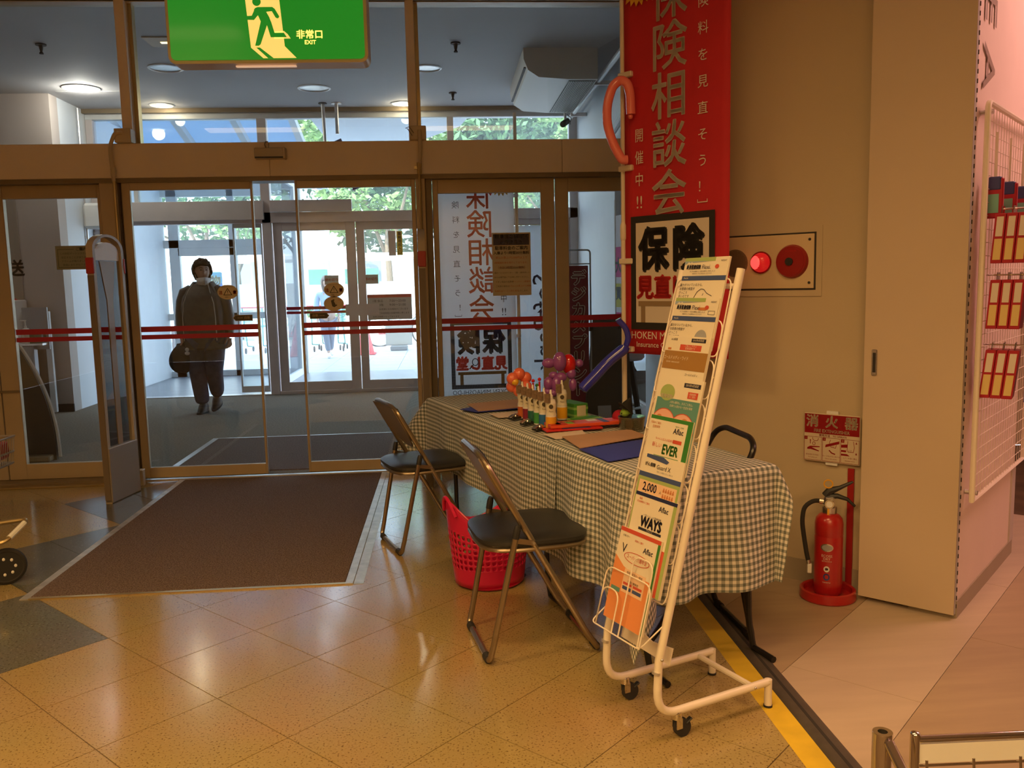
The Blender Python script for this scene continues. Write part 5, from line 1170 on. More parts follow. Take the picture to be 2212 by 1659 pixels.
# ================================================================ RED BANNER ON A POLE
mat('banner_red', (.50, .012, .02), .75, var=.06, vscale=5, bump=.15, bscale=25); mat('banner_white_ink', (.72, .64, .54), .7); mat('banner_black_ink', (.018, .015, .013), .7); mat('banner_tan_ink', (.28, .19, .10), .7); mat('banner_sun', (.78, .40, .02), .7); mat('banner_red_ink', (.55, .02, .02), .7); mat('pole_cream', (.74, .64, .50), .4)
def nobori(label, base, xdir, w, h, z0, field, ink, ink2, mirror, cloth_m):
    """tall shop banner; local x along the cloth, printed on the side facing -Y (local)"""
    t = thing('shop_banner', label, 'banner', base, math.atan2(xdir[1], xdir[0]))
    mx = -1 if mirror else 1
    mb = MB(); mb.grid(lambda u, v: (.012 + u * w, .004 * math.sin(u * 7) - .004 * 0, z0 + v * h), 14, 20)
    f = obj('fabric', mb, cloth_m, t); sm = f.modifiers.new('thick', 'SOLIDIFY'); sm.thickness = .0012; sm.offset = 1
    def X(u): return .012 + (w - u if mirror else u)
    M0, M1, M2, M3 = [XZ((0, -.0085 - .0008 * k, z0)) for k in range(4)]
    def pp(polys, m, M, name): return patch([[(X(a), b) for a, b in p] for p in polys], m, t, M, name)
    def tx(lst, m, M): return letters([(s, X(a), b, sz, dict(kw, mirror=mirror)) for s, a, b, sz, kw in lst], m, t, M)
    k = w / .57; BK = 'print_through_black' if mirror else 'banner_black_ink'; RD = 'banner_red_show' if mirror else 'banner_red_ink'
    pp([rect(.04 * k, .505 * k, .115, .147), rect(.04 * k, .505 * k, .60, .63), rect(.04 * k, .07 * k, .147, .60), rect(.475 * k, .505 * k, .147, .60)], BK, M0, 'frame_print')
    if not mirror: pp([rect(.07 * k, .475 * k, .147, .60)], ink2, M0, 'frame_field')
    tx([('保', .175 * k, .463, .205, {'bold': .05, 'sx': .82}), ('険', .365 * k, .463, .205, {'bold': .05, 'sx': .82})], BK, M2)
    tx([('見', .125 * k, .300, .11, {'bold': .05, 'sx': .9}), ('直', .225 * k, .300, .11, {'bold': .05, 'sx': .9}), ('し', .315 * k, .300, .11, {'bold': .05, 'sx': .9}), ('堂', .420 * k, .300, .11, {'bold': .05, 'sx': .9})], RD, M2)
    ring = [(.322 * k + .022 * math.cos(a), .318 + .026 * math.sin(a)) for a in [2 * PI * i / 20 for i in range(21)]]; pp(stroke(ring, .006) + stroke([(.338 * k, .298), (.365 * k, .268)], .008), BK, M3, 'magnifier_print')
    pp([rect(.085 * k, .455 * k, .222, .245), rect(.10 * k, .125 * k, .147, .222), rect(.415 * k, .44 * k, .147, .222)], 'banner_tan_ink', M2, 'table_print')
    tx([(c, .26 * k, .708 + .208 * (4 - i), .212, {'bold': .010, 'sx': .94}) for i, c in enumerate('保険相談会')], ink, M0)
    tx([(c, .44 * k, .620 + .108 * (9 - i), .056, {}) for i, c in enumerate('保険料を見直そう！')], ink if not mirror else BK, M0)
    tx([('﹈', .44 * k, .648, .056, {})], ink if not mirror else BK, M0)
    tx([(c, .092 * k, .985 - .098 * i, .064, {'sx': .8}) for i, c in enumerate('開催中')] + [('!!', .092 * k, .69, .08, {})], ink if not mirror else BK, M0)
    sun = []
    for i in range(48): r = .125 if i % 2 else .10; sun.append((max(.003, .095 * k + r * math.cos(i * PI / 24)), 1.665 + r * .95 * math.sin(i * PI / 24)))
    pp([sun], 'banner_sun', M1, 'sun_print'); tx([('無', .065 * k, 1.655, .085, {'bold': .03}), ('料', .145 * k, 1.67, .085, {'bold': .03})], RD, M2)
    tx([('HOKEN MINAOSHI-DO', .27 * k, .086, .048, {'sx': .92}), ('Insurance Consulting Service', .27 * k, .044, .034, {})], ink if not mirror else BK, M0)
    return t
rb = nobori('tall red insurance banner on a pole in front of the diagonal wall', (.84, 4.0, 0), (.607, -.794), .565, 1.80, 1.015, None, 'banner_white_ink', mat('banner_field', (.66, .58, .48), .7), False, 'banner_red')
obj('pole', MB().cyl((0, .0, .0), (0, 0, 1.60), .0125, n=14), 'pole_cream', rb); obj('upper_pole', MB().cyl((0, 0, 1.60), (0, 0, 2.95), .0105, n=14), 'pole_cream', rb); obj('pole_collar', MB().lathe([(.0126, 1.54), (.016, 1.55), (.016, 1.61), (.0106, 1.625)], 14), 'pole_cream', rb)
for z in (1.035, 1.444, 1.868, 2.282, 2.70): obj('tab', MB().bb(-.018, .062, -.016, .016, z - .013, z + .013, bev=.004), 'pole_cream', rb)
obj('crossbar', MB().cyl((0, 0, 2.84), (.58, 0, 2.84), .006, n=8), 'pole_cream', rb); obj('base_tank', MB().box((0, 0, .05), (.36, .30, .10), bev=.03, seg=2), 'white_plastic', rb)
# long balloons tied to the pole
pb = thing('pink_balloon', 'long pink balloon bent round the red banner pole', 'balloon', (.80, 3.93, 0))
pts = [(.045, 0, 1.90), (.02, 0, 1.90), (-.02, 0, 1.97), (-.048, 0, 2.06), (-.045, 0, 2.15), (-.02, -.01, 2.225), (.015, -.01, 2.25), (.045, -.01, 2.235), (.058, -.01, 2.19), (.062, -.005, 2.10)]
obj('tube', MB().tube(fillet(pts, .05, 4), .021, 14), balloon_mat('balloon_pink', (.80, .20, .17)), pb); obj('knot', MB().sph((.06, -.005, 2.09), .012, 8), 'balloon_pink', pb)
bb_ = thing('blue_balloon', 'long blue balloon hanging from the pole towards the bottles', 'balloon', (.80, 3.92, 0))
bl = balloon_mat('balloon_blue', (.03, .035, .40))
obj('tube', MB().tube(fillet([(.025, 0, 1.055), (.02, -.005, 1.04), (-.05, -.01, .99), (-.12, -.02, .92), (-.175, -.03, .868), (-.185, -.03, .858)], .05, 4), [.016] + [.026] * 4 + [.026] * (len(fillet([(.025, 0, 1.055), (.02, -.005, 1.04), (-.05, -.01, .99), (-.12, -.02, .92), (-.175, -.03, .868), (-.185, -.03, .858)], .05, 4)) - 6) + [.016], 14), bl, bb_)
obj('tail', MB().tube(fillet([(.03, 0, 1.05), (.045, 0, 1.09), (.03, 0, 1.14), (.0, 0, 1.17), (-.005, 0, 1.18)], .03, 4), .014, 10), bl, bb_)

# ================================================================ BROCHURE RACK
RO = Vector((.544, 2.616, 0)); RA = math.atan2(-.917, .398)
def uy(z): return .0225 + .267 * (z - .584)
rk = thing('brochure_rack', 'white metal brochure rack on casters at the near end of the table', 'rack', RO, RA)
wp = mat('rack_white', (.82, .74, .62), .35)
for x in (0, .264):
    low = fillet([(x, .366, .083), (x, -.075, .083), (x, uy(.25), .25)], .085, 7)
    obj('side_tube', MB().tube(low + [Vector((x, uy(1.385), 1.385))], .0125, 12), wp, rk)
    obj('upright_sleeve', MB().tube([(x, uy(.215), .215), (x, uy(.222), .222)], .0135, 12), 'alu', rk)
    obj('rear_foot', MB().cyl((x, .366, .091), (x, .366, .006), .0125, n=12), wp, rk); obj('foot_cap', MB().cyl((x, .366, .007), (x, .366, 0), .0145, n=12), 'black_rubber', rk)
    c = obj('caster', MB().lathe([(.014, .083), (.017, .072), (.017, .060), (.010, .056)], 14, (x, .0, 0)).bb(x - .014, x - .010, -.008, .012, .030, .062).bb(x + .010, x + .014, -.008, .012, .030, .062), 'chrome', rk)
    obj('wheel', MB().cyl((x - .0095, .020, .027), (x + .0095, .020, .027), .027, n=24), 'black_rubber', c); obj('brake_lever', MB().box((x + .004, .040, .045), (.016, .026, .006), Euler((.5, 0, 0)), bev=.002), 'black_plastic', c)
    obj('bolt', MB().sph((x + (.0125 if x else -.0125), uy(.26), .26), .005, 8), 'steel', rk); obj('bolt', MB().sph((x + (.0125 if x else -.0125), .30, .083), .005, 8), 'steel', rk)
obj('cross_tube', MB().cyl((0, .30, .083), (.264, .30, .083), .0095, n=10), wp, rk)
obj('top_bar', MB().cyl((0, uy(1.335), 1.335), (.264, uy(1.335), 1.335), .008, n=8), wp, rk)
obj('apron', MB().prism([(.008, .225), (.256, .225), (.256, .275), (.16, .262), (.008, .29)], -.0012, .0012, o=(0, uy(.25) - .013, 0), u=(1, 0, 0), v=Vector((0, .267, 1)), w=(0, -1, 0)), wp, rk)
LUP = Vector((0, .267, 1)).normalized(); LN = Vector((0, -1, .267)).normalized()     # up along the lean, out of the lean (rack local)
def lp(x, z, off): return Vector((x, uy(z), z)) + LN * off
TOPS = [1.415, 1.292, 1.176, 1.050, .932, .815, .700, .585]
for i, zt in enumerate(TOPS):
    zb = zt - .285; za = zt - .06
    if i < 7:
        mb = MB(); mb.tube(fillet([lp(.262, zb + .02, .018), lp(.258, za, .018), lp(.006, za, .018), lp(.002, zb + .02, .018)], .035, 5), .0022, 6)
        mb.tube([lp(.262, zb + .06, .0), lp(.258, zb + .06, .018)], .0022, 6); mb.tube([lp(.002, zb + .06, .0), lp(.004, zb + .06, .018)], .0022, 6)
        obj('pocket_wire', mb, wp, rk)
        obj('shelf_wire', MB().tube(fillet([lp(.260, zb + .02, .016), lp(.258, zb - .004, .022), lp(.006, zb - .004, .022), lp(.004, zb + .02, .016)], .02, 4), .0022, 6), wp, rk)
    else:
        for x0, x1, hh in ((.03, .255, .16), (.03, .115, .10), (.150, .245, .22)):
            obj('front_wire', MB().tube(fillet([lp(x0, zb - .02, .075), lp(x0, zb + hh, .075), lp(x1, zb + hh, .075), lp(x1, zb - .02, .075)], .035, 5), .0024, 6), wp, rk)
        obj('shelf_wire', MB().tube(fillet([lp(.260, zb + .06, .0), lp(.256, zb - .02, .075), lp(.006, zb - .02, .075), lp(.004, zb + .06, .0)], .02, 4), .0024, 6), wp, rk)
# ---- brochures
RM = Matrix.Translation(RO) @ Matrix.Rotation(RA, 4, 'Z')
for nm, c in (('bro_cream', (.78, .70, .55)), ('bro_blue', (.06, .09, .22)), ('bro_green', (.05, .22, .04)), ('bro_lgreen', (.35, .45, .15)), ('bro_brown', (.36, .19, .05)), ('bro_red', (.60, .09, .05)), ('bro_orange', (.75, .28, .10)), ('bro_teal', (.11, .28, .24)), ('bro_pink', (.75, .42, .33)), ('bro_navy', (.025, .03, .09)), ('bro_grey', (.35, .36, .38)), ('bro_ink', (.03, .03, .05)), ('bro_ginger', (.55, .20, .06)), ('bro_sky', (.30, .38, .48)), ('bro_peach', (.80, .55, .36))): mat(nm, c, .35)
BW, BH = .20, .285
YK = (.72, .72, .65, .75, .78, .63, .66, .74)
def brochure(i, label, x0, off, design, th=.008, extra=0):
    """leaflet i standing in pocket i; printed on its front"""
    zb = TOPS[i] - .275
    t = thing('brochure', label, 'brochure', tuple(RM @ lp(x0, zb, off)), 0, 'brochures in the white rack')
    M = (Matrix.Rotation(RA, 4, 'Z') @ frame3((0, 0, 0), (1, 0, 0), LUP))
    obj('leaflets', MB().box((BW / 2, BH / 2, -th / 2), (BW, BH, th)).xf(M), 'bro_cream', t, False)
    lay = [M @ Matrix.Translation((0, 0, .0006 + .0005 * k)) for k in range(4)]
    def ym(y): return .0008 if y < .0015 else BH - (BH - y) * YK[i]
    def P(polys, m, k=0, name='print'): return patch([[(min(max(a, .0003), BW - .0003), min(ym(b), BH - .0003)) for a, b in p] for p in polys], m, t, lay[k], name)
    def L(lst, m, k=1): return letters([(s_, a, ym(b), sz * (.6 + .4 * YK[i]), kw) for s_, a, b, sz, kw in lst], m, t, lay[k])
    design(P, L)
    # clear plastic sleeve edge
    return t
def flexi(alt):
    def f(P, L):
        P([rect(0, .14, .268, .285)], 'bro_lgreen'); P([[(0, .255), (0, .270), (.12, .268), (.02, .262)]], 'bro_sky', 1); P([[(.01, .256), (.02, .266), (.027, .260), (.034, .267), (.045, .256)]], 'bro_cream', 2, 'mountain_print')
        L([('終身医療保険', .046, .242, .0165, {'bold': .04, 'sx': .75})], 'bro_ink'); L([('Flexi.', .105, .242, .022, {})], 'bro_navy'); P([ell(.152, .244, .009, .009)], 'bro_red', 1, 'red_dot')
        L([('NISSAY', .178, .268, .009, {}), ('手ごろな保険料で一生涯の保障をご用意しました', .09, .224, .006, {}), ('持病があってもお申込みいただけます', .09, .214, .006, {})], 'bro_ink')
        P([rect(0, BW, .185, .205)], 'bro_blue', 0, 'blue_band'); L([('MetLife', .02, .195, .008, {})], 'bro_cream')
        L([('誰かがついているから、', .055, .165, .0115, {}), ('お医者の検査が', .036, .148, .0115, {}), ('けっこう', .02, .131, .0115, {}), ('多いのです', .026, .115, .0115, {})], 'bro_ink')
        if alt:
            P([ell(.15, .11, .028, .04)], 'bro_grey', 1, 'round_figure'); P([rect(.115, .150, .232, .244)], 'bro_ginger', 1, 'gold_tag'); P(stroke([(.162, .215), (.19, .215), (.19, .230), (.162, .230), (.162, .215)], .0015), 'bro_ink', 1, 'small_box')
        else: P(stroke([(.075, .11), (.085, .135), (.10, .148), (.115, .146), (.13, .130), (.155, .118)], .0022) + stroke([(.112, .120), (.115, .128)], .002), 'bro_ink', 1, 'line_drawing')
    return f
def gold(P, L):
    P([rect(.115, .18, .258, .276)], 'bro_ink', 0, 'black_tag'); L([('2015年4月改定', .147, .267, .009, {})], 'bro_cream'); L([('AIU保険', .035, .266, .010, {})], 'bro_ink'); P([rect(.068, .166, .218, .245)], 'bro_red', 0, 'red_tag'); L([('ご加入しやすい', .117, .238, .009, {}), ('医療保険です', .117, .226, .009, {})], 'bro_cream')
    P([rect(.012, .028, .216, .226)], 'bro_ginger', 0, 'gold_tag'); P([rect(0, BW, .125, .212)], 'bro_brown', 0, 'brown_band'); L([('ゴールドメディ・ワイド', .06, .178, .0155, {'sx': .8}), ('医療保険（無解約返戻金型）', .05, .158, .006, {})], 'bro_cream'); L([('ゴールドメディ', .145, .105, .010, {})], 'bro_ink')
def chubby(P, L):
    P([rect(0, BW, 0, .20)], 'bro_teal', 0, 'teal_field'); P([rect(.115, .19, .252, .270)], 'bro_ink', 0, 'black_tag'); L([('2015年4月改定', .152, .261, .010, {})], 'bro_cream'); P([rect(.14, .185, .210, .236)], 'bro_red', 1, 'red_tag'); L([('医療保険', .162, .227, .008, {}), ('のご案内', .162, .217, .008, {})], 'bro_cream', 2)
    P([ell(.045, .222, .034, .034)], 'bro_lgreen', 1, 'emblem'); L([('医療保険', .045, .205, .016, {'bold': .02})], 'bro_cream', 2); L([('入院も通院も、まるごと安心。', .12, .185, .009, {}), ('日帰り入院から一生涯を保障', .12, .170, .009, {})], 'bro_cream')
    P([ell(.05, .09, .055, .065)], 'bro_pink', 1, 'pink_shape'); P([ell(.14, .075, .055, .07)], 'bro_pink', 1, 'pink_shape'); P(stroke(ell(.14, .075, .056, .071) + ell(.14, .075, .056, .071)[:1], .003), 'bro_red', 2, 'outline'); P(stroke(ell(.05, .09, .056, .066, 24, 0, PI * 2) , .003), 'bro_red', 2, 'outline'); P([ell(.12, .11, .01, .012), ell(.15, .12, .012, .008), ell(.03, .12, .012, .009)], 'bro_ginger', 3, 'flower_print')
def ever(P, L):
    P([rect(0, BW, .270, .285), rect(.178, BW, 0, .270)], 'bro_green', 0, 'green_border'); L([('Aflac', .142, .236, .026, {'bold': .01})], 'bro_navy'); L([('「生きる」を創る', .142, .254, .006, {}), ('EVER', .120, .158, .046, {'bold': .03, 'sx': .8})], 'bro_green'); P([rect(.048, .165, .120, .132)], 'bro_green', 0, 'green_bar'); L([('ちゃんと応える医療保険', .09, .196, .0095, {}), ('新しい', .055, .170, .017, {})], 'bro_red'); P([rect(.125, .165, .190, .204)], 'bro_red', 0, 'red_tag'); L([('保険のご案内', .03, .255, .009, {}), ('医療保険', .035, .240, .010, {})], 'bro_ginger')
    P([[(0, .10), (.05, .082), (.11, .075), (.178, .080), (.178, 0), (0, 0)]], 'bro_lgreen', 0, 'green_wave')
def guard(P, L):
    P([[(.02, .268), (.12, .255), (.13, .268), (.10, .285), (.02, .285)]], 'bro_blue', 0, 'blue_wave'); L([('がん保険', .045, .235, .015, {'bold': .03}), ('Guard X', .11, .232, .022, {})], 'bro_ink'); L([('充実した保障でがんに備える', .12, .21, .007, {})], 'bro_grey'); P([rect(0, BW, .172, .195)], 'bro_blue', 0, 'blue_band'); P([rect(0, BW, .0, .172)], 'bro_lgreen', 0, 'field'); P([rect(.01, .19, .02, .155)], 'bro_peach', 1, 'field'); L([('2,000', .065, .125, .042, {'bold': .02, 'sx': .85}), ('人', .118, .117, .012, {})], 'bro_navy', 2)
    ppl = []
    for r in range(4):
        for c in range(5): x, y = .132 + c * .011, .140 - r * .028; ppl += [ell(x, y, .003, .004, 8), rect(x - .004, x + .004, y - .016, y - .004)]
    P(ppl, 'bro_ginger', 2, 'people_print'); L([('がんになった方', .06, .09, .011, {})], 'bro_navy', 2)
def ways(P, L):
    P([rect(0, BW, .268, .285)], 'bro_navy', 0, 'navy_band'); P([rect(.185, BW, 0, .268)], 'bro_lgreen', 0, 'green_edge'); L([('Aflac', .145, .235, .026, {'bold': .01})], 'bro_navy'); L([('WAYS', .100, .155, .050, {'bold': .05, 'sx': .85})], 'bro_ink'); P([rect(.045, .155, .116, .128)], 'bro_ink', 0, 'black_bar'); L([('ウェイズ', .10, .122, .009, {})], 'bro_cream'); L([('一生いっしょの医療保険', .10, .187, .009, {})], 'bro_ink'); L([('保険', .03, .255, .009, {}), ('終身保険のご案内', .045, .240, .009, {})], 'bro_red')
    P([[(0, .105), (.05, .075), (.12, .062), (.185, .062), (.185, 0), (0, 0)]], 'bro_red', 0, 'red_field'); P([[(.02, .065), (.11, .045), (.11, .01), (.02, .025)]], 'bro_peach', 1, 'pale_box'); L([('商品パンフレット', .065, .045, .010, {})], 'bro_ink', 2); P([rect(.05, .10, -.02 + .02, .012)], 'bro_navy', 2, 'dark_box')
def vplan(P, L):
    P([rect(0, BW, .268, .285)], 'bro_red', 0, 'red_band'); P([rect(.188, BW, 0, .268)], 'bro_green', 0, 'green_edge'); L([('Aflac', .15, .222, .026, {'bold': .01})], 'bro_navy'); L([('V', .035, .200, .045, {})], 'bro_ink'); L([('お客さまへ', .035, .252, .008, {})], 'bro_ink'); L([('保険のご案内', .10, .246, .008, {})], 'bro_red'); P(stroke([(.105 + .062 * math.cos(a), .175 + .022 * math.sin(a)) for a in [2 * PI * q / 28 for q in range(29)]], .0025), 'bro_red', 1, 'oval_print'); L([('スーパー介護年金', .105, .175, .0165, {'sx': .85})], 'bro_red')
    P([[(0, .165), (.05, .130), (.11, .112), (.188, .112), (.188, 0), (0, 0)]], 'bro_orange', 0, 'orange_field'); P([rect(.06, .165, .03, .125)], 'bro_peach', 1, 'pale_box'); L([('特長1 生活の一時金', .112, .112, .010, {}), ('特長2 更新型', .112, .078, .010, {})], 'bro_ink', 2); P([rect(.065, .108, .062, .072), rect(.115, .158, .062, .072)], 'bro_red', 2, 'red_box'); P([rect(.065, .108, .042, .056), rect(.115, .158, .042, .056)], 'bro_blue', 2, 'blue_box'); P([rect(.01, .055, .02, .038)], 'bro_teal', 1, 'teal_box')
for i, (lb, x0, off, dz) in enumerate((('topmost brochure in the rack, blue band and line drawing', .042, .030, flexi(False)), ('second brochure from the top, blue band and grey round figure', .040, .034, flexi(True)), ('brochure with a wide brown gold band', .044, .038, gold), ('teal brochure with pink rounded shapes', .056, .040, chubby), ('green bordered brochure with large dark green word', .052, .044, ever), ('brochure with large number and rows of orange people', .056, .048, guard), ('brochure with bold black word above a red wave', .066, .052, ways), ('lowest orange brochure leaning behind the front wires', .040, .060, vplan))):
    brochure(i, lb, x0, off, dz, .010 if i in (2, 4, 6) else .006)
# ================================================================ ON THE DIAGONAL WALL
def wallpt(x, z, out=0.0):
    """point on the diagonal wall at world x, height z, standing out by 'out'"""
    return Vector((x, 5.163 - x, z)) + N45 * out
ap = thing('fire_alarm_panel', 'cream fire alarm panel with red lamp and button on the wall', 'alarm', wallpt(1.405, 1.4215), math.radians(-45))
# local: x along the wall to the right, -y out of the wall, z up
mat('alarm_cream', (.66, .52, .32), .4); mat('alarm_red', (.30, .012, .012), .3); mat('lamp_red', (.5, .01, .01), .25, emit=.35, ecol=(1, .02, .02)); mat('lamp_core', (.8, .05, .04), .3, emit=3.0, ecol=(1, .035, .03))
obj('rim', MB().box((0, -.002, 0), (.56, .004, .30)), 'wall_cream', ap, False)
obj('gap', MB().box((0, -.0045, 0), (.508, .002, .246)), 'slot_dark', ap, False)
obj('plate', MB().box((0, -.0075, 0), (.494, .006, .232), bev=.002), 'alarm_cream', ap, False)
def disc(name, x, r, y0, y1, m, par, n=32, r1=None): return obj(name, MB().cyl((x, -y0, 0), (x, -y1, 0), r, r1, n=n), m, par)
gx = (1.324 - 1.405) * math.sqrt(2); g_ = disc('speaker_grille', gx, .062, .0105, .013, mat('grille_brown', (.20, .14, .08), .6), ap)
mb = MB()
for i in range(-9, 10):
    for j in range(-9, 10):
        if math.hypot(i, j) < 9.2: mb.cyl((gx + i * .006, -.0132, j * .006), (gx + i * .006, -.0138, j * .006), .0016, n=5)
obj('grille_holes', mb, 'slot_dark', g_, kind='stuff')
lx_ = (1.412 - 1.405) * math.sqrt(2); l_ = disc('lamp_base', lx_, .049, .0105, .016, 'alarm_red', ap)
mb = MB(); bmesh.ops.create_uvsphere(mb.b, u_segments=24, v_segments=12, radius=.043, matrix=Matrix.Translation((lx_, -.016, 0)) @ Matrix.Diagonal((1, .75, 1, 1))); obj('lamp_dome', mb, 'lamp_red', l_)
mb = MB(); bmesh.ops.create_uvsphere(mb.b, u_segments=24, v_segments=12, radius=.034, matrix=Matrix.Translation((lx_ - .008, -.024, 0)) @ Matrix.Diagonal((1, .8, 1, 1))); obj('lamp_glow', mb, 'lamp_core', l_)
bx_ = (1.512 - 1.405) * math.sqrt(2); b_ = disc('button_ring', bx_, .073, .0105, .026, 'alarm_red', ap, r1=.066); disc('button_dish', bx_, .060, .026, .0275, 'alarm_red', b_); disc('push_button', bx_ - .006, .017, .0275, .034, 'black_plastic', b_)
letters([('火災報知機', bx_, .045, .010)], 'banner_red_ink', b_, XZ((0, -.0282, 0)))
for sx in (-1, 1):
    for sz in (-1, 1): obj('screw', MB().cyl((sx * .228, -.0105, sz * .092), (sx * .228, -.013, sz * .092), .006, n=10), 'slot_dark', ap)
es = thing('extinguisher_sign', 'red and white sign with extinguisher instructions above the extinguisher', 'sign', wallpt(1.6465, .6625), math.radians(-45))
mat('sign_cream', (.62, .52, .38), .45); mat('sign_maroon', (.26, .004, .008), .4)
obj('plate', MB().box((0, -.016, 0), (.241, .006, .212), bev=.003), 'sign_cream', es, False); obj('bracket', MB().box((0, -.008, .0), (.05, .012, .235)), 'white_plastic', es)
S1, S2 = XZ((0, -.0195, 0)), XZ((0, -.0201, 0))
patch([rect(-.117, .117, .018, .102)], 'sign_maroon', es, S1, 'red_field')
letters([('消', -.083, .068, .056, {'bold': .03}), ('火', 0, .068, .056, {'bold': .03}), ('器', .083, .068, .056, {'bold': .03}), ('FIRE EXTINGUISHER', .0, .030, .0195, {'bold': .02, 'sx': .88})], 'sign_cream', es, S2)
letters([('使用方法', -.03, .010, .012, {'bold': .02}), ('TO OPERATE', .035, .010, .010, {'bold': .02})], 'sign_maroon', es, S1)
for k in range(3):
    x0 = -.117 + k * .0795; x1 = x0 + .075
    patch(stroke([(x0, -.100), (x1, -.100), (x1, .002), (x0, .002), (x0, -.100)], .0015), 'sign_maroon', es, S1, 'box_outline'); patch([rect(x0, x0 + .013, -.012, .002)], 'sign_maroon', es, S1, 'number_tag'); letters([(str(k + 1), x0 + .0065, -.005, .011)], 'sign_cream', es, S2)
    cx = (x0 + x1) / 2
    if k == 0: art = [[(cx - .025, -.048), (cx - .012, -.040), (cx + .030, -.038), (cx + .030, -.042), (cx - .005, -.046), (cx + .028, -.058), (cx + .026, -.061), (cx - .010, -.054), (cx - .025, -.055)], [(cx - .013, -.030), (cx - .010, -.030), (cx - .010, -.016), (cx - .0075, -.016), (cx - .0115, -.010), (cx - .0155, -.016), (cx - .013, -.016)]] + stroke(ell(cx + .004, -.028, .006, .007, 12) + ell(cx + .004, -.028, .006, .007, 12)[:1], .002) + stroke([(cx - .002, -.002), (cx + .0, -.012), (cx + .008, -.016), (cx + .02, -.014), (cx + .024, -.004)], .002)
    elif k == 1: art = [[(cx - .026, -.040), (cx - .024, -.028), (cx + .034, -.008), (cx + .034, -.020)]] + stroke([(cx - .008, -.052), (cx + .002, -.062), (cx + .016, -.066)], .005) + stroke([(cx - .004, -.006), (cx - .008, -.020), (cx - .002, -.036), (cx + .018, -.040), (cx + .022, -.026)], .002) + stroke([(cx + .004, -.038), (cx + .004, -.026)], .0015) + stroke([(cx + .011, -.039), (cx + .011, -.025)], .0015)
    else: art = [[(x0, -.022), (cx - .012, -.018), (cx - .010, -.032), (x0, -.034)], [(x0, -.044), (cx - .016, -.044), (cx - .016, -.052), (x0, -.052)], [(x0, -.060), (cx - .012, -.060), (cx, -.068), (x0, -.068)], [(cx + .026, -.004), (cx + .030, -.014), (cx + .022, -.014)], [(cx + .026, -.050), (cx + .030, -.060), (cx + .022, -.060)]] + stroke([(cx - .010, -.004), (cx - .012, -.044), (cx - .008, -.050), (cx + .014, -.050), (cx + .018, -.030), (cx + .014, -.004)], .002) + stroke([(cx - .004, -.050), (cx - .004, -.040)], .0015) + stroke([(cx + .004, -.050), (cx + .004, -.040)], .0015)
    patch(art, 'sign_maroon', es, S1, 'hand_picture')
    letters([(['安全栓を引き抜く', 'ホースを火元に向ける', 'レバーを強く握る'][k], cx, -.078, .0075), (['Pull safety pin', 'Direct the nozzle', 'Squeeze levers'][k], cx, -.089, .007)], 'sign_maroon', es, S1)
fx = thing('fire_extinguisher', 'red fire extinguisher standing in a round red base', 'extinguisher', (1.582, 3.398, 0), math.radians(-25))
# local -y faces the camera roughly
rd = mat('ext_red', (.42, .012, .012), .28, coat=.4)
obj('cylinder', MB().lathe([(0, .02), (.050, .02), (.0565, .028), (.0575, .04), (.0575, .27), (.0568, .272), (.0568, .276), (.0575, .278), (.0575, .325), (.053, .347), (.040, .362), (.026, .368), (0, .368)], 40), rd, fx)
obj('collar', MB().lathe([(.028, .366), (.030, .370), (.030, .394), (.024, .398), (0, .398)], 24), 'steel', fx)
vh = obj('valve_head', MB().box((0, 0, .418), (.045, .036, .045), bev=.008).cyl((0, -.02, .412), (0, -.034, .412), .019, n=18), 'steel', fx); obj('gauge_face', MB().cyl((0, -.034, .412), (0, -.0355, .412), .013, n=16), 'white_plastic', vh)
obj('lever', MB().tube([(-.018, 0, .440), (.0, 0, .462), (.04, 0, .478), (.075, 0, .498), (.09, 0, .506)], [.016, .017, .009, .007, .005], 8), 'black_plastic', fx); obj('grip', MB().tube([(-.012, 0, .436), (.03, 0, .442), (.07, 0, .430), (.10, 0, .402)], [.015, .011, .008, .005], 8), 'black_plastic', fx)
obj('safety_pin', MB().tube([(-.006 + .017 * math.cos(a * PI / 8), -.006, .492 + .017 * math.sin(a * PI / 8)) for a in range(16)], .003, 6, True), mat('pin_yellow', (.75, .38, .02), .4), fx)
obj('yellow_seal', MB().box((-.004, -.031, .382), (.008, .001, .032)), 'pin_yellow', fx)
obj('hose', MB().tube(fillet([(-.024, 0, .415), (-.060, 0, .418), (-.100, -.01, .392), (-.108, -.015, .33), (-.098, -.02, .26), (-.086, -.025, .19), (-.080, -.025, .165)], .03, 4), .0095, 10), 'black_rubber', fx); obj('hose_fitting', MB().cyl((-.02, 0, .414), (-.040, 0, .416), .011, n=10), 'steel', fx)
nz = obj('nozzle', MB().tube([(-.0805, -.025, .168), (-.078, -.025, .148)], .0085, 10), 'steel', fx); obj('nozzle_holder', MB().box((-.074, -.025, .128), (.018, .02, .04), bev=.003), 'white_plastic', fx)
def cw(x, z, r=.0583): a = x / r; return (r * math.sin(a), -r * math.cos(a), z)
patch([ell(-.006, .232, .026, .017, 24)], 'steel', fx, None, 'emblem', warp=lambda x, y: cw(x, y)); patch([ell(-.006, .232, .021, .0125, 24)], 'bro_grey', fx, None, 'emblem', warp=lambda x, y: cw(x, y, .0587))
letters([('ECOSS', -.006, .196, .015), ('DRY', -.006, .183, .015), ('蓄圧式粉末消火器', -.006, .173, .005)], 'banner_white_ink', fx, None, warp=lambda x, y: cw(x, y))
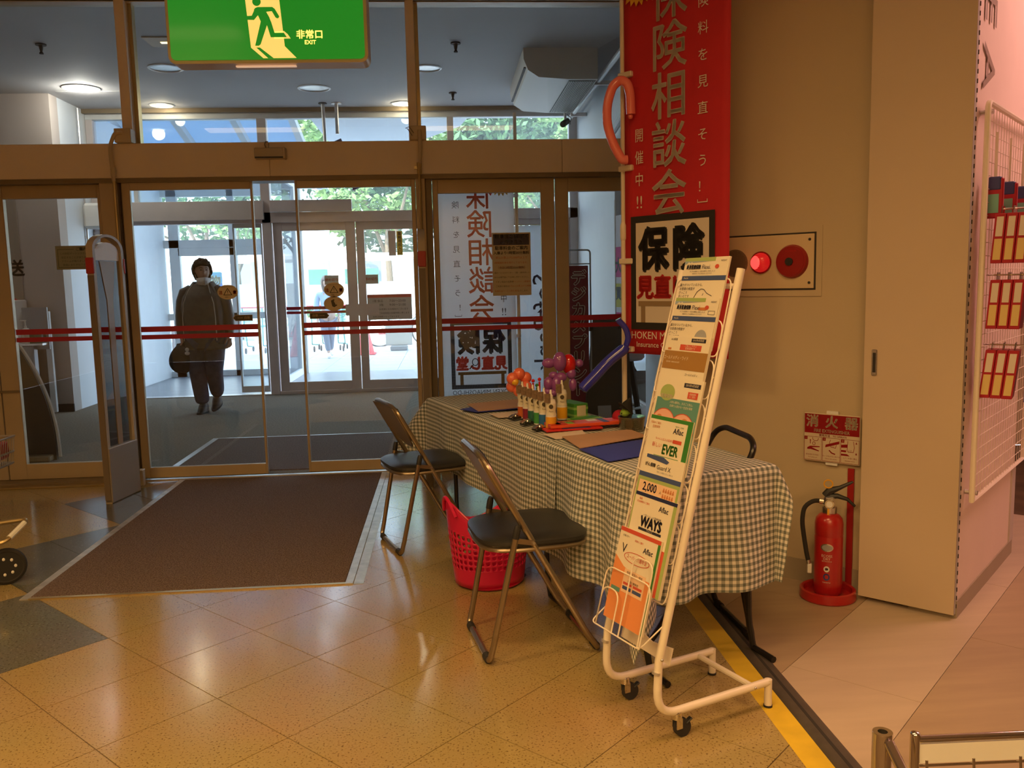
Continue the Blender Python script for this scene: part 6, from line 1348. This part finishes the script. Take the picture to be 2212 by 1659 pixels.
patch([ell(-.006, .140, .012, .013, 20)], 'white_plastic', fx, None, 'round_label', warp=lambda x, y: cw(x, y)); patch([rect(-.012, 0, .136, .144)], 'black_plastic', fx, None, 'label_mark', warp=lambda x, y: cw(x, y, .0587)); patch([ell(-.006, .106, .013, .015, 20)], mat('ext_blue', (.03, .05, .22), .4), fx, None, 'round_label', warp=lambda x, y: cw(x, y)); letters([('YAMATO', -.006, .082, .008)], 'banner_white_ink', fx, None, warp=lambda x, y: cw(x, y))
st = thing('extinguisher_stand', 'round red plastic base and post under the extinguisher', 'stand', (1.582, 3.398, 0), math.radians(-45))
obj('base_ring', MB().lathe([(0, .0), (.110, .0), (.115, .006), (.113, .040), (.106, .044), (.098, .040), (.094, .018), (0, .016)], 40), rd, st)
obj('post_foot', MB().box((.01, .125, .02), (.06, .05, .04), bev=.004), rd, st); obj('post', MB().box((.045, .122, .28), (.026, .010, .52)), mat('post_red', (.34, .012, .012), .45), st)

# ================================================================ AISLE: MESH PANEL WITH HANGING GOODS
NA = Vector((R45, -R45, 0)); AO = Vector((1.985, 3.122, 0))
def al(m, n, z): return AO + V45 * m + NA * n + Vector((0, 0, z))
mp = thing('wire_panel', 'white wire mesh panel fixed to the side of the shelving', 'wire panel', (0, 0, 0))
obj('frame_tube', MB().tube(fillet([al(.03, .03, .47), al(.03, .03, 1.985), al(1.02, .03, 1.985), al(1.02, .03, .47)], .03, 4), .011, 8, True), wp, mp)
mb = MB()
for i in range(20): mb.cyl(al(.08 + i * .047, .03, .47), al(.08 + i * .047, .03, 1.985), .0016, n=4)
for i in range(29): mb.cyl(al(.03, .033, .52 + i * .05), al(1.02, .033, .52 + i * .05), .0016, n=4)
obj('wire_grid', mb, wp, mp, kind='stuff')
for z in (.50, 1.95): obj('clamp', MB().cyl(al(.05, .0, z), al(.05, .045, z), .01, n=8), 'steel', mp)
letters([('E', 0, 0, .26, {}), ('A', .22, 0, .26, {})], mat('wall_letter', (.30, .22, .18), .5), wall_aisle, frame3(al(.135, .004, 2.345), (0, 0, -1), V45))
mat('goods_red', (.42, .012, .03), .4); mat('goods_white', (.74, .66, .58), .5); mat('goods_yellow', (.74, .56, .22), .5); mat('goods_blue', (.06, .06, .30), .4)
ordn = ['left', 'middle', 'right']; rown = ['upper', 'middle', 'lower']
for r, (zt, n0) in enumerate(((1.575, .065), (1.328, .058), (1.062, .052))):
    hk = thing('display_hook', '%s chrome display hook carrying red boxes in the aisle' % rown[r], 'hook', (0, 0, 0), 0, 'display hooks')
    obj('rod', MB().tube([al(.10, .033, zt + .018), al(.10, .21, zt + .018), al(.10, .22, zt + .03)], .003, 6), 'chrome', hk)
    for c in range(3):
        t = thing('product_box', '%s red product box on the %s hook in the aisle' % (ordn[c], rown[r]), 'box', al(.05, n0 + c * .0385, zt), math.radians(-45 + (6 if r == 2 else 3)), 'red product boxes')
        # local x along NA, y along V45
        sk = .10 if r == 2 else .06
        M_ = Matrix.Shear('XY', 4, (0, 0)) if False else Matrix(((1, 0, sk, 0), (0, 1, 0, 0), (0, 0, 1, 0), (0, 0, 0, 1)))
        obj('carton', MB().bb(0, .0365, 0, .10, -.185, 0, bev=.0015).xf(M_), 'goods_red', t, False)
        obj('price_panel', MB().bb(.007, .030, -.001, 0, -.085, -.012).xf(M_), 'goods_white', t, False); obj('yellow_panel', MB().bb(.006, .031, -.001, 0, -.172, -.094).xf(M_), 'goods_yellow', t, False)
        obj('hang_tab', MB().bb(.016, .019, .02, .08, 0, .028).xf(M_), 'tub_clear', t, False)
    for c in range(2):
        t = thing('product_pack', '%s blue pack beyond the red boxes on the %s row' % (['nearer', 'farther'][c], rown[r]), 'pack', al(.05 + .05, n0 + .125 + c * .045, zt - .01), math.radians(-43), 'blue product packs')
        obj('carton', MB().bb(0, .035, 0, .10, -.19, 0, bev=.002), 'goods_blue', t, False); obj('print_band', MB().bb(.004, .031, -.001, 0, -.09, -.03), 'goods_white', t, False)
for c in range(3):
    t = thing('hanging_pack', '%s long pack hanging on a strip at the top of the wire panel' % ['nearest', 'middle', 'farthest'][c], 'pack', al(.10 + c * .14, .05 + c * .02, 1.88 - c * .01), math.radians(-45), 'long packs at the top of the panel')
    obj('strip', MB().bb(-.004, .004, -.001, .001, -.18, 0), 'goods_white', t, False); obj('card', MB().bb(-.03, .03, -.01, .01, -.32, -.17, bev=.004), 'goods_red', t, False); obj('dark_top', MB().bb(-.022, .022, -.013, .013, -.215, -.165, bev=.004), 'pack_navy', t, False); obj('picture', MB().bb(-.02, .016, -.0115, -.0102, -.30, -.23), 'green_panel', t, False)

# ================================================================ SHOPPING CARTS AT THE EDGES
cb = thing('shopping_cart', 'chrome cart corner with wire side at the bottom right', 'cart', (0, 0, 0))
obj('corner_tube', MB().lathe([(.008, .60), (.016, .60), (.0165, .597), (.0165, 0.06), (.0, .06)], 24, (.709, 1.306, 0), cap=False), 'chrome', cb); obj('tube_mouth', MB().lathe([(0, .575), (.0085, .575), (.0085, .60)], 20, (.709, 1.306, 0), cap=False), 'slot_dark', cb)
obj('corner_post', MB().cyl((.757, 1.29, .08), (.757, 1.29, .602), .008, n=16).sph((.757, 1.29, .602), .008, 12, (1, 1, .5)), 'chrome', cb)
obj('top_rail', MB().cyl((.757, 1.29, .592), (1.30, 1.27, .592), .0065, n=12), 'chrome', cb); obj('side_plate', MB().box((1.03, 1.281, .566), (.53, .004, .034), Euler((0, 0, -.037))), 'white_plastic', cb)
obj('slanted_tube', MB().cyl((.712, 1.29, .588), (.735, 1.02, .40), .009, n=14), 'chrome', cb)
mb = MB()
for i in range(7): mb.cyl((.777 + i * .08, 1.288 - i * .003, .555), (.79 + i * .08, 1.27 - i * .003, .20), .0025, n=6)
for z in (.545, .46, .37, .28, .20): mb.cyl((.757, 1.29 - (.555 - z) * .05, z), (1.30, 1.27 - (.555 - z) * .05, z), .0025, n=6)
obj('wire_side', mb, 'chrome', cb, kind='stuff')
for x, y in ((.709, 1.306), (1.28, 1.27)):
    w_ = obj('caster', MB().bb(x - .014, x + .014, y - .02, y + .02, .045, .09, bev=.004), 'steel', cb); obj('wheel', MB().cyl((x - .011, y, .035), (x + .011, y, .035), .035, n=18), 'black_rubber', w_)
cl_ = thing('shopping_cart', 'dark wheeled cart cut by the left picture edge', 'cart', (-2.16, 4.05, 0))
# rear wheel, front wheel, bumper loop and frame; the rest lies outside the view
for x, y, r in ((.065, .02, .088), (.02, -.30, .075)):
    w_ = obj('wheel', MB().tube([(x + (y * .0), y + (r - .014) * math.cos(a * PI / 14), r + (r - .014) * math.sin(a * PI / 14)) for a in range(28)], .014, 8, True).xf(Matrix.Translation((x, y, 0)) @ Matrix.Rotation(math.radians(-62), 4, 'Z') @ Matrix.Translation((-x, -y, 0))), 'black_rubber', cl_)
    obj('hub', MB().cyl((x - .012, y, r), (x + .012, y, r), r - .016, n=20).xf(Matrix.Translation((x, y, 0)) @ Matrix.Rotation(math.radians(-62), 4, 'Z') @ Matrix.Translation((-x, -y, 0))), 'black_plastic', w_)
    for k in range(7):
        a = k * 2 * PI / 7; obj('hub_dot', MB().sph((x + .013, y + .038 * math.cos(a), r + .038 * math.sin(a)), .008, 6, (.3, .8, 1)).xf(Matrix.Translation((x, y, 0)) @ Matrix.Rotation(math.radians(-62), 4, 'Z') @ Matrix.Translation((-x, -y, 0))), 'white_plastic', w_)
obj('bumper_loop', MB().tube(fillet([(-.30, .06, .25), (.135, .12, .285), (.09, -.02, .215), (-.30, -.10, .20)], .03, 4), .011, 8), 'brass', cl_); obj('loop_sleeve', MB().tube([(.128, .098, .274), (.098, .005, .228)], .013, 8), 'white_plastic', cl_)
obj('frame', MB().tube(fillet([(.05, .02, .09), (-.12, .0, .16), (-.45, -.05, .22), (-.5, -.05, .85)], .05, 4), .013, 8), 'black_plastic', cl_); obj('fork', MB().tube([(.02, -.30, .085), (-.05, -.22, .20), (-.30, -.10, .20)], .018, 8), 'black_plastic', cl_)
bk_ = thing('shopping_basket', 'wire basket just inside the left picture edge', 'basket', (-2.74, 5.02, 0))
mb = MB()
for z, e in ((.53, .0), (.44, .012), (.37, .02)): mb.tube([(.195 - e, -.13, z), (.195 - e, .15, z), (-.2, .15, z), (-.2, -.13, z)], .006, 6, True)
for i in range(12):
    y = -.12 + i * .024; mb.cyl((.195, y, .53), (.175, y, .37), .0025, n=5)
obj('wire_frame', mb, mat('basket_grey', (.42, .40, .36), .4, .5), bk_, kind='stuff'); obj('goods', MB().box((.0, .01, .455), (.34, .24, .10), bev=.01), 'goods_red', bk_); obj('bottom', MB().box((0, .01, .375), (.37, .27, .006)), 'basket_grey', bk_)
obj('support_frame', MB().tube(fillet([(-.1, -.1, .37), (-.12, -.1, .03), (.1, -.1, .03)], .04), .012, 6), 'basket_grey', bk_)
# ================================================================ THINGS IN THE VESTIBULE
def ceil_light(label, x, y, lit, r=.19):
    t = thing('downlight', label, 'light', (x, y, VZ), 0, 'vestibule downlights')
    obj('trim_ring', MB().lathe([(r, 0), (r, -.008), (r * .88, -.012), (r * .86, -.002)], 32, cap=False), 'white_paint', t)
    obj('reflector', MB().lathe([(r * .86, -.002), (r * .70, -.0005), (0, -.0005)], 32, cap=False), mat('reflector_lit', (.9, .9, .85), .3, emit=.35, ecol=(1, .95, .85)) if lit == 2 else 'alu', t)
    if lit: obj('bulb', MB().lathe([(0, -.006), (r * .45, -.005), (r * .45, -.002)], 20), mat('bulb_white', (1, 1, 1), .4, emit=12, ecol=(1, .95, .85)) if lit == 2 else mat('bulb_warm', (1, .85, .5), .4, emit=1.6, ecol=(1, .82, .45)), t)
    return t
ceil_light('bright round downlight at the left of the vestibule ceiling', -3.81, 9.8, 2); ceil_light('round unlit downlight just left of the exit sign', -2.66, 8.95, 0, .17); ceil_light('round unlit downlight in the middle of the vestibule ceiling', -1.36, 9.86, 0, .18); ceil_light('round unlit downlight right of the upper post', -.11, 9.0, 0, .15)
for x, lb in ((-3.257, 'small warm downlight at the far left of the vestibule'), (-.43, 'small warm downlight near the far doors')): ceil_light(lb, x, 10.7, 1, .14)
bl_ = bpy.data.lights.new('downlight_light', 'POINT'); bl_.energy = 26; bl_.color = (1, .93, .82); bl_.shadow_soft_size = .08; bo_ = bpy.data.objects.new('downlight_light', bl_); bo_.location = (-3.81, 9.8, VZ - .06); COL.objects.link(bo_)
for q_, (lx, ly) in enumerate(((-3.257, 10.7), (-.43, 10.7))):
    l2 = bpy.data.lights.new('downlight_light', 'POINT'); l2.energy = 6; l2.color = (1, .84, .58); l2.shadow_soft_size = .06; o2 = bpy.data.objects.new('downlight_light', l2); o2.location = (lx, ly, VZ - .06); COL.objects.link(o2)
pf = thing('ceiling_panel_light', 'recessed oblong ceiling light partly behind the exit sign', 'light', (-2.28, 8.02, VZ)); obj('frame', MB().bb(-.25, .35, -.15, .15, -.01, 0, bev=.003), 'panel_cream', pf); obj('tube', MB().bb(-.13, .32, -.02, .02, -.016, -.010), mat('tube_warm', (1, .9, .6), .4, emit=2.2, ecol=(1, .8, .42)), pf)
for i, (x, y) in enumerate(((-3.46, 8.1), (.168, 8.08), (.162, 10.13), (-3.33, 10.04))):
    t = thing('sprinkler_head', ['sprinkler head at the far left of the ceiling', 'sprinkler head near the air conditioner', 'sprinkler head near the far right panes', 'small sprinkler head right of the left post'][i], 'sprinkler', (x, y, VZ), 0, 'ceiling sprinklers')
    obj('escutcheon', MB().cyl((0, 0, 0), (0, 0, -.012), .045, n=16), 'slot_dark', t); obj('stem', MB().lathe([(.02, -.012), (.016, -.04), (.010, -.065), (.018, -.075), (.018, -.085)], 12), 'slot_dark', t)
hc = obj('ceiling_hatch', MB().bb(-4.14, -3.45, 9.95, 10.3, VZ - .004, VZ), 'vest_ceiling', None, False); tag(hc, 'square hatch outline in the ceiling beside the bright downlight', 'hatch')
# ceiling air conditioner
ac = thing('air_conditioner', 'beige ceiling mounted air conditioner with grille', 'air conditioner', (.80, 8.25, VZ))
prof = [(0.0, 0), (.70, 0), (.70, -.285), (.42, -.285), (.14, -.265), (.04, -.20), (0, -.10)]
obj('casing', MB().prism(prof, 0, 1.62, u=(1, 0, 0), v=(0, 0, 1), w=(0, 1, 0)), mat('ac_beige', (.52, .48, .42), .5), ac)
obj('outlet_slot', bar((.022, .06, -.165), (.022, 1.58, -.165), .012, .03, (1, 0, 0)), 'slot_dark', ac)
gr = obj('intake_grille', MB().bb(.43, .69, .06, 1.56, -.290, -.286), mat('grille_dark', (.10, .10, .095), .6), ac)
for i in range(15): obj('grille_slat', MB().bb(.44 + i * .0172, .446 + i * .0172, .06, 1.56, -.296, -.290), 'ac_beige', gr)
for y in (.2, 1.4):
    for x in (.1, .6): obj('hanger', MB().cyl((x, y, 0), (x, y, .002), .02, n=8), 'steel', ac)
sp_ = thing('security_camera', 'small dark camera hanging under the air conditioner', 'camera', (1.42, 9.9, VZ)); obj('stem', MB().cyl((0, 0, 0), (0, 0, -.36), .015, n=8), 'alu', sp_); obj('body', MB().cyl((.03, .05, -.36), (-.04, -.08, -.42), .035, n=12), 'slot_dark', sp_); obj('cable', MB().tube([(.02, 0, -.30), (.07, .02, -.33), (.06, .04, -.40), (.02, .03, -.37)], .005, 6), 'slot_dark', sp_)
pr_ = thing('pipe_run', 'grey pipes along the top of the right vestibule wall', 'pipes', (-.03, 0, 0))
for k, (x, z) in enumerate(((1.66, 3.38), (1.60, 3.30))): obj('pipe', MB().cyl((x, 7.0, z), (x, 10.9, z), .025, n=10), 'alu_white', pr_)
obj('bracket', MB().bb(1.56, 1.745, 8.6, 8.64, 3.26, 3.30), 'frame_grey', pr_); obj('bracket', MB().bb(1.56, 1.745, 10.2, 10.24, 3.26, 3.30), 'frame_grey', pr_); obj('duct', MB().tube(fillet([(1.68, 7.6, 2.85), (1.66, 8.6, 2.70), (1.60, 9.9, 2.60), (1.45, 10.7, 2.55)], .3), .035, 10), 'alu_white', pr_)
# poles hanging from the ceiling near the far doors
hp_ = thing('hanging_sign_pole', 'two grey poles with a dark sign hanging by the far panes', 'sign', (-1.3, 10.66, VZ))
obj('pole', MB().cyl((-.08, 0, 0), (-.06, 0, -.85), .022, n=10), 'alu', hp_); obj('pole', MB().cyl((.08, 0, 0), (.08, 0, -.36), .022, n=10), 'alu', hp_); obj('flange', MB().cyl((-.08, 0, 0), (-.08, 0, -.012), .05, n=14), 'slot_dark', hp_); obj('flange', MB().cyl((.08, 0, 0), (.08, 0, -.012), .06, n=14), 'alu', hp_)
obj('dark_sign', bar((.06, .0, -.44), (.30, 0, -1.0), .05, .13, (1, 0, .3)), mat('sign_violet', (.10, .06, .13), .5), hp_)
def thin_cloth(name, col, k):
    m = bpy.data.materials.new(name); m.use_nodes = True; nt = m.node_tree; nt.nodes.clear()
    o = nt.nodes.new('ShaderNodeOutputMaterial'); d = nt.nodes.new('ShaderNodeBsdfDiffuse'); t = nt.nodes.new('ShaderNodeBsdfTranslucent'); x = nt.nodes.new('ShaderNodeMixShader')
    for q in (d, t): q.inputs[0].default_value = (*col, 1)
    x.inputs[0].default_value = k; nt.links.new(d.outputs[0], x.inputs[1]); nt.links.new(t.outputs[0], x.inputs[2]); nt.links.new(x.outputs[0], o.inputs[0]); MATS[name] = m; return m
thin_cloth('cloth_white', (.93, .94, .97), .72); thin_cloth('banner_red_show', (.85, .16, .11), .6); thin_cloth('print_through_black', (.10, .10, .11), .5)
# white banner facing the vestibule: its print shows through, mirrored
wbn = nobori('white banner behind the glass with mirrored red characters', (-.045, 6.46, 0), (1, .03), .565, 1.80, .445, None, 'banner_red_show', 'cloth_white', True, mat('cloth_white', (.66, .68, .74), .8))
obj('pole', MB().cyl((.60, .02, 0), (.60, .02, 2.6), .013, n=12), 'pole_cream', wbn); obj('crossbar', MB().cyl((0, .02, 2.27), (.60, .02, 2.27), .007, n=8), 'pole_cream', wbn); obj('base_tank', MB().box((.60, .07, .05), (.34, .26, .10), bev=.03), 'white_plastic', wbn)
for z in (.42, .95, 1.5, 2.0): obj('tab', MB().bb(.555, .615, .006, .034, z - .013, z + .013, bev=.003), 'cloth_white', wbn)
sb = thing('phone_banner', 'bluish white sheet with mirrored grey lettering behind the parking notice', 'banner', (.585, 7.5, 0), .06)
mb = MB(); mb.grid(lambda u, v: (u * .46, .02 * math.sin(v * 3 + u), .12 + v * 1.72), 8, 14); s_ = obj('fabric', mb, 'cloth_white', sb); sm = s_.modifiers.new('thick', 'SOLIDIFY'); sm.thickness = .002
letters([('SoftBank', 0, 0, .24, {'mirror': True})], mat('grey_ink', (.10, .11, .13), .7), sb, frame3((.27, -.04, 1.0), (0, 0, 1), (-1, 0, 0)))
obj('pole', MB().cyl((.0, .04, 0), (.0, .04, 2.2), .011, n=10), 'pole_cream', sb); obj('top_rod', MB().cyl((0, .03, 1.85), (.47, .03, 1.85), .006, n=8), 'pole_cream', sb); obj('foot', MB().box((0, .04, .02), (.3, .3, .04), bev=.01), 'white_plastic', sb)
# dark red print-service banner on a metal stand
rn = thing('print_banner', 'dark red banner with white outlined characters behind the glass', 'banner', (.90, 6.85, 0), .03)
obj('fabric', MB().bb(0, .25, -.003, .003, .20, 1.475), mat('banner_wine', (.22, .015, .04), .7), rn, False)
obj('stand_frame', MB().tube(fillet([(-.02, .01, .03), (-.02, .01, 1.60), (.27, .01, 1.60), (.27, .01, .03)], .03, 4), .007, 8), 'bro_grey', rn); obj('hanger_rod', MB().cyl((-.02, .01, 1.49), (.27, .01, 1.49), .005, n=8), 'bro_grey', rn); obj('foot', MB().bb(-.10, .35, -.15, .17, 0, .03, bev=.008), 'bro_grey', rn); obj('clamp', MB().bb(.255, .285, -.005, .025, .95, 1.0), 'black_plastic', rn)
tx_ = vtext('デジカメプリント', .17, 1.37, .125, .128); letters([(a, b, c, d, {'bold': .07}) for a, b, c, d, e in tx_], 'goods_white', rn, XZ((0, -.0042, 0))); letters([(a, b, c, d, {'bold': .012}) for a, b, c, d, e in tx_], 'banner_wine', rn, XZ((0, -.0050, 0)))
letters(vtext('かんたんイオン', .05, 1.18, .075, .09), 'goods_white', rn, XZ((0, -.0042, 0))); patch([rect(.01, .075, 1.30, 1.45)], 'slot_dark', rn, XZ((0, -.0042, 0)), 'camera_picture')
# pink and yellow banner by the side door
cbn = thing('sale_banner', 'pink and yellow sale banner hanging by the side door', 'banner', (1.62, 8.05, 0), math.radians(-80))
obj('fabric', MB().bb(0, .28, -.003, .003, .75, 1.95), mat('banner_pale', (.78, .76, .80), .7), cbn, False); Mx = XZ((0, -.0045, 0)); patch([rect(.0, .28, 1.38, 1.66), rect(0, .28, .95, 1.05)], mat('banner_magenta', (.68, .05, .28), .7), cbn, Mx, 'pink_field'); patch([rect(0, .22, 1.1, 1.32), rect(.05, .28, .80, .93)], mat('banner_lemon', (.65, .62, .06), .7), cbn, XZ((0, -.005, 0)), 'yellow_field')
letters([('大特', .14, 1.48, .15, {'bold': .04}), ('買物', .13, 1.22, .13, {'bold': .04}), ('市', .16, .86, .12, {'bold': .04})], 'print_black', cbn, XZ((0, -.0056, 0))); obj('pole', MB().cyl((-.015, 0, 0), (-.015, 0, 2.1), .01, n=8), 'white_plastic', cbn); obj('foot', MB().box((-.015, 0, .02), (.3, .3, .04), bev=.01), 'white_plastic', cbn)
# A-board easel (dark) and round stool beyond the glass
ez = thing('easel_board', 'dark brown A board leaning behind the glass by the pole', 'easel', (1.28, 6.75, 0), .05)
mat('easel_dark', (.055, .043, .035), .6); obj('front_panel', MB().prism([(-.22, 0), (.22, 0), (.22, 1.10), (-.06, 1.10)], -.012, .012, u=(1, 0, 0), v=Vector((0, .22, 1)).normalized(), w=(0, -1, .22)), 'easel_dark', ez); obj('back_leg', bar((.10, .52, .0), (.16, .20, 1.0), .04, .03), 'easel_dark', ez); obj('back_leg', bar((.40, .42, .0), (.20, .20, 1.0), .04, .03), 'easel_dark', ez); obj('notice', MB().box((-.02, .02, .28), (.11, .002, .14), Euler((-.22, 0, 0))), 'bro_grey', ez)
sl_ = thing('round_stool', 'round pale stool with chrome foot ring beyond the glass', 'stool', (1.62, 7.6, 0)) if False else thing('round_stool', 'round pale stool with chrome foot ring beyond the glass', 'stool', (1.50, 7.15, 0))
obj('seat', MB().lathe([(0, .68), (.15, .68), (.17, .70), (.17, .74), (.15, .765), (0, .77)], 28), mat('stool_pink', (.62, .50, .47), .5), sl_); obj('column', MB().cyl((0, 0, .03), (0, 0, .68), .025, n=12), 'chrome', sl_); obj('foot_ring', MB().tube([(.15 * math.cos(a * PI / 12), .15 * math.sin(a * PI / 12), .28) for a in range(24)], .011, 8, True), 'chrome', sl_); obj('lever', MB().tube([(.02, 0, .62), (.08, -.02, .62), (.10, -.02, .58)], .007, 6), 'slot_dark', sl_)
for k in range(4): obj('foot_arm', MB().tube([(0, 0, .05), (.2 * math.cos(k * PI / 2 + .4), .2 * math.sin(k * PI / 2 + .4), .02)], .014, 8), 'chrome', sl_)
for k in range(3): obj('ring_spoke', MB().cyl((0, 0, .28), (.15 * math.cos(k * 2.1), .15 * math.sin(k * 2.1), .28), .006, n=6), 'chrome', sl_)
# ---- left side: dark board, wall posters, sanitiser, framed door edge
db = thing('dark_board', 'tall dark brown board with curved edge leaning behind the left glass', 'board', (-3.42, 7.15, 0), .02)
P_ = [(-.42, 0), (.22, 0)] + [(.22 - .26 * (k / 10) ** 2.2, .08 + .90 * k / 10) for k in range(11)] + [(-.42, .98)]
obj('panel', MB().prism(P_, -.015, .015, u=(1, 0, 0), v=(0, 0, 1), w=(0, -1, 0)), mat('board_dark', (.085, .058, .04), .5), db); obj('edge_strip', MB().tube([(.225 - .26 * (k / 10) ** 2.2 + .012, .02, .02 + .95 * k / 10) for k in range(11)], .014, 6), 'goods_white', db); obj('foot', MB().bb(-.40, .20, -.10, .12, 0, .05, bev=.01), 'gate_coil', db)
lw = thing('delivery_poster', 'tan poster with brown characters at the far left behind the glass', 'poster', (-4.98, 10.04, 0))
obj('sheet', MB().bb(-.55, .28, -.006, 0, 1.05, 2.6), mat('poster_tan', (.36, .30, .24), .7), lw, False); letters(vtext('あしからず', .1, 2.3, .11, .13) + vtext('ご了承を', -.06, 2.3, .11, .13), 'gate_coil', lw, XZ((0, -.007, 0))); letters([('料配送', .03, 1.62, .19, {'bold': .03})], 'print_black', lw, XZ((0, -.007, 0))); patch([ell(.12, 1.22, .13, .09, 24)], 'print_red', lw, XZ((0, -.0075, 0)), 'red_oval'); patch([[(-.2, 1.36), (-.05, 1.48), (.1, 1.40), (.05, 1.32), (-.15, 1.30)]], 'bro_grey', lw, XZ((0, -.007, 0)), 'map_print')
rs = thing('red_notice', 'dark red notice with white lines at the left edge behind the glass', 'notice', (-4.86, 10.03, .95)); obj('plate', MB().bb(-.3, .25, -.012, 0, -.25, .12), 'sign_maroon', rs, False); letters([('すすめ！', .02, 0.0, .09), ('います！', .02, -.18, .09)], 'sign_cream', rs, XZ((0, -.013, 0))); patch([rect(-.2, .2, -.10, -.092)], 'sign_cream', rs, XZ((0, -.013, 0)), 'rule_line')
ct = thing('wall_cabinet', 'beige cabinet against the far left vestibule wall', 'cabinet', (-4.95, 9.75, 0)); obj('carcass', MB().bb(-.6, .28, -.25, .28, 0, 1.28, bev=.01), 'wall_beige', ct); obj('door', MB().bb(-.58, -.17, -.262, -.251, .04, 1.24, bev=.004), 'wall_beige', ct); dd = obj('door', MB().bb(-.16, .26, -.262, -.251, .04, 1.24, bev=.004), 'wall_beige', ct); obj('knob', MB().sph((-.12, -.27, .7), .015, 8), 'alu', dd)
sd = thing('sanitiser_stand', 'narrow grey stand with white pump bottles at the left', 'stand', (-4.42, 9.55, 0)); obj('column', MB().bb(-.10, .02, -.05, .05, 0, .80, bev=.01), 'bro_grey', sd); obj('back_plate', MB().bb(-.10, .16, .02, .04, .75, 1.20), 'bro_grey', sd); obj('shelf', MB().bb(-.14, .14, -.10, .06, .80, .82), 'alu', sd)
bt = thing('pump_bottle', 'white pump bottle on the grey stand at left', 'bottle', (-4.47, 9.52, .82)); obj('body', MB().lathe([(0, 0), (.04, 0), (.045, .01), (.045, .13), (.03, .16), (.014, .165), (.014, .19), (0, .19)], 18), 'white_plastic', bt); obj('pump', MB().cyl((0, 0, .19), (0, 0, .24), .008, n=8).box((-.02, 0, .245), (.06, .018, .012)), 'white_plastic', bt)
cx_ = thing('clear_box', 'clear box with blue rim beside the pump bottle', 'box', (-4.36, 9.52, .82)); obj('walls', MB().bb(-.055, .07, -.05, .05, 0, .10), 'tub_clear', cx_); obj('rim', MB().tube([(-.058, -.053, .10), (.073, -.053, .10), (.073, .053, .10), (-.058, .053, .10)], .005, 6, True), mat('rim_blue', (.04, .10, .40), .4), cx_)
dl_ = leaf('door_13', 0, .34, 0.02, 1.15, 0, .04, .06, .04, .05, 'alu_white', label='low framed glass screen beside the left wall', gl='board_dark'); dl_.location = (-4.72, 9.90, 0)
sp2 = thing('wall_speaker', 'white box speaker under the ceiling at far left', 'speaker', (-4.15, 10.9, 2.25)); obj('cabinet', MB().box((0, -.1, 0), (.22, .2, .3), bev=.03), 'white_plastic', sp2); obj('bracket', MB().box((-.08, 0, .05), (.1, .1, .04)), 'frame_grey', sp2)
